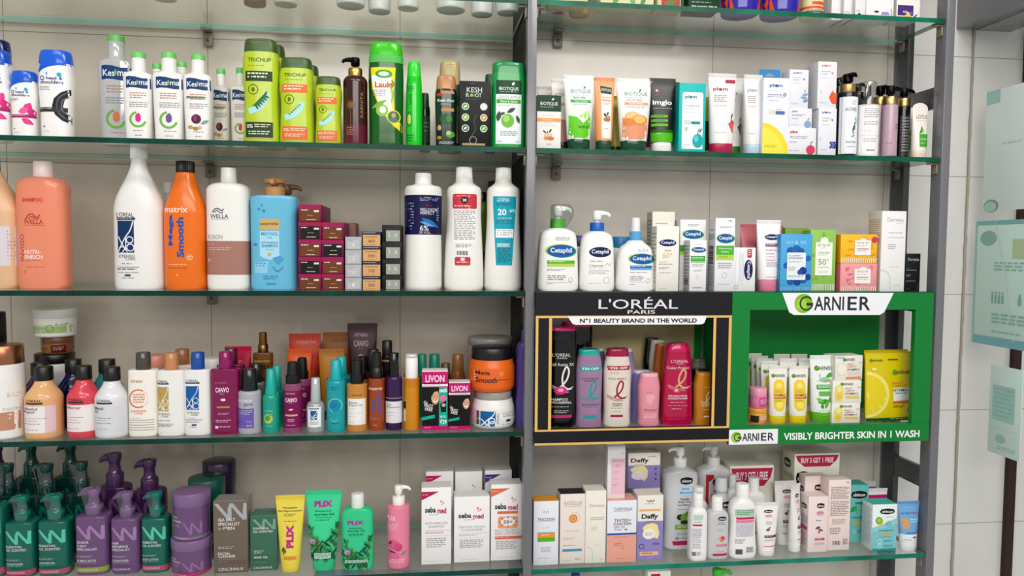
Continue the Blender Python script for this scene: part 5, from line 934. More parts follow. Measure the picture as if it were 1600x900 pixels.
glow('black and green squeeze tube half hidden behind its twin', 1025, 1060, 128, .085)
carton('sunscreen_box', 'turquoise carton with white panel and turquoise berry', S, 1060, 1101.5, 130, .014, .036, '18b5b0', [P([(.16, .13), (.86, .13), (.9, .16), (.9, .95), (.12, .95), (.12, .16)], 'dfe6e8'), T('plom', .44, .20, .44, .055, '2a6a8a', .02), E(.43, .20, .05, .02, '18a5a5'), L(.2, .27, .3, .28, 1, '5a8f9a'), T('HYALURONIC ACID', .5, .325, .56, .018, '7a8a95'), L(.2, .36, .7, .37, 1, '8a9aa2'), L(.2, .42, .66, .43, 1, 'a5b0b5'), T('50', .33, .565, .22, .06, 'c9b59a', 0), R(.46, .55, .80, .59, '1f8f90'), L(.24, .64, .32, .70, 3, '9aa5aa'), O(.28, .67, .05, .01, '9aa5aa'), L(.22, .88, .4, .90, 1, 'a5b0b5'), E(.72, .83, .20, .10, '1f9fa8'), E(.66, .80, .08, .05, '4fc5c8'), B([(.72, .74), (.74, .68), (.8, .65)], .025, '2a3a3a'), V(.82, .68, .18, .06, 60, '1f5f5a')], top='18b5b0', side='14a09c')
carton('sunscreen_box', 'yellow carton edge behind the turquoise carton', S, 1094, 1120, 152, .075, .03, 'd9b52a', [R(.2, .4, .9, .9, '3a3018')], top='d9b52a')
def plumt(label, x0, x1, yt, y, accent, capc, words=True, berry=None):
    pr = [T('plom', .42, .20, .52, .055, accent, .02), E(.42, .20, .05, .018, accent), R(.60, .075, .95, .12, accent) if berry == 'd05a50' else L(.2, .25, .3, .255, 1, 'c0bfc0')]
    pr += [L(.18, .27, .62, .37, 4, 'a59a9a'), L(.18, .40, .6, .42, 1, 'b5aeb0'), L(.2, .74, .6, .755, 1, 'b0a9ab')]
    if berry: pr += [P([(.66, .63), (.8, .58), (.95, .60), (.97, .7), (.93, .76), (.8, .73)], berry), B([(.8, .60), (.78, .54), (.84, .50)], .03, '3a3432'), V(.80, .53, .16, .05, 70, '3a3432')]
    return tube('face_wash_tube', label, S, x0, x1, yt, y, 'e0dedd', (.80, .125, capc), pr, D=.032, wb=.82)
plumt('white squeeze tube with crimson cap and red berry', 1104.5, 1148.5, 115, .034, 'a8354f', 'a81f4a', True, 'd05a50')
plumt('white squeeze tube with green cap and olive berry, partly hidden', 1124, 1160, 122, .075, '6f8a4a', '2f7a2a', True, '5a7a4a')
plumt('white squeeze tube with pale blue cap', 1160, 1189, 117, .032, '8aa0b5', 'b5cad9')
plumt('white squeeze tube with blue berry hidden behind the pale blue capped one', 1168, 1196, 124, .085, '5a7aa8', 'a5bcd0', True, '4a6aa5')
carton('sunscreen_box', 'white carton with yellow disc and a blue hanging tab', S, 1191, 1231.5, 122, .012, .034, 'e3e6ee', [P([(0, .585), (.25, .60), (.55, .66), (.8, .75), (.98, .88), (1, 1), (0, 1)], 'e8cf3a'), P([(0, .64), (.3, .67), (.6, .76), (.8, .9), (.85, 1), (0, 1)], 'efdb4f'), T('plom', .48, .10, .50, .055, '3f6aa5', .02), E(.50, .10, .06, .02, '2f7ab5'), L(.24, .165, .6, .175, 1, '9aa5bb'), T('niacinamide', .44, .215, .55, .022, '5a6a9a', .008), T('hybrid sunscreen', .48, .245, .64, .020, '5a6a9a', .008), O(.82, .215, .06, .03, '4a6aa5'), L(.24, .29, .72, .31, 1, 'a5aec2'), T('50', .32, .445, .22, .06, 'd9c48a', 0), R(.48, .43, .84, .475, '4a72a8'), L(.5, .405, .8, .42, 1, '8a9ac0'), L(.08, .88, .6, .92, 2, 'c9a82a')], top='e3e6ee', side='d9dde8', tab=(.16, '3f7fb5'))
def plumb(label, x0, x1, yt, y, acc, berry, kind, on=None, H=None, rz=0, D=.034, wide=False):
    if wide: pr = [T('plom', .25, .16, .26, .16, acc, .02), E(.25, .16, .03, None, acc), L(.12, .30, .7, .42, 2, '8a8fa0'), L(.12, .5, .4, .6, 1, 'a5a9b5'), L(.1, .82, .5, .88, 1, 'b0b4c0'), E(.82, .80, .15, None, berry), B([(.82, .62), (.84, .52), (.9, .5)], .02, '3a3a3a')]
    else:
        pr = [T('plom', .42, .085, .46, .055, acc, .02), E(.42, .085, .05, .02, acc), L(.18, .20, .7, .23, 1, '9aa0ae'), L(.18, .25, .55, .28, 2, 'a5a9b5'), L(.18, .34, .6, .36, 1, 'b0b4c0'), O(.76, .24, .05, .03, acc), L(.14, .86, .5, .90, 2, 'c0c2cc')]
        if kind == 'wave': pr += [V(.84, .64, .34, .14, 10, berry), V(.78, .72, .4, .14, -8, berry), V(.86, .80, .3, .14, 14, '6a90bb'), B([(.82, .58), (.84, .52)], .03, '3a4a5a')]
        elif kind == 'orange': pr += [P([(.62, .75), (.75, .64), (.95, .66), (1, .75), (1, .9), (.8, .9), (.68, .83)], berry), B([(.82, .66), (.80, .61)], .03, '3a3a2a'), L(.16, .62, .24, .7, 2, 'b5c9b5')]
        else: pr += [E(.70+.11*(i % 3)+.05*((i//3) % 2), .72+.05*(i//3), .062, None, ('2f4590', '4a68b5', '26377a')[i % 3]) for i in range(9)]+[L(.1, .62, .2, .7, 2, 'b5d0c5')]
    return carton('skin_care_box', label, S, x0, x1, yt, y, D, 'dddde2', pr, side='cfd0d6', top='e2e2e6', on=on, H=H, rz=rz)
_b = plumb('white carton with crimson cherry, lowest of the three-carton stack', 1227.5, 1274, 200, .014, 'b5354a', 'cf3f5f', 'c', wide=True, D=.05)
_b = plumb('small white carton with blue wave, middle of the three-carton stack', 1231.5, 1267.5, 169.5, .018, '7a92b5', '7f9fc5', 'c', on=_b, wide=True, D=.04)
plumb('tall white carton with blue wave on top of the three-carton stack', 1232, 1262, 109, .020, '5a7aa5', '7fa0c8', 'wave', on=_b, D=.036)
_b = plumb('white carton with blue berries under the orange fruit carton', 1277.5, 1305.5, 169.5, .014, '3f5aa0', '2f4590', 'berry', D=.05)
plumb('white carton with orange fruit and coral lettering on the blue berry carton', 1276.5, 1306, 96.5, .016, 'd9605a', 'e05a2f', 'orange', on=_b, D=.046)
bottle('face_wash_bottle', 'black necked bottle with gold collar, white label and green sprig', S, 1307, 1336.5, 116, .034, sh(.955, .75, 'sq', .97), None, '1d1d20', ('pump', .80, .225, 'c9a26a', 'm', (0, '1b1b1d')), [R(.02, .29, .98, .97, 'e2e5ea'), O(.58, .36, .1, .03, 'b5a878'), T('ACNES', .46, .44, .56, .04, '55585f', 0), V(.60, .66, .5, .10, 70, '3f6a4a')]+[V(.56+.03*i, .76-.04*i, .24, .06, 30+(i % 2)*70, '4f7f5a') for i in range(6)]+[T('FACE WASH', .5, .83, .5, .022, '7a7d84', .01), L(.3, .88, .7, .90, 1, 'a0a3aa')], k='g')
bottle('face_wash_bottle', 'dark bottle with black pump hidden behind the green sprig bottle', S, 1296, 1322, 122, .09, sh(.95, .75, 'sq'), None, '26262a', ('pump', .8, .2, '1a1a1c', 'g', (0, '1a1a1c')), k='g')
bottle('face_wash_bottle', 'dark bottle hidden between the green sprig bottle and the clear capped one', S, 1326, 1349, 131, .085, sh(.95, .75, 'sq'), None, '3a3436', ('pump', .75, .2, '1c1c1e', 'g', (0, '1a1a1c')), [T('N', .7, .5, .3, .05, 'c9c9c9')], k='g')
bottle('mousse_bottle', 'white bottle with clear cap over a black pump', S, 1337.5, 1369.5, 128, .034, sh(.965, .78, 'sq', .97), None, 'e6e5e3', ('clear', .80, .31, 'e9ecec', 'x', '17171a'), [R(.04, .335, .96, .97, 'ecebea'), R(.05, .315, .95, .33, 'cdb48a'), L(.15, .37, .85, .50, 5, '9a9a9e'), L(.15, .54, .8, .6, 2, 'a5a5a9'), L(.15, .66, .5, .68, 1, 'b0b0b4'), R(.05, .72, .95, .724, 'c0c0c4'), L(.15, .76, .7, .82, 2, 'b0b0b4'), L(.25, .91, .6, .94, 1, '3a3a3c')])
def mauve(label, x0, x1, yt, y, c='b59aa8', pm=0):
    return bottle('face_wash_bottle', label, S, x0, x1, yt, y, sh(.97, .8, 'sq', .98), None, c, ('pump', .92, .27, 'c9a26a', 'm', (pm, '1d1d1f', 'lotion')), [T('SKIN', .75, .55, .3, .02, '5a4a52', .01), L(.6, .58, .95, .62, 2, '6a5a62'), L(.1, .80, .5, .82, 1, '8a7580'), R(.0, .975, 1, .99, '4a3a42')], k='g')
mauve('mauve bottle with gold collar, partly behind the clear capped bottle', 1362, 1384, 134, .060)
mauve('mauve bottle with gold collar and broad black pump', 1377.5, 1399.5, 134, .034, pm=1)
bottle('face_wash_bottle', 'black bottle with silver speckled print beside the white tubes', S, 1399.5, 1419, 137, .072, sh(.97, .8, 'sq', .98), None, '1f1f22', ('pump', .92, .26, 'c9a26a', 'm', (1, '1d1d1f')), [L(.1, .4, .95, .95, 22, '6a6a6e'), L(.2, .42, .7, .9, 12, 'a9a9ab')], k='g')
def lotus(label, x0, x1, yt, y):
    return tube('face_wash_tube', label, S, x0, x1, yt, y, 'e9e3da', (.86, .14, 'e8d0c2'), [T('LOTUS', .55, .25, .7, .07, 'a5747a', 0), R(.2, .32, .85, .325, 'c0a5a0'), V(.48, .48, .5, .1, 80, '3f9a2f'), V(.56, .5, .36, .1, 95, '6fbf4f'), V(.42, .52, .3, .09, 60, '2f7a2a'), R(.34, .56, .96, .79, '4aa53a'), L(.4, .64, .85, .68, 2, 'd9efd0'), L(.4, .72, .7, .74, 1, 'd9efd0')], D=.024, wb=.9, top_round=.12)
lotus('cream round-topped tube with green leaf, nearest the outer post', 1423, 1447.5, 161, .036)
lotus('cream round-topped tube half hidden behind its leaf-printed twin', 1408, 1430, 168, .082)
# ================================================================== skin care bay, shelf of lotion bottles over the frames
GRP[0] = 'on the shelf above the advertising frames'
S = 'R2'
def ceta(cx, cy, w, dark=False, rot=0, ry=None, asp=1.0):
    c = '1f2a5a' if dark else '1f5aa0'
    q = [] if dark else [E(cx-.02, cy-.004, w*.54, .50*w*asp*.42, 'a5c83a'), E(cx+.02, cy+.004, w*.54, .50*w*asp*.42, '3f9f4a')]
    return q+[E(cx, cy, w*.5, .5*w*asp*.40, c), T('Cetaphil', cx, cy, w*.78, w*asp*.20, 'eef1f4', .014)]
def lotion(label, x0, x1, yt, y, capc, capw, ch, logo, pr, dirn=0, prof=None, wrap=False, film=None):
    r = bottle('lotion_bottle', label, S, x0, x1, yt, y, prof or [(0, .90), (.012, .95), (.03, .98), (.1, 1), (.7, .93), (.86, .88), (.93, .80), (.97, .62), (1, .40)], .05, 'f0efeb', ('pump', capw, ch, capc, 'p', (dirn, 'efefec')), logo+pr, n=3.0)
    return r
lines = [L(.15, .80, .6, .83, 2, '9a9a9e'), R(.16, .86, .17, .94, 'b0b0b4'), R(.16, .94, .8, .943, 'b0b0b4'), L(.2, .88, .64, .93, 3, 'a0a0a4'), O(.74, .91, .05, .01, 'b0b0b4'), L(.15, .955, .4, .965, 1, '8a8a8e')]
_r = lotion('large white lotion bottle with green pump collar under clear film', 838.5, 903, 321, .045, '4fae35', .35, .27, ceta(.54, .535, .66, asp=.55), [L(.4, .375, .74, .42, 3, '9a9a9e'), R(.21, .645, .87, .685, '5fae3a'), R(.21, .685, .87, .72, 'b5cf5a'), L(.26, .655, .7, .672, 1, 'e6f0d9'), L(.21, .745, .66, .775, 2, '9a9a9e'), R(.2, .80, .205, .90, 'b0b0b4'), R(.2, .90, .8, .903, 'b0b0b4'), L(.23, .82, .66, .885, 3, '7a7a7e'), O(.77, .87, .055, .01, 'b0b0b4'), L(.2, .915, .4, .925, 1, '8a8a8e')], 1)
W = at(903, 390, .045).x-at(838.5, 390, .045).x; H = _r['top_z']; mb = MB()
mb.loft([[(W*(cx+rx*math.cos(2*math.pi*i/28)), W*rx*.8*math.sin(2*math.pi*i/28), H*z) for i in range(28)] for z, cx, rx in ((.735, 0, .2), (.76, .02, .21), (.82, .07, .25), (.88, .1, .28), (.94, .1, .28), (.985, .08, .26), (1.01, .06, .2))], M('e6ebea', 'x')); mb.build('shrink_film', _r)['label'] = 'clear shrink film over the pump'
lotion('white lotion bottle with blue pump collar and navy oval emblem', 904.5, 959, 329, .045, '1f5fb5', .40, .26, ceta(.53, .52, .62, True, asp=.52), [T('Oily Skin', .42, .635, .36, .032, '8a8a92', 0), T('Cleanser', .43, .685, .40, .036, '8a8a92', 0), B([(.66, .69), (.74, .66), (.8, .69), (.86, .65)], .015, 'b0b0b6'), L(.22, .715, .82, .725, 1, 'a9a9ad'), L(.22, .74, .82, .80, 4, 'b5b5b9'), O(.72, .87, .09, .012, 'a9a9ad'), L(.22, .905, .6, .915, 1, '7a7a7e')], 1)
bottle('lotion_bottle', 'short white lotion bottle with sky blue collar and clear domed cap', S, 961.5, 1022, 340, .045, [(0, .90), (.012, .95), (.03, .98), (.12, 1), (.6, .93), (.78, .85), (.87, .74), (.94, .50), (1, .36)], .05, 'eeeeec', ('spray', .30, .315, '5aa5d5', 'p', 'e3e6e6'), ceta(.60, .565, .62, asp=.55)+[L(.5, .44, .76, .47, 2, '9a9a9e'), R(.30, .655, .86, .69, '2f72b8'), L(.33, .665, .8, .68, 1, 'e0eaf3'), R(.30, .69, .86, .715, '6aa8da'), L(.3, .745, .85, .765, 1, '9a9a9e'), R(.29, .80, .295, .88, 'b0b0b4'), R(.29, .88, .7, .883, 'b0b0b4'), L(.32, .80, .64, .87, 3, 'a0a0a4'), O(.76, .86, .055, .01, 'b0b0b4'), L(.29, .91, .5, .92, 1, '8a8a8e')], n=3.0)
bottle('lotion_bottle', 'bottle with navy cap hidden between the two larger lotion bottles', S, 884, 924, 368, .115, sh(.85, .6), .045, 'dcdcd8', ('cyl', .68, .2, '1f3a7a'))
bottle('lotion_bottle', 'bottle with blue cap hidden between the navy emblem bottle and the short one', S, 948, 990, 370, .118, sh(.85, .6), .045, 'dcdcd8', ('cyl', .76, .2, '2f7fb5'))
def ctn(label, x0, x1, yt, y, c, pr, D=.04, side=None, top=None, ps=(), H=None, on=None, cat='box', name='skin_care_box', k='c'):
    return carton(name, label, S, x0, x1, yt, y, D, c, pr, side=side, top=top, ps=ps, on=on, H=H, k=k)
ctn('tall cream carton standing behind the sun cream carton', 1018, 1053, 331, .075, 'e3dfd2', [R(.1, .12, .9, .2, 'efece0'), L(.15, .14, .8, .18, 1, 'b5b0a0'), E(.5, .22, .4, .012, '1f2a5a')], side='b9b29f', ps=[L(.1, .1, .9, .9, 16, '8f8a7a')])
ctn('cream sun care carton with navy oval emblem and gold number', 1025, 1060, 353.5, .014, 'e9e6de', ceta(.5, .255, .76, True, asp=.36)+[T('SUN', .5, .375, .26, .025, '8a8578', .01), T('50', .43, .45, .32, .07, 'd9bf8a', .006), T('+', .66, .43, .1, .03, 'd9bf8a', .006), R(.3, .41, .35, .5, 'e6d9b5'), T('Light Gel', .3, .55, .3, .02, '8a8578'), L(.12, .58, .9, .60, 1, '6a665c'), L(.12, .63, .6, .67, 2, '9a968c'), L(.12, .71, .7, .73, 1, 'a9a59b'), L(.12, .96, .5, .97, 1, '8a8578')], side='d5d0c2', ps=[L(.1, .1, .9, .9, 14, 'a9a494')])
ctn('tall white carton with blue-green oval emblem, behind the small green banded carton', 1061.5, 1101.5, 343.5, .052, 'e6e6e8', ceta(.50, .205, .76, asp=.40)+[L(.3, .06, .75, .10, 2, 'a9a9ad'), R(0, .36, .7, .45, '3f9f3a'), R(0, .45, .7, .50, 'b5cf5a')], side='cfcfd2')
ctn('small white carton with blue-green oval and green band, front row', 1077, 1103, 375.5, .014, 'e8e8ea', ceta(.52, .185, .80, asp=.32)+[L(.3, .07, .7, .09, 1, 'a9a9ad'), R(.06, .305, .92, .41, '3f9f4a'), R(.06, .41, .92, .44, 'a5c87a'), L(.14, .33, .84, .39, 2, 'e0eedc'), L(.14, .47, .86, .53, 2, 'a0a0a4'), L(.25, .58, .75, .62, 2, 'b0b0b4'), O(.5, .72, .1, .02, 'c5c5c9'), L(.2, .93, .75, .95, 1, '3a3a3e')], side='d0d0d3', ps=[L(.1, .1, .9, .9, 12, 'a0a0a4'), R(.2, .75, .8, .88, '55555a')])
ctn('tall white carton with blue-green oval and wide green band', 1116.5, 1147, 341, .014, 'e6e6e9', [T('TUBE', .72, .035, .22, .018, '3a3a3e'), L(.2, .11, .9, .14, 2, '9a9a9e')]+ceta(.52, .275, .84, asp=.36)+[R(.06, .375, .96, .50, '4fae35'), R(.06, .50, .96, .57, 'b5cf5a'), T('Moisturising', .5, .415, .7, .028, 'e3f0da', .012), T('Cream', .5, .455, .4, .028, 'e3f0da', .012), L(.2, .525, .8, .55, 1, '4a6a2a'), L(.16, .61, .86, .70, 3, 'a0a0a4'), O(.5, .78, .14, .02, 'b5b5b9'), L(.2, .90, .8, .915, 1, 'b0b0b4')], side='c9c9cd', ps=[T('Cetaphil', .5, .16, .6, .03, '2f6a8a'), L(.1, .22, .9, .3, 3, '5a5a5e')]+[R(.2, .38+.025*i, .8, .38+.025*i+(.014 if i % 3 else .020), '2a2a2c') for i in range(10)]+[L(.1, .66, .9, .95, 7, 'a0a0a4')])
ctn('white carton with a navy oval emblem turned upright and red tag', 1145.5, 1179.5, 387, .014, 'e6e6e8', [R(.62, .03, .82, .23, 'c2344a', .03), L(.66, .06, .78, .2, 3, 'f0d5d9'), E(.68, .51, .20, .235, '1f2a5a'), T('Cetaphil', .68, .51, .39, .19, 'eef1f4', .014, -90), R(.09, .05, .10, .9, 'c0c0c4')]+[R(.26+.06*i, .1, .27+.06*i, .86-.1*(i % 2), 'b0b0b4') for i in range(4)]+[O(.13, .90, .09, .015, '8a8a8e')], side='cfcfd2')
tube('cream_tube', 'dusty pink tube standing behind the upright oval carton', S, 1155, 1182, 350, .085, 'c26a75', (.8, .14, 'b05a66'), [T('ROSY', .5, .35, .6, .04, 'e0aab0')], D=.026)
tube('cream_tube', 'white squeeze tube with navy oval emblem and pink cap', S, 1180, 1218, 344, .036, 'eceaeb', (.74, .155, 'd9809a'), ceta(.60, .24, .58, True, asp=.36)+[R(.32, .33, .94, .375, '8a6472'), L(.36, .34, .8, .365, 1, 'd9c5cc'), T('Brightness', .56, .425, .46, .026, 'd0808f', .006), T('Reveal', .49, .47, .3, .024, 'd0808f', .006), T('Creamy', .50, .515, .34, .026, 'd0808f', .006), T('Cleanser', .52, .56, .40, .024, 'd0808f', .006), L(.34, .59, .86, .67, 4, 'a9a4a8'), L(.32, .80, .85, .815, 1, '8a858a'), R(.1, .835, .9, .84, 'd9a0b0')], D=.03, wb=.78)
tube('cream_tube', 'coral pink tube edge behind the pink capped tube', S, 1200, 1222, 352, .085, 'd07a7f', (.8, .14, 'b05a66'), D=.024)
blot = lambda c, n, y0, y1, s: [E(random.uniform(.05, .95), random.uniform(y0, y1), random.uniform(.04, .09), random.uniform(.02, .04), c) for _ in range(n)]
bars = lambda y0, y1, n, c: [R(.02+i/n*.98, y0, .02+i/n*.98+.45/n, y1, c) for i in range(n)]
botw = lambda cx, cy, w, h, c: [T('BOT', cx-w*.32, cy, w*.34, h, c, .006), T('&', cx, cy, w*.16, h*1.25, c, .006), T('VET', cx+w*.33, cy, w*.32, h, c, .006)]
ctn('sky blue carton with blueberries behind a white panel', 1218.5, 1267.5, 366, .014, '4fa3d4', botw(.5, .145, .64, .05, 'b5dcf0')+[E(.32, .30, .13, None, '2a5aa8'), E(.5, .27, .14, None, '2f66b5'), E(.64, .31, .12, None, '2a5aa8'), E(.2, .55, .10, None, '2a5aa8'), E(.88, .42, .09, None, '2f66b5'), E(.88, .75, .10, None, '24468f'), E(.34, .82, .12, None, '2a5aa8'), E(.55, .83, .12, None, '1f4590'), E(.75, .80, .10, None, '2a5aa8'), R(.21, .32, .80, .80, 'e3e8ec', .02), T('BLUEBERRY', .46, .375, .4, .026, '7a8aa0', .006), T('SUNSCREEN', .48, .42, .46, .028, '5a6a85', .01), L(.26, .47, .7, .5, 2, '9aa5b5'), T('50', .35, .605, .2, .07, 'b59a8a', 0), T('+', .47, .575, .05, .03, 'b59a8a'), E(.72, .64, .12, None, '26408a'), E(.62, .665, .08, None, '2f4f9f'), L(.25, .72, .75, .76, 2, '9aa5b5')]+bars(.93, .985, 20, '8cc4e6'), side='3f8fc4', top='6ab5df', ps=[L(.1, .2, .9, .8, 12, '8cc4e6')], D=.036)
ctn('leaf green carton with white panel and striped foot', 1264.8, 1304.5, 359.5, .020, '8fc05a', blot('7fb04a', 10, .05, .85, .1)+[P([(.2, .20), (.38, .20), (.40, .14), (.55, .11), (.68, .14), (.70, .20), (.86, .20), (.86, .74), (.2, .74)], 'ecefe6')]+botw(.53, .245, .5, .042, '8a9a7a')+[L(.36, .29, .7, .3, 1, 'a5ae9a'), T('SUNSCREEN', .53, .37, .44, .025, '8a927f', .006), L(.3, .40, .76, .42, 1, 'a5ae9a'), T('50', .47, .52, .30, .095, '8a8f85', 0), T('+', .68, .485, .08, .035, '8a8f85'), R(.3, .60, .74, .612, 'd9b56a'), L(.34, .67, .72, .71, 2, 'c0c8b5'), R(0, .885, 1, .89, 'e0e6d9')]+bars(.895, .985, 15, 'e6e9e2'), side='7aab48', top='9aca66', D=.034)
ctn('green carton mostly hidden behind the sky blue carton', 1225, 1262, 356, .070, '7a9a4a', [], D=.034, side='6a8a3f')
def bw(label, x0, x1, yt, c, dots, on=None, H=None, mark=None):
    pr = blot(dots, 14, .08, .75, .1)+[R(.38, .2, .82, .72, 'ecebe6'), P([(.50, .2), (.56, .13), (.66, .13), (.72, .2)], 'ecebe6')]+botw(.6, .29, .3, .06, '9a958a')+[L(.44, .38, .76, .42, 1, 'a9a49a'), R(.44, .48, .76, .52, 'd98a7a'), L(.44, .56, .76, .60, 1, 'a9a49a'), R(0, .83, 1, .84, 'e9e6e0')]+bars(.85, .98, 17, 'e8e6e0')
    if mark: pr += [E(.91, .17, .075, None, 'd9345f')]
    return ctn(label, x0, x1, yt, .014, c, pr, side=dots, top=c, D=.046, on=on, H=H)
_b = bw('pink strawberry carton with striped foot, under the yellow one', 1312, 1369, 411.5, 'e89a9c', 'd9737a')
bw('yellow fruit carton with striped foot, standing on the pink one', 1312.5, 1369.5, 366.5, 'eeb52f', 'e0962a', on=_b, mark=1)
ctn('tallest white carton with thin mint arch, near the outer post', 1375.5, 1413.5, 330, .012, 'e9e7e6', [T('Dermina', .55, .105, .66, .05, 'b0a9a5', 0), L(.6, .15, .9, .16, 1, 'c5c0bc'), L(.28, .265, .95, .28, 1, '8a8582'), R(.25, .325, .95, .328, '6a6562'), L(.28, .41, .6, .48, 3, 'b0aba8'), L(.4, .69, .85, .70, 1, 'a9a4a0'), B([(.0, .735), (.22, .745), (.38, .80), (.42, .9), (.43, 1)], .06, 'c9d9d6'), L(.6, .92, .9, .93, 1, '6a6562')], side='dcd5c9', ps=[L(.1, .1, .9, .42, 12, 'b5a98f')], D=.05)
ctn('small black carton at the end of the row beside the outer post', 1413.5, 1436.5, 396.5, .020, '222326', [T('Dermina', .52, .15, .74, .075, 'b5b5b7', .006), L(.5, .21, .8, .22, 1, '8a8a8c'), L(.06, .38, .45, .40, 1, '3f7a70'), L(.06, .43, .85, .46, 1, 'a9a9ab'), L(.06, .55, .35, .62, 3, '8a8a8c'), L(.06, .72, .7, .75, 1, '9a9a9c'), B([(.82, .97), (.86, .85), (.97, .78)], .05, '3a3b3f'), L(.1, .93, .4, .95, 1, '7a7a7c')], side='17181a', top='2f3033', D=.03)
# ================================================================== inside the black frame
GRP[0] = 'inside the black advertising frame'
S = 'R3'
def ribbon(c, cx=.5, y=.5, s=1): return [B([(cx-.12*s, y+.10), (cx+.12*s, y+.02), (cx+.2*s, y-.07), (cx+.10*s, y-.11), (cx-.02*s, y-.02), (cx, y+.07), (cx+.15*s, y+.11), (cx+.3*s, y+.105)], .06, c), B([(cx-.36*s, y+.075), (cx-.1*s, y+.115), (cx+.15*s, y+.12), (cx+.36*s, y+.09)], .025, c), B([(cx-.36*s, y+.095), (cx-.1*s, y+.14), (cx+.2*s, y+.14)], .02, c)]
LB = [(0, .90), (.012, .95), (.03, .97), (.2, .93), (.55, .98), (.78, 1), (.92, .90), (1, .80)]
def hairb(label, x0, x1, yt, y, c, capc, pr=(), ch=.085, q=.95, prof=None, k='g', name='shampoo_bottle', D=.036):
    return bottle(name, label, S, x0, x1, yt, y, prof or LB, D, c, ('oval', .8, ch, capc, 'g', q), pr, n=2.6, k=k)
hairb('black shampoo bottle with flat pink cap and white ribbon emblem', 855, 899.5, 511, .040, '1c1a1c', 'd9357f', [L(.15, .06, .9, .2, 1, '2f2d2f'), T("L'OREAL", .44, .27, .62, .034, 'd9d5d2', .004), T('PARIS', .46, .302, .34, .016, 'd9d5d2'), T('Fall Resist 3X', .48, .365, .80, .03, 'd9d5d2', .006)]+ribbon('e6e3df', .5, .50)+[E(.42, .625, .22, .04, 'd9357f'), E(.42, .62, .1, .018, 'f0a0c5'), T('SHAMPOO', .36, .715, .62, .026, 'e6e3df', .014), T('ANTI-HAIRFALL', .42, .745, .76, .024, 'e6e3df', .014), L(.1, .785, .8, .80, 1, 'b5b2b0'), L(.2, .825, .7, .86, 2, 'b5b2b0'), R(.1, .87, .82, .90, 'c92f72')], ch=.03, prof=[(0, .88), (.015, .94), (.03, .97), (.5, 1), (.94, 1), (1, .98)])
hairb('black shampoo bottle behind the flat pink capped one', 876, 924, 502, .105, '1a1719', 'a81f4a', [], ch=.05, prof=[(0, .9), (.02, .97), (1, 1)])
lb = lambda name2, c: [P([(.08, .215), (.92, .215), (.88, .27), (.12, .27)], c), T('₹30 OFF', .5, .242, .62, .032, 'f3f0ee', .016)]
hairb('lilac translucent shampoo bottle with turquoise cap', 898.5, 940, 545, .040, '9a7a9a', '23a39a', lb('', '23a39a')+[T("L'OREAL", .5, .31, .5, .024, 'b59ab0'), T('HYALURON', .5, .37, .6, .024, '5a4a66', .004), T('MOISTURE', .5, .40, .45, .02, '5a4a66')]+ribbon('1f9a95', .52, .52)+[T('MOISTURE FILLING', .52, .705, .62, .018, '4a3a55', .006), L(.26, .73, .8, .74, 1, '6a5a75'), L(.3, .80, .75, .82, 1, 'b08ac0'), R(.26, .845, .74, .885, '2a9a95')], ch=.065)
hairb('ivory shampoo bottle with dark red cap and red ribbon emblem', 942, 984.5, 544, .040, 'dcd2c6', '9a1f45', lb('', 'a82a4a')+[L(.2, .30, .6, .325, 1, 'a5958a'), T('TOTAL REPAIR 5', .45, .38, .64, .022, '7a5a55', .006)]+ribbon('9a2440', .46, .52)+[T('REPAIRING', .46, .70, .36, .018, '5a4a45', .008), T('SHAMPOO', .46, .725, .34, .018, '5a4a45', .008), L(.25, .755, .7, .775, 1, 'a5958a'), L(.3, .80, .65, .815, 1, 'a5958a'), R(.22, .845, .66, .875, '9a2a45')], ch=.095)
hairb('pale capped bottle behind the turquoise capped one', 906, 946, 543, .085, '8a6a8f', 'e3dadd', [], ch=.04)
hairb('lavender bottle with pale lid behind the ivory one', 950, 990, 543, .085, '9a90b5', 'd9d2d9', [], ch=.05)
hairb('small light pink shampoo bottle in the front row', 996, 1029.5, 582, .040, 'e0909f', 'e6b0b8', [L(.3, .35, .7, .375, 1, 'd0607a'), B([(.4, .58), (.58, .5), (.62, .42), (.5, .5), (.5, .6)], .05, 'e8b5bf'), R(.3, .40, .6, .55, 'e6a5b0'), L(.2, .68, .78, .73, 2, '7a4a55'), L(.2, .78, .8, .86, 3, 'f0c5cc'), L(.25, .92, .4, .93, 1, 'b5707d')], ch=.06)
hairb('small lavender bottle half hidden by the light pink one', 984, 1016, 578, .075, '7a70a5', 'c9c5d5', [], ch=.05)
hairb('large magenta conditioner bottle with matching rounded cap', 1033, 1081, 535.5, .042, 'b0134a', 'c4185a', [T("L'OREAL", .5, .215, .56, .036, 'e8c5cc', .004), T('PARIS', .5, .247, .2, .014, 'e8c5cc'), T('Color Protect', .46, .295, .70, .03, 'e8d5da', .006)]+ribbon('d0a080', .5, .43)+[E(.42, .575, .12, .028, 'c94a6a'), E(.4, .57, .06, .014, 'f0b5c5'), T('PROTECTING', .46, .64, .58, .022, 'f0dfe3', .012), T('CONDITIONER', .46, .67, .62, .022, 'f0dfe3', .012), L(.22, .715, .7, .73, 1, 'd9a5b0'), L(.16, .755, .8, .765, 1, 'd9a5b0'), L(.26, .795, .62, .805, 1, 'f0dfe3'), R(.03, .90, .97, .905, '8a0f3c')], ch=.10, q=.80, prof=[(0, .98), (.012, 1), (.1, .99), (.5, .95), (.8, .88), (.92, .82), (1, .78)], name='conditioner_bottle')
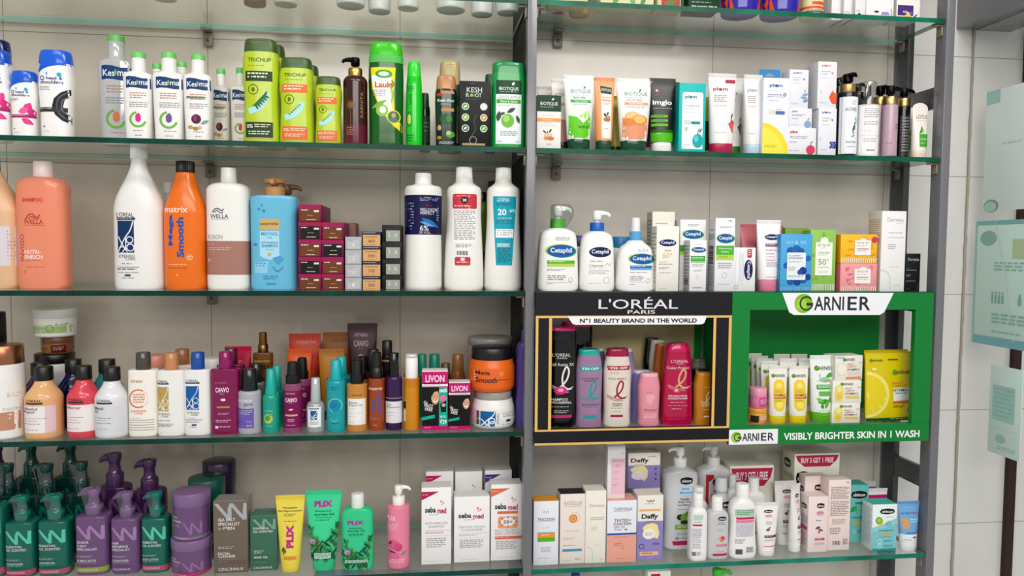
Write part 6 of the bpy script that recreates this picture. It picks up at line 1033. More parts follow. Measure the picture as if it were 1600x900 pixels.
for lb_, x0, x1, yt, y, c in (('black bottle at the head of the tightly packed back row', 1004, 1030, 528, .135, '141314'), ('off-white bottle second in the tightly packed back row', 1013, 1038, 531, .110, 'cfc8bf'), ('amber orange bottle in the tightly packed back row', 1020, 1046, 537, .085, 'a8561f'), ('mauve bottle nearest the magenta conditioner in the packed row', 1034, 1058, 540, .075, 'b58a9a')):
    hairb(lb_, x0, x1, yt, y, c, c, [], ch=.06, D=.022)
hairb('small golden orange bottle beside the frame edging', 1083, 1113.5, 581, .040, 'c9802a', 'd08a35', [L(.4, .27, .75, .29, 1, 'f0d5a5')]+ribbon('f0dcc0', .55, .47, .8)+[L(.3, .60, .9, .66, 3, 'f0dcc0'), L(.35, .70, .8, .73, 1, 'f0dcc0'), R(.4, .825, .78, .855, 'f3e6d0')], ch=.07)
hairb('small black bottle behind the golden orange one', 1074, 1106, 576, .080, '1a1820', '1c1a20', [L(.1, .25, .5, .3, 2, 'a9a5a2')], ch=.06)
hairb('grey capped bottle at the back beside the green side wall', 1078, 1102, 560, .115, 'a5a09c', '8f8a86', [], ch=.06, D=.03)
# ================================================================== inside the green frame
GRP[0] = 'inside the green advertising frame'
gar = lambda cx, cy, w, h, c='3a4238': [E(cx-w*.42, cy, w*.14, None, '7ab02f'), T('GARNIER', cx, cy, w, h, c, .006)]
_b = jar('cream_jar', 'yellow jar with pink label at the bottom of the small jar stack', S, 1168, 1195.5, 636, .036, 'dba53a', (1.0, .30, 'd99a3f'), [R(.05, .45, .4, .9, '3a2f28'), R(.42, .4, .95, .85, 'e89a7a'), L(.48, .5, .9, .75, 3, 'f3dcc8')])
jar('cream_jar', 'pink jar on top of the yellow jar', S, 1170, 1196, 605, .036, 'd9749f', (1.0, .36, 'e69ab0'), [R(.4, .45, .95, .92, 'c94a8a'), L(.45, .55, .9, .8, 3, 'f0cfe0'), L(.1, .5, .35, .8, 3, 'e8a5c0')], on=_b)
def vitc(label, x0, x1, yt, y, plain=False):
    pr = gar(.5, .175, .70, .05)
    if not plain: pr += [P([(.22, .30), (.36, .245), (.64, .245), (.78, .30), (.82, .5), (.78, .72), (.64, .78), (.36, .78), (.22, .72), (.18, .5)], 'e8c83a'), E(.5, .34, .16, .05, 'efdc7a'), E(.5, .68, .2, .06, 'efd96a'), T('BRIGHT', .44, .425, .34, .02, 'd9826a', .008), T('COMPLETE', .47, .455, .46, .02, 'd9826a', .008), T('VITAMIN C', .53, .505, .62, .032, '3a3a2f', .014), R(.22, .535, .86, .57, 'b5605a'), L(.26, .545, .8, .56, 1, 'f0dcd5'), L(.24, .60, .7, .62, 1, '8a7a3a')]
    else: pr += [R(.2, .3, .8, .78, 'e0c85a')]
    pr += [W_(.845, .87, 'e9e2c0')]
    return tube('face_wash_tube', label, S, x0, x1, yt, y, 'e9e7e0', (.84, .14, 'e3cc1f'), pr, D=.028, wb=.86)
vitc('white tube with lemon panel and yellow cap, front row, nearer the jars', 1199.5, 1228.5, 571, .034)
vitc('white tube with lemon panel and yellow cap, front row, beside the green leaf tube', 1231, 1261, 571.5, .034)
vitc('lemon panel tube behind the front one nearer the jars', 1187, 1214, 564, .062)
vitc('lemon panel tube third along the slanting line by the jars', 1180, 1206, 560, .088)
vitc('lemon panel tube fourth along the slanting line by the jars', 1172, 1198, 556, .113)
vitc('lemon panel tube at the far end of the slanting line by the jars', 1163, 1188, 552, .138)
vitc('lemon panel tube behind the front one beside the leaf tube', 1216, 1243, 560, .066, True)
vitc('lemon panel tube in the second row behind the green leaf tube', 1246, 1271, 560, .070, True)
vitc('lemon panel tube in the third row, between its two front twins', 1207, 1232, 553, .105, True)
vitc('lemon panel tube in the third row behind the leaf tube', 1234, 1259, 553, .110, True)
tube('face_wash_tube', 'white tube with green leaves and bright green cap', S, 1263, 1302, 555, .034, 'e6e9e6', (.76, .155, '5fae2a'), gar(.55, .19, .72, .055)+[V(.36, .30, .2, .06, 80, '8fc5b5'), E(.55, .36, .22, .04, '8fc8a0'), V(.78, .29, .42, .16, 20, '4f9f3a'), T('active', .38, .37, .3, .02, '9ac0a8'), T('neem', .66, .375, .3, .028, 'd97a8a', .01), R(.22, .43, .92, .50, '4aa54a'), L(.28, .445, .86, .485, 2, 'e3f0df'), R(.3, .53, .94, .60, '5fb54a'), V(.48, .68, .46, .18, 10, '3f8f2f'), V(.60, .72, .36, .15, 70, '5fb03a'), V(.34, .66, .3, .14, -30, '6fbf4a'), V(.78, .64, .34, .16, 50, '4a9a35'), V(.42, .75, .2, .12, 100, '3f8f2f'), L(.3, .81, .8, .83, 1, 'b0c0b0')], D=.032, wb=.80)
def serumb(label, x0, x1, yt, on=None, H=None, rz=0, pale=False, yy=.014):
    pr = gar(.5, .16, .42, .11)+([R(.08, .2, .38, .92, 'e6cf6a', .14), E(.23, .38, .09, None, 'efe0a0'), E(.23, .72, .09, None, 'e0c44a')] if not pale else [E(.25, .55, .2, None, 'efe9d5'), O(.25, .55, .2, .02, 'd9cfae')])+[T('BRIGHT', .56, .35, .24, .07, 'd9826a', .006), T('COMPLETE', .60, .45, .32, .07, 'd9826a', .006), T('VITAMIN C', .66, .58, .46, .09, '55554a', .008), R(.46, .68, .92, .8, 'e0c05a' if not pale else 'd9cfc0'), R(.86, .27, .98, .33, 'e6c03a')]
    if pale: pr += [R(.4, .88, .95, .97, 'd98a5a'), R(.05, .03, .3, .1, '9ac5e0')]
    return carton('serum_box', label, S, x0, x1, yt, yy, .042, 'e6e3da', pr, on=on, H=H, rz=rz, side='d9d5c9', top='dcd8cd')
_b = serumb('white and lemon carton at the bottom of the three-carton stack in the green frame', 1299, 1343, 630)
_b = serumb('white and lemon carton in the middle of the stack in the green frame', 1300, 1345, 594.5, on=_b)
serumb('pale carton turned slightly on top of the stack in the green frame', 1301, 1347, 556, on=_b, rz=math.radians(7), pale=True, yy=.020)
def mask(label, x0, x1, yt, y, rz):
    xc, W, H, zb = place(S, x0, x1, yt, y)
    t = thing('sheet_mask_packet', label, 'packet', (xc, y, zb), 0); t.rotation_euler = (math.radians(-3), 0, rz)
    mb = MB(); R_ = []; n = 16
    for j in range(n+1):
        v = j/n; ring = []
        for i in range(n+1):
            u = i/n; b = .0032*(math.sin(math.pi*u)**.6)*(math.sin(math.pi*v)**.6)+.0004
            ring.append(((u-.5)*W, -b, v*H))
        for i in range(n, -1, -1):
            u = i/n; b = .0032*(math.sin(math.pi*u)**.6)*(math.sin(math.pi*v)**.6)+.0004
            ring.append(((u-.5)*W, b, v*H))
        R_.append(ring)
    mb.loft(R_, M('d9c420', 's')); mb.build('pouch', t)
    def surf(u, v, e):
        a, b = max(0, min(1, u/W+.5)), max(0, min(1, v/H)); return (u, -.0032*(math.sin(math.pi*a)**.6)*(math.sin(math.pi*b)**.6)-.0004-e*1.5, v)
    P_ = [R(0, 0, 1, .02, 'b8a41a')]+[P([(.02, .30)]+[(.02+.46*math.sin(math.radians(a)), .62-.335*math.cos(math.radians(a))) for a in range(0, 181, 12)]+[(.02, .96)], 'efe27a'), P([(.02, .34)]+[(.02+.40*math.sin(math.radians(a)), .62-.29*math.cos(math.radians(a))) for a in range(0, 181, 12)]+[(.02, .92)], 'e3cc2f')]
    P_ += [B([(.03, .62), (.03+.39*math.sin(math.radians(a)), .62-.28*math.cos(math.radians(a)))], .014, 'f0e68a') for a in (20, 48, 76, 104, 132, 160)]
    P_ += [R(.45, .105, .66, .125, '6a6020')]+gar(.22, .125, .26, .028)+gar(.76, .30, .40, .05)+[T('BRIGHT', .64, .455, .22, .022, 'd9703a', .01), T('COMPLETE', .68, .49, .30, .022, 'd9703a', .01), P([(.55, .53), (.95, .52), (.97, .70), (.55, .72)], 'e3e6dc'), T('VITAMIN C', .74, .56, .40, .04, '3a4a35', .012), T('tissue mask', .72, .60, .26, .02, '3a4a35', .01), R(.55, .72, .95, .75, 'd9603a'), L(.56, .78, .8, .82, 2, '6a6420'), O(.90, .85, .04, .015, '4a4a1c'), P([(0, .96), (1, .955), (1, 1), (0, 1)], '1f5a2f'), L(.5, .968, .95, .98, 1, 'd9e0c0'), E(.16, .25, .05, .02, 'f0e68a')]
    printing(P_, W, H, surf, t, cuts=(W/12, H/12)); return t
mask('yellow lemon-print packet in front, its foot green', 1352, 1429, 550, .030, math.radians(2))
mask('yellow lemon-print packet leaning behind the front one', 1349, 1422, 547, .048, math.radians(5))
# ================================================================== skin care bay, shelf of baby care
GRP[0] = 'on the baby care shelf'
S = 'R4'
ctn('white carton with orange top and an orange-green panel, beside the middle post', 833.5, 872.5, 783, .020, 'e3e6ee', [B([(.36, .19), (.42, .155), (.47, .19), (.55, .16), (.62, .19)], .02, '9aa0ab'), T('TRIOZON', .5, .285, .70, .045, '55585f', .004), R(.16, .315, .84, .318, '8a8f98'), T('spf 50', .48, .415, .3, .025, 'e0c05a', .01), R(.16, .485, .86, .635, '9aa58a'), R(.17, .50, .85, .57, 'e8963a'), R(.17, .57, .85, .625, '5aae2a'), L(.3, .52, .7, .55, 1, 'f3dcc0'), L(.3, .72, .7, .80, 4, 'a9aeb8'), L(.18, .885, .82, .90, 1, '9a9fa8'), L(.45, .955, .55, .965, 1, 'a9aeb8')], top='e09a3a', side='d5d8e0', D=.036)
ctn('cream carton with dark grey top and an orange sun emblem', 875, 914, 771.5, .022, 'e8ddd4', [T('RAYSOLAF', .52, .135, .72, .06, 'b5a8a0', 0), R(.14, .18, .9, .183, 'a59a94'), E(.52, .355, .17, None, 'd98a3f'), E(.52, .355, .11, None, 'ecb06a'), T('50', .52, .355, .12, .035, 'c96a2a', .01), O(.56, .345, .22, .01, 'c9a58a', -60, 120), L(.22, .53, .8, .545, 1, 'b5aaa4'), L(.14, .63, .6, .66, 2, 'c0b5ae'), L(.14, .735, .66, .75, 1, '6a95b5'), R(.1, .79, .88, .825, '4a90b8'), L(.6, .93, .85, .95, 1, '8a8078'), L(.14, .955, .5, .965, 1, 'a59a94')], top='2f2f31', side='dccfc5', D=.038)
ctn('plain cream carton with thin mint arch, third from the middle post', 914.5, 946.5, 767, .020, 'ebe5da', [T('Dermina', .55, .20, .72, .045, 'b5aca0', 0), L(.25, .365, .92, .415, 2, 'b5aca0'), L(.28, .50, .6, .55, 3, 'c5bdb2'), L(.45, .745, .9, .755, 1, 'c0b8ac'), B([(.08, .775), (.26, .79), (.35, .84), (.37, 1)], .05, 'b5d9ca'), L(.7, .955, .9, .965, 1, '9a9288')], side='ded7c9', top='e6e0d4', D=.044)
_b = ctn('white and salmon pink carton with a blue stripe', 948.5, 994, 782, .018, 'e3e6ee', [R(0, .555, 1, 1, 'e3a290'), R(0, .525, 1, .555, '2f55a8'), T('DERMINA', .54, .14, .62, .055, '8a8f9a', 0), L(.24, .175, .84, .185, 1, 'a5aab5'), T('TINTED+', .52, .32, .58, .045, '8a5f5f', .01), T('SUNSCREEN', .52, .375, .60, .045, '8a5f5f', .008), T('SPF 50', .42, .43, .36, .035, '9a7f80', 0), L(.25, .46, .5, .49, 2, 'a58f90'), E(.64, .47, .05, .01, '4a4a55'), L(.25, .585, .8, .60, 1, 'b57a6a'), L(.25, .69, .5, .74, 2, 'b57a6a'), L(.5, .72, .6, .80, 3, 'c98a7a'), L(.35, .93, .65, .94, 1, '9a6a5c')], top='e3a290', side='d9dce4', D=.046)
ctn('slim white carton with pink panel standing on the blue striped carton', 949, 976.5, 697, .030, 'e6e3e6', [R(.2, .235, .98, .92, 'e8bccb'), L(.84, .13, .88, .18, 1, '6a6a70'), T('Dermina', .6, .275, .6, .03, '9a7a86', 0), L(.45, .35, .7, .4, 3, 'b58f9c'), L(.3, .49, .75, .51, 1, '8a6a76'), L(.3, .62, .6, .64, 1, 'b58f9c'), L(.3, .72, .6, .76, 2, 'b58f9c')], side='dcd6db', top='e9e6e6', D=.030, on=_b)
def lav(label, x0, x1, yt, y, full, on=None, H=None):
    pr = [R(0, .40 if full else .35, 1, 1, '8f84c0')]
    if full: pr += [B([(.36, .075), (.45, .10), (.5, .075), (.58, .10), (.64, .07)], .03, '4a4a52'), L(.3, .125, .7, .14, 1, '6a6a72'), R(.06, .215, .90, .245, 'e3ae7a'), T('Daffy', .48, .335, .64, .095, '33343c', .03), T('baby lotion', .50, .405, .34, .02, '55565e', .01), P([(.2, .50), (.35, .45), (.6, .43), (.78, .46), (.86, .6), (.8, .68), (.66, .66), (.3, .6)], 'efdca0'), E(.45, .60, .24, .08, 'efe9dc'), L(.3, .58, .6, .63, 3, 'a59ab5'), O(.18, .79, .10, .02, '2f2a45'), L(.62, .74, .9, .78, 3, '4a4266'), R(.1, .875, .84, .935, 'e8b48a', .04), L(.2, .895, .75, .915, 1, '4a3a45'), L(.4, .965, .7, .975, 1, 'd5d0e6')]
    else: pr += [T('Daffy', .36, .22, .56, .15, '33343c', .03), L(.2, .31, .6, .33, 1, '55565e'), L(.62, .10, .92, .13, 1, '55565e'), P([(.06, .46), (.2, .38), (.5, .36), (.62, .5), (.6, .7), (.5, .8), (.2, .62)], 'efdca0'), E(.32, .64, .22, .12, 'e6e0ea'), E(.86, .45, .03, None, '3f3a66'), E(.86, .6, .03, None, '3f3a66'), E(.86, .75, .03, None, '3f3a66')]
    return ctn(label, x0, x1, yt, y, 'e8e2d8', pr, side='cfc8d6', top='ded7cb', D=.044, on=on, H=H)
lav('cream and lavender carton with orange bands, front row', 995.5, 1035.5, 774, .026, True)
_b = lav('cream and lavender carton hidden behind the orange banded one', 990, 1030, 762, .095, True)
lav('cream and lavender carton on top of the hidden one, back row', 981, 1031, 708, .092, False, on=_b)
chi = lambda cx, cy, w, h: [E(cx, cy, w*.54, h*.62, '17191d'), R(cx-w*.5, cy-h*.5, cx+w*.5, cy+h*.5, '17191d', w*.12), T('chicco', cx, cy, w*.82, h*.52, 'e3e5e6', .03)]
PB = [(0, .90), (.012, .95), (.03, .97), (.25, .93), (.5, .93), (.8, .98), (.88, 1), (.94, .9), (.975, .62), (1, .42)]
bottle('pump_bottle', 'tall cloudy baby wash bottle with white pump and green fruit picture', S, 1034, 1088, 697, .095, PB, .045, 'cfd0d2', ('pump', .36, .20, 'e6e6e4', 'p', (-1, 'e9e9e7')), chi(.60, .32, .34, .058)+[E(.60, .42, .24, .045, 'b5d5e6'), T('Baby', .58, .40, .22, .026, '4a80b0', .012), T('Moments', .60, .435, .36, .026, '4a80b0', .012), E(.78, .46, .04, .015, 'd9dde0'), T('Gentle', .56, .50, .26, .022, '3a3d44', .008), T('Body Wash', .58, .53, .40, .022, '3a3d44', .008), T('and Shampoo', .60, .56, .48, .022, '3a3d44', .008), L(.36, .60, .86, .61, 1, '7a7d84'), E(.44, .68, .10, .03, '2f3f2a'), E(.58, .685, .14, .042, '6fa53a'), E(.74, .70, .12, .036, 'e0a05a'), E(.56, .73, .12, .02, '3a3a35'), V(.64, .64, .2, .09, 40, '4a8a3f'), R(.30, .755, .84, .80, '7fa53a'), L(.36, .765, .78, .79, 2, 'e6efd5'), L(.34, .845, .7, .855, 1, '8a8d94'), T('0%', .36, .89, .10, .025, '3a3d44', .01), L(.46, .885, .84, .90, 1, '8a8d94'), P([(.22, .92), (.84, .915), (.84, .955), (.26, .96)], 'b5284f')], n=3, k='s')
bottle('pump_bottle', 'cloudy white baby lotion bottle with white pump and red panel, back row', S, 1086, 1139, 696, .125, PB, .045, 'd2d0cf', ('pump', .36, .20, 'e0dfdd', 'p', (-1, 'e3e2e0')), [P([(.2, .28), (.42, .28), (.42, .32), (.28, .36), (.28, .7), (.2, .7)], 'b52f33')]+chi(.58, .36, .36, .065)+[T('Baby', .56, .46, .24, .03, '5a5f6a', .012), T('Moments', .56, .50, .42, .03, 'a8506a', .012)], n=3, k='s')
bottle('lotion_bottle', 'clear dome-shouldered baby bottle behind the two small front bottles', S, 1104, 1146, 745, .075, sh(.62, .36, 'ogee', .95), .04, 'b9bbbd', ('cyl', .44, .18, 'cfd1d2', 'g', .9), [W_(.45, .46, 'c9cbcc')]+chi(.62, .36, .36, .07)+[R(.2, .8, .9, .84, 'c06a80')], k='s')
bottle('lotion_bottle', 'slim white baby bottle turned side-on, front row', S, 1075.5, 1103, 770, .024, sh(.80, .44, 'dome', .93, rb=.06), .036, 'ebeae8', ('flip', .56, .21, 'efeeec', 'p', .95), [R(.15, .30, .66, .38, 'b5d0c0'), L(.18, .40, .62, .43, 1, '8a8d94'), R(.12, .44, .62, .47, 'c23f5f'), R(.1, .50, .60, .64, 'd5d3dc'), L(.12, .52, .56, .82, 11, 'a5a3ad'), R(.1, .86, .3, .92, '7a7a7e'), L(.34, .86, .58, .92, 3, '6a6a6e')], n=3)
bottle('lotion_bottle', 'white capped bottle hidden behind the slim side-on one', S, 1076, 1104, 760, .070, sh(.80, .44, 'dome'), .036, 'd9d9d8', ('flip', .56, .21, 'e3e2e0', 'p', .95), n=3)
bottle('lotion_bottle', 'small clear baby bottle with white cap and pink flower', S, 1102.5, 1136, 775, .030, sh(.82, .42, 'dome', .93, rb=.06), .034, 'c5c5c7', ('flip', .48, .215, 'f0efed', 'p', .95), chi(.62, .335, .36, .055)+[T('Baby', .60, .395, .24, .022, '6a95b5', .01), T('Moments', .60, .42, .36, .022, '6a95b5', .01), L(.42, .52, .76, .535, 1, '8a8d94'), E(.56, .66, .10, .03, 'e3b04a'), E(.66, .66, .10, .035, 'c94a55'), E(.62, .69, .08, .025, 'd97a5a'), R(.36, .755, .86, .79, 'd0708a'), L(.4, .765, .8, .78, 1, 'f3dce3'), L(.34, .875, .8, .885, 1, '6a6d74'), P([(.2, .91), (.9, .91), (.86, .945), (.24, .945)], 'b5284f')], n=3, k='s')
def soap(label, x0, x1, yt, y, D, on=None, H=None):
    return ctn(label, x0, x1, yt, y, 'e6e1d6', [P([(.02, .03), (.98, .03), (.93, .15), (.78, .27), (.22, .27), (.07, .15)], 'b52f50'), T('BUY 3 GET 1 FREE', .5, .135, .72, .11, 'f0dde2', .022)]+chi(.2, .50, .30, .22)+[T('Soap', .74, .52, .24, .15, '55565c', .01), L(.66, .64, .86, .68, 1, '8a8b90'), V(.35, .78, .24, .2, 10, '9ab56a'), E(.6, .82, .14, .1, 'd9c5a5')], side='d9d3c6', top='dcd8c5', D=D, name='soap_box', on=on, H=H, ps=[P([(.05, .1), (.95, .02), (.95, .25), (.3, .3)], 'e0dacc')]+chi(.45, .25, .5, .16)+[R(.1, .45, .9, .55, 'a9bf8a'), R(.05, .85, .95, .97, 'b52f50')])
soap('smaller cream soap multipack with a red offer flash, beside the red panel pump', 1139, 1207, 728, .105, .05)
_b = soap('cream soap multipack hidden at the back under the larger one', 1240, 1310, 783, .10, .06)
soap('larger cream soap multipack with a red offer flash, nearest the rear post', 1240, 1310, 709, .10, .06, on=_b)
def backlabel(): return [R(.14, .32, .84, .42, 'a9cdb5'), L(.2, .335, .78, .405, 3, '5f8a70'), R(.18, .43, .84, .46, 'c22f50'), R(.18, .465, .84, .515, 'e3a0b5'), L(.2, .475, .8, .51, 2, 'a05068'), R(.18, .525, .82, .70, 'd5d3dc'), L(.2, .53, .80, .70, 10, 'a5a3ad'), L(.16, .73, .5, .80, 4, '8a8a90'), R(.18, .87, .42, .94, '5a5a5e'), R(.55, .84, .82, .92, 'c0c0c4'), L(.56, .85, .8, .92, 3, '6a6a6e')]
bottle('lotion_bottle', 'white rounded baby lotion bottle showing its printed back, front row', S, 1137, 1179.5, 755, .030, [(0, .90), (.012, .95), (.04, .99), (.15, 1), (.4, .92), (.6, .90), (.76, .95), (.84, .93), (.92, .8), (.97, .58), (1, .48)], .04, 'ecebe8', ('flip', .46, .19, 'f0efec', 'p', .96), backlabel(), n=3)
bottle('lotion_bottle', 'white baby lotion bottle second row, beside the printed-back one', S, 1158, 1193, 745, .078, sh(.8, .44, 'dome', .93), .04, 'dddcda', ('flip', .46, .19, 'e6e5e2', 'p', .96), chi(.6, .45, .4, .06)+[R(.3, .62, .9, .70, 'a8a0a5'), R(.3, .75, .9, .79, '6a3a3a')], n=3)
bottle('lotion_bottle', 'white baby bottle second row behind the printed-back one', S, 1132, 1153, 741, .082, sh(.8, .44, 'dome', .93), .036, 'd5d4d2', ('flip', .5, .19, 'dcdbd8', 'p', .96), n=3)
def nut(c0, x, y): return [E(x-.06, y, .08, .022, '7a4a2f'), E(x+.08, y-.008, .08, .024, 'efe6d9'), E(x+.08, y-.008, .05, .014, 'f8f3ea'), V(x, y-.03, .16, .06, 60, '4f7f3f')]
def crem(label, x0, x1, yt, y, rz=0):
    return tube('cream_tube', label, S, x0, x1, yt, y, 'ebe8e6', (.66, .15, 'efedeb'), chi(.54, .165, .36, .045)+[E(.54, .25, .17, .03, 'e3b5c5'), L(.42, .235, .66, .265, 2, 'b5788f'), T('Baby', .54, .36, .26, .025, '7a7d84', .006), T('Cream', .54, .39, .26, .025, '7a7d84', .006), E(.76, .32, .04, .012, 'd5d5d8')]+nut(0, .54, .50)+[R(.32, .60, .84, .645, '5f3f38'), L(.36, .61, .8, .635, 1, 'd9c5b9'), L(.32, .68, .75, .72, 2, 'a9a5a8'), R(.30, .80, .82, .812, 'c2506a')], D=.03, wb=.72, rz=rz)
crem('small white baby cream tube standing on its cap, front row', 1178.5, 1215, 785, .032)
crem('large white baby cream tube behind the small front one', 1208, 1242, 751, .085)
crem('white baby cream tube turned towards the pink carton', 1228, 1254, 757, .045, math.radians(35))
def pinkc(label, x0, x1, yt, y, D=.036):
    return ctn(label, x0, x1, yt, y, 'ecdad8', chi(.62, .165, .36, .075)+[E(.6, .30, .2, .05, 'e3b0c5'), L(.45, .275, .76, .33, 2, 'b06a8a'), T('Baby', .55, .43, .28, .03, '6a6d74', .006), E(.84, .36, .05, .015, 'e3dcdc'), V(.5, .56, .3, .1, 20, '5a3a35'), V(.64, .60, .3, .1, -20, '7a5048'), V(.58, .63, .24, .09, 60, 'b5506a'), R(.36, .745, .86, .785, 'c9487a'), L(.4, .755, .82, .775, 1, 'f3dce6'), L(.36, .83, .86, .87, 2, 'a59a9c'), L(.36, .90, .6, .91, 1, 'a59a9c')], side='e0cccb', top='e3d3cf', D=D, ps=chi(.5, .2, .6, .07)+[R(.1, .35, .9, .5, 'b5b0c5'), R(.1, .55, .9, .62, 'c9487a'), L(.1, .66, .9, .92, 8, 'b09a9c')])
pinkc('pale pink baby carton in the front row with brown seed picture', 1262, 1292.5, 776, .028)
pinkc('pale pink baby carton standing behind the brown seed one', 1256, 1291, 744, .070, .028)
ctn('pale pink carton showing its printed back with bar code', 1293, 1327.5, 750, .034, 'ecd9d3', [L(.1, .10, .92, .28, 8, '7a6f70'), L(.1, .30, .92, .52, 9, '8a7f80'), L(.2, .56, .8, .64, 4, '9a8f90'), L(.1, .68, .6, .78, 4, '7a6f70'), R(.22, .86, .62, .93, 'ece3e0')]+[R(.24+.04*i, .865, .24+.04*i+(.018 if i % 3 else .026), .925, '2f2a2a') for i in range(9)]+[L(.7, .84, .92, .93, 4, '7a6f70'), L(.8, .03, .9, .05, 1, '6a5f60')], side='e0ccc6', top='e3d0c8', D=.038)
def teal(label, x0, x1, yt, y, back=False, D=.04):
    pr = [P([(0, .5), (.3, .46), (1, .30), (1, 1), (0, 1)], '8fcdd0'), P([(0, .62), (1, .42), (1, 1), (0, 1)], '7fc3c9'), R(0, .955, 1, 1, '1f9fa0')]+chi(.60, .155, .56, .10)+[E(.3, .37, .14, None, 'e3b53a'), E(.26, .34, .13, None, '6fae3a'), E(.26, .34, .08, None, '9fd06a'), L(.55, .27, .95, .29, 1, '5aae5a'), O(.66, .42, .10, .02, '5aa0b0'), L(.6, .41, .72, .44, 2, '5aa0b0'), T('Toothpaste', .56, .565, .62, .045, '3a7a85', .006), R(.4, .64, .74, .675, 'e3a53a'), L(.3, .70, .85, .72, 1, '4a8a95'), O(.32, .80, .09, .02, 'e6f3f3'), O(.32, .90, .09, .02, 'e6f3f3'), L(.48, .78, .85, .82, 2, '4a8a95'), L(.48, .88, .85, .92, 2, '4a8a95')]
    if back: pr = [R(0, 0, 1, 1, '6fbcb8')]+chi(.5, .17, .8, .11)+[R(.3, .30, .9, .34, '2f8a5a'), V(.22, .42, .5, .24, 40, '2f9a6a'), V(.4, .44, .4, .2, 100, '3faf7a'), O(.6, .45, .16, .02, 'd9eeee'), T('Toothpaste', .5, .57, .8, .05, '2f6f75', .006), R(.2, .65, .85, .69, 'e3a53a'), O(.3, .82, .09, .02, 'd9eeee'), L(.45, .80, .85, .84, 2, '2f6f75')]
    return ctn(label, x0, x1, yt, y, 'e6efef', pr, side='dde6e6', top='45b5a5', D=D, name='toothpaste_box', ps=[L(.1, .1, .9, .9, 18, 'a5b5b8')])
teal('white and aqua carton with teal top and a green fruit, front row', 1362, 1400, 788, .022)
teal('teal carton with leaf picture, second row behind the pink printed-back carton', 1326, 1355, 758, .075, True)
tube('toothpaste_tube', 'white tube with magenta band behind the aqua carton', S, 1353, 1384, 763, .085, 'e3e3e6', (.7, .14, 'e6e6e8'), [W_(.12, .36, 'b0186a'), L(.3, .2, .8, .26, 1, 'f0c5dc')], D=.026)
tube('toothpaste_tube', 'white tube edge hidden behind the magenta banded one', S, 1340, 1366, 752, .115, 'd5d5d8', (.7, .14, 'd6d6d8'), [W_(.1, .2, '9a4a7a')], D=.024)
tube('toothpaste_tube', 'sky blue toothpaste tube with white foot, beside the outer post', S, 1401, 1434.5, 783, .026, '6fa9d9', (.70, .16, 'e6e8ec'), [T('ULTRA', .30, .235, .40, .035, '3a6ab0', .012), T('FRESH', .70, .235, .40, .035, 'c2445a', .012), L(.25, .12, .75, .15, 1, 'a5cbe8'), R(.05, .33, .45, .55, 'c9a070', .1), L(.5, .35, .9, .44, 2, 'cfe3f3'), W_(.66, .85, 'e3e6ea'), T('junior', .55, .63, .5, .04, '3a4a9a', .012), E(.66, .72, .1, .02, 'c2445a'), L(.2, .76, .6, .79, 1, '9aa0ab')], D=.028, wb=.72)
# ================================================================== uppermost shelves: only the feet of things show
GRP[0] = 'on the uppermost shelf of the skin care bay'
S = 'R0'
def upbox(label, x0, x1, y, c, pr=(), H=.15, side=None, D=.05): return carton('skin_care_box', label, S, x0, x1, -60, y, D, c, pr, side=side, H=H)
upbox('pale green carton above the almond carton, cut by the frame top', 858, 918, .02, 'c9d0a0', [L(.1, .8, .9, .95, 3, '7a8a5a')])
upbox('beige carton with small green leaves, cut by the frame top', 938, 1021, .02, 'd9d5ad', [V(.3, .9, .3, .1, 60, '6a9a5a'), V(.6, .9, .3, .1, 100, '7aa55f'), V(.8, .92, .2, .08, 60, '5a8a4f')])
upbox('beige carton with a red patch and dark green edge, cut by the frame top', 1027, 1068, .02, 'cfc3a0', [R(.88, 0, 1, 1, '1f4a30'), R(.15, .86, .85, .98, 'a83f2f'), V(.5, .92, .5, .2, 10, '5a7a3f')])
upbox('dark green carton with white small print at its foot', 1075.5, 1124.5, .018, '0f3f2a', [T('Net quantity: 200 ml', .5, .955, .8, .03, 'e3ece6', .014), L(.1, .89, .9, .92, 1, '7a9a85')])
for lb_, x0, x1, yy in (('purple jar with orange edge, nearer the middle post, cut by the frame top', 1126, 1184, .045), ('purple jar with orange edge, nearer the yellow bottle, cut by the frame top', 1187.5, 1246, .045)):
    jar('cream_jar', lb_, S, x0, x1, -45, yy, '3a2f9a', (1, .3, '3a2f9a'), [P([(0, .5), (.08, .5), (.2, .95), (0, .95)], 'd9502f'), P([(1, .5), (.9, .5), (.8, .95), (1, .95)], 'd9502f')], H=.085, k='g')
bottle('oil_bottle', 'yellow bottle with orange bands beside the purple jars', S, 1250.5, 1284.5, -90, .05, sh(.9, .6), None, 'd9cf9a', ('cyl', .5, .15, 'c9a02a'), [W_(.86, .89, 'd9502f'), W_(.92, .94, '4a3a9a'), R(.3, .80, 1, .84, 'd9502f'), L(.1, .9, .8, .97, 4, '8a7a3a')], H=.16, k='g')
for i, (lb_, x0, x1) in enumerate((('white carton with tiny figures, first of four beside the yellow bottle', 1299, 1317), ('white carton with tiny figures, second of four', 1318, 1335), ('white carton with tiny figures, third of four', 1336, 1352))):
    upbox(lb_, x0, x1, .02+.012*(2-i), 'e0dde0', [E(.4, .95, .14, .014, '3a2f2f'), R(.3, .965, .6, .985, 'b5b0d0'), L(.1, .9, .6, .92, 1, '8a8590')], side='cfcbd0', D=.06)
upbox('white carton with a lilac lamp picture, last of four beside the vanilla carton', 1353, 1396, .018, 'e6e4e6', [E(.38, .91, .09, .014, '2f2626'), E(.38, .95, .09, .024, 'e6d5cc'), P([(.58, .91), (.80, .91), (.86, .95), (.54, .95)], '9a84b5'), R(.68, .95, .71, .985, 'b59a7a'), B([(.9, .86), (.93, .92), (.9, .98)], .03, 'a58ab5')], side='d0ced2', D=.06)
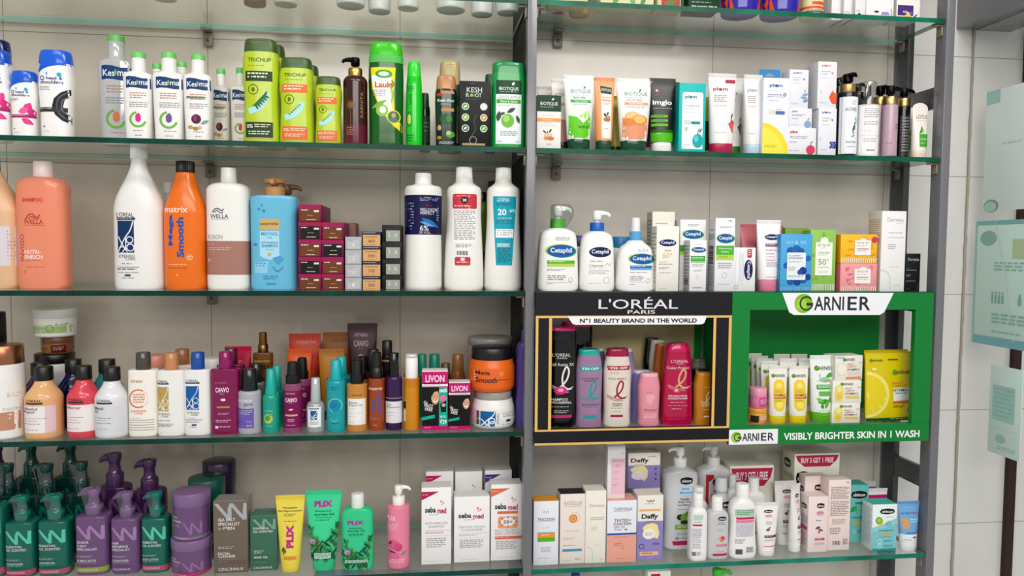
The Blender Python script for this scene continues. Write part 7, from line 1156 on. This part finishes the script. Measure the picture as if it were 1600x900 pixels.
upbox('white carton with purple label and yellow vanilla flower', 1400.5, 1437, .018, 'e6e2dc', [R(.05, .80, .72, .945, '4a3470'), T('Q', .36, .895, .18, .03, 'e6e0ee', .02), L(.5, .9, .7, .92, 2, 'c9bfd9'), V(.45, .95, .34, .12, 20, 'e8c860'), V(.5, .945, .34, .12, 100, 'f0dc90'), V(.55, .955, .34, .12, -30, 'e0b848'), V(.8, .95, .3, .05, 40, '3a2f28')], side='d3cfca', D=.05)
jar('cream_jar', 'small jar with gold lid standing at the back above the pale green carton', S, 888, 920, -10, .095, 'c9a23a', (1, .4, 'c9a23a'), H=.05, k='g')
carton('skin_care_box', 'white carton with a pink corner at the back, beside the middle post', S, 845, 880, -40, .09, .05, 'd9dcd9', [P([(.4, 1), (1, .9), (1, 1)], 'd9405f')], H=.12)
GRP[0] = 'on the uppermost shelf of the hair care bay'
S = 'L0'
for lb_, x0, x1, y, c in (('faded rose bottle foot seen through the glass at the frame edge', 28, 76, .10, 'c9b0b5'), ('grey green bottle foot seen through the glass, second from the frame edge', 124, 162, .10, '8a9a98'), ('beige bottle foot seen through the glass, third from the frame edge', 238, 276, .11, 'c5c2ab'), ('dark red bottle foot seen through the glass, fourth from the frame edge', 381, 416, .12, '6a2a2c'), ('cream bottle foot seen through the glass, fifth from the frame edge', 428, 465, .11, 'd0ccb9')):
    bottle('shampoo_bottle', lb_, S, x0, x1, -90, y, sh(.85, .5), None, c, ('cyl', .5, .15, 'e6e6e4'), H=.17, k='s')
for lb_, x0, x1, y in (('white jar foot seen through the glass above the bright green cap', 525, 571, .10), ('white jar foot seen through the glass, nearer the panel joint', 575, 611, .13), ('white jar foot seen through the glass beside the joint', 620, 655, .10), ('white jar foot seen through the glass above the copper-capped bottle', 680, 728, .10), ('white jar foot seen through the glass above the herb carton', 735, 770, .12), ('white jar foot seen through the glass beside the middle post', 775, 812, .10)):
    jar('cream_jar', lb_, S, x0, x1, -20, y, 'e6e6e2', (1, .3, 'e6e6e2'), H=.07, k='s')
# ================================================================== lowest shelves: only tops show
GRP[0] = 'on the shelf at the frame foot'
S = 'R5'
carton('skin_care_box', 'white carton with red patch peeping up at the frame foot', S, 1010, 1046, 893, .03, .04, 'dcd9d6', [R(.15, .02, .55, .10, 'b5253f'), L(.2, .04, .5, .08, 1, 'f0dce0')], top='d0cdca')
bottle('pump_bottle', 'bright green pump head peeping up at the frame foot', S, 1095, 1142, 888, .05, sh(.9, .5, 'sq'), .05, '3fae4a', ('pump', .5, .22, '2f9a2f', 'g', (1, '3fb53a')), n=3)
bottle('lotion_bottle', 'blue capped bottle peeping up at the frame foot', S, 884, 912, 896, .06, sh(.9, .6), None, 'd9d9dc', ('cyl', .5, .15, '2f5fa8'))
S = 'L5'
for lb_, x0, x1, c in (('pale blue carton showing through the lowest glass under the green tubes', 482, 562, '7fb0d0'), ('rose and white carton showing through the lowest glass under the pink pump', 566, 622, 'c9a0a8'), ('blue and violet carton showing through the lowest glass under the white cartons', 626, 690, '6a8ac0')):
    carton('hair_care_box', lb_, S, x0, x1, 925, .05, .11, c, [R(.1, .1, .9, .5, 'e6e6ea')], top=c)
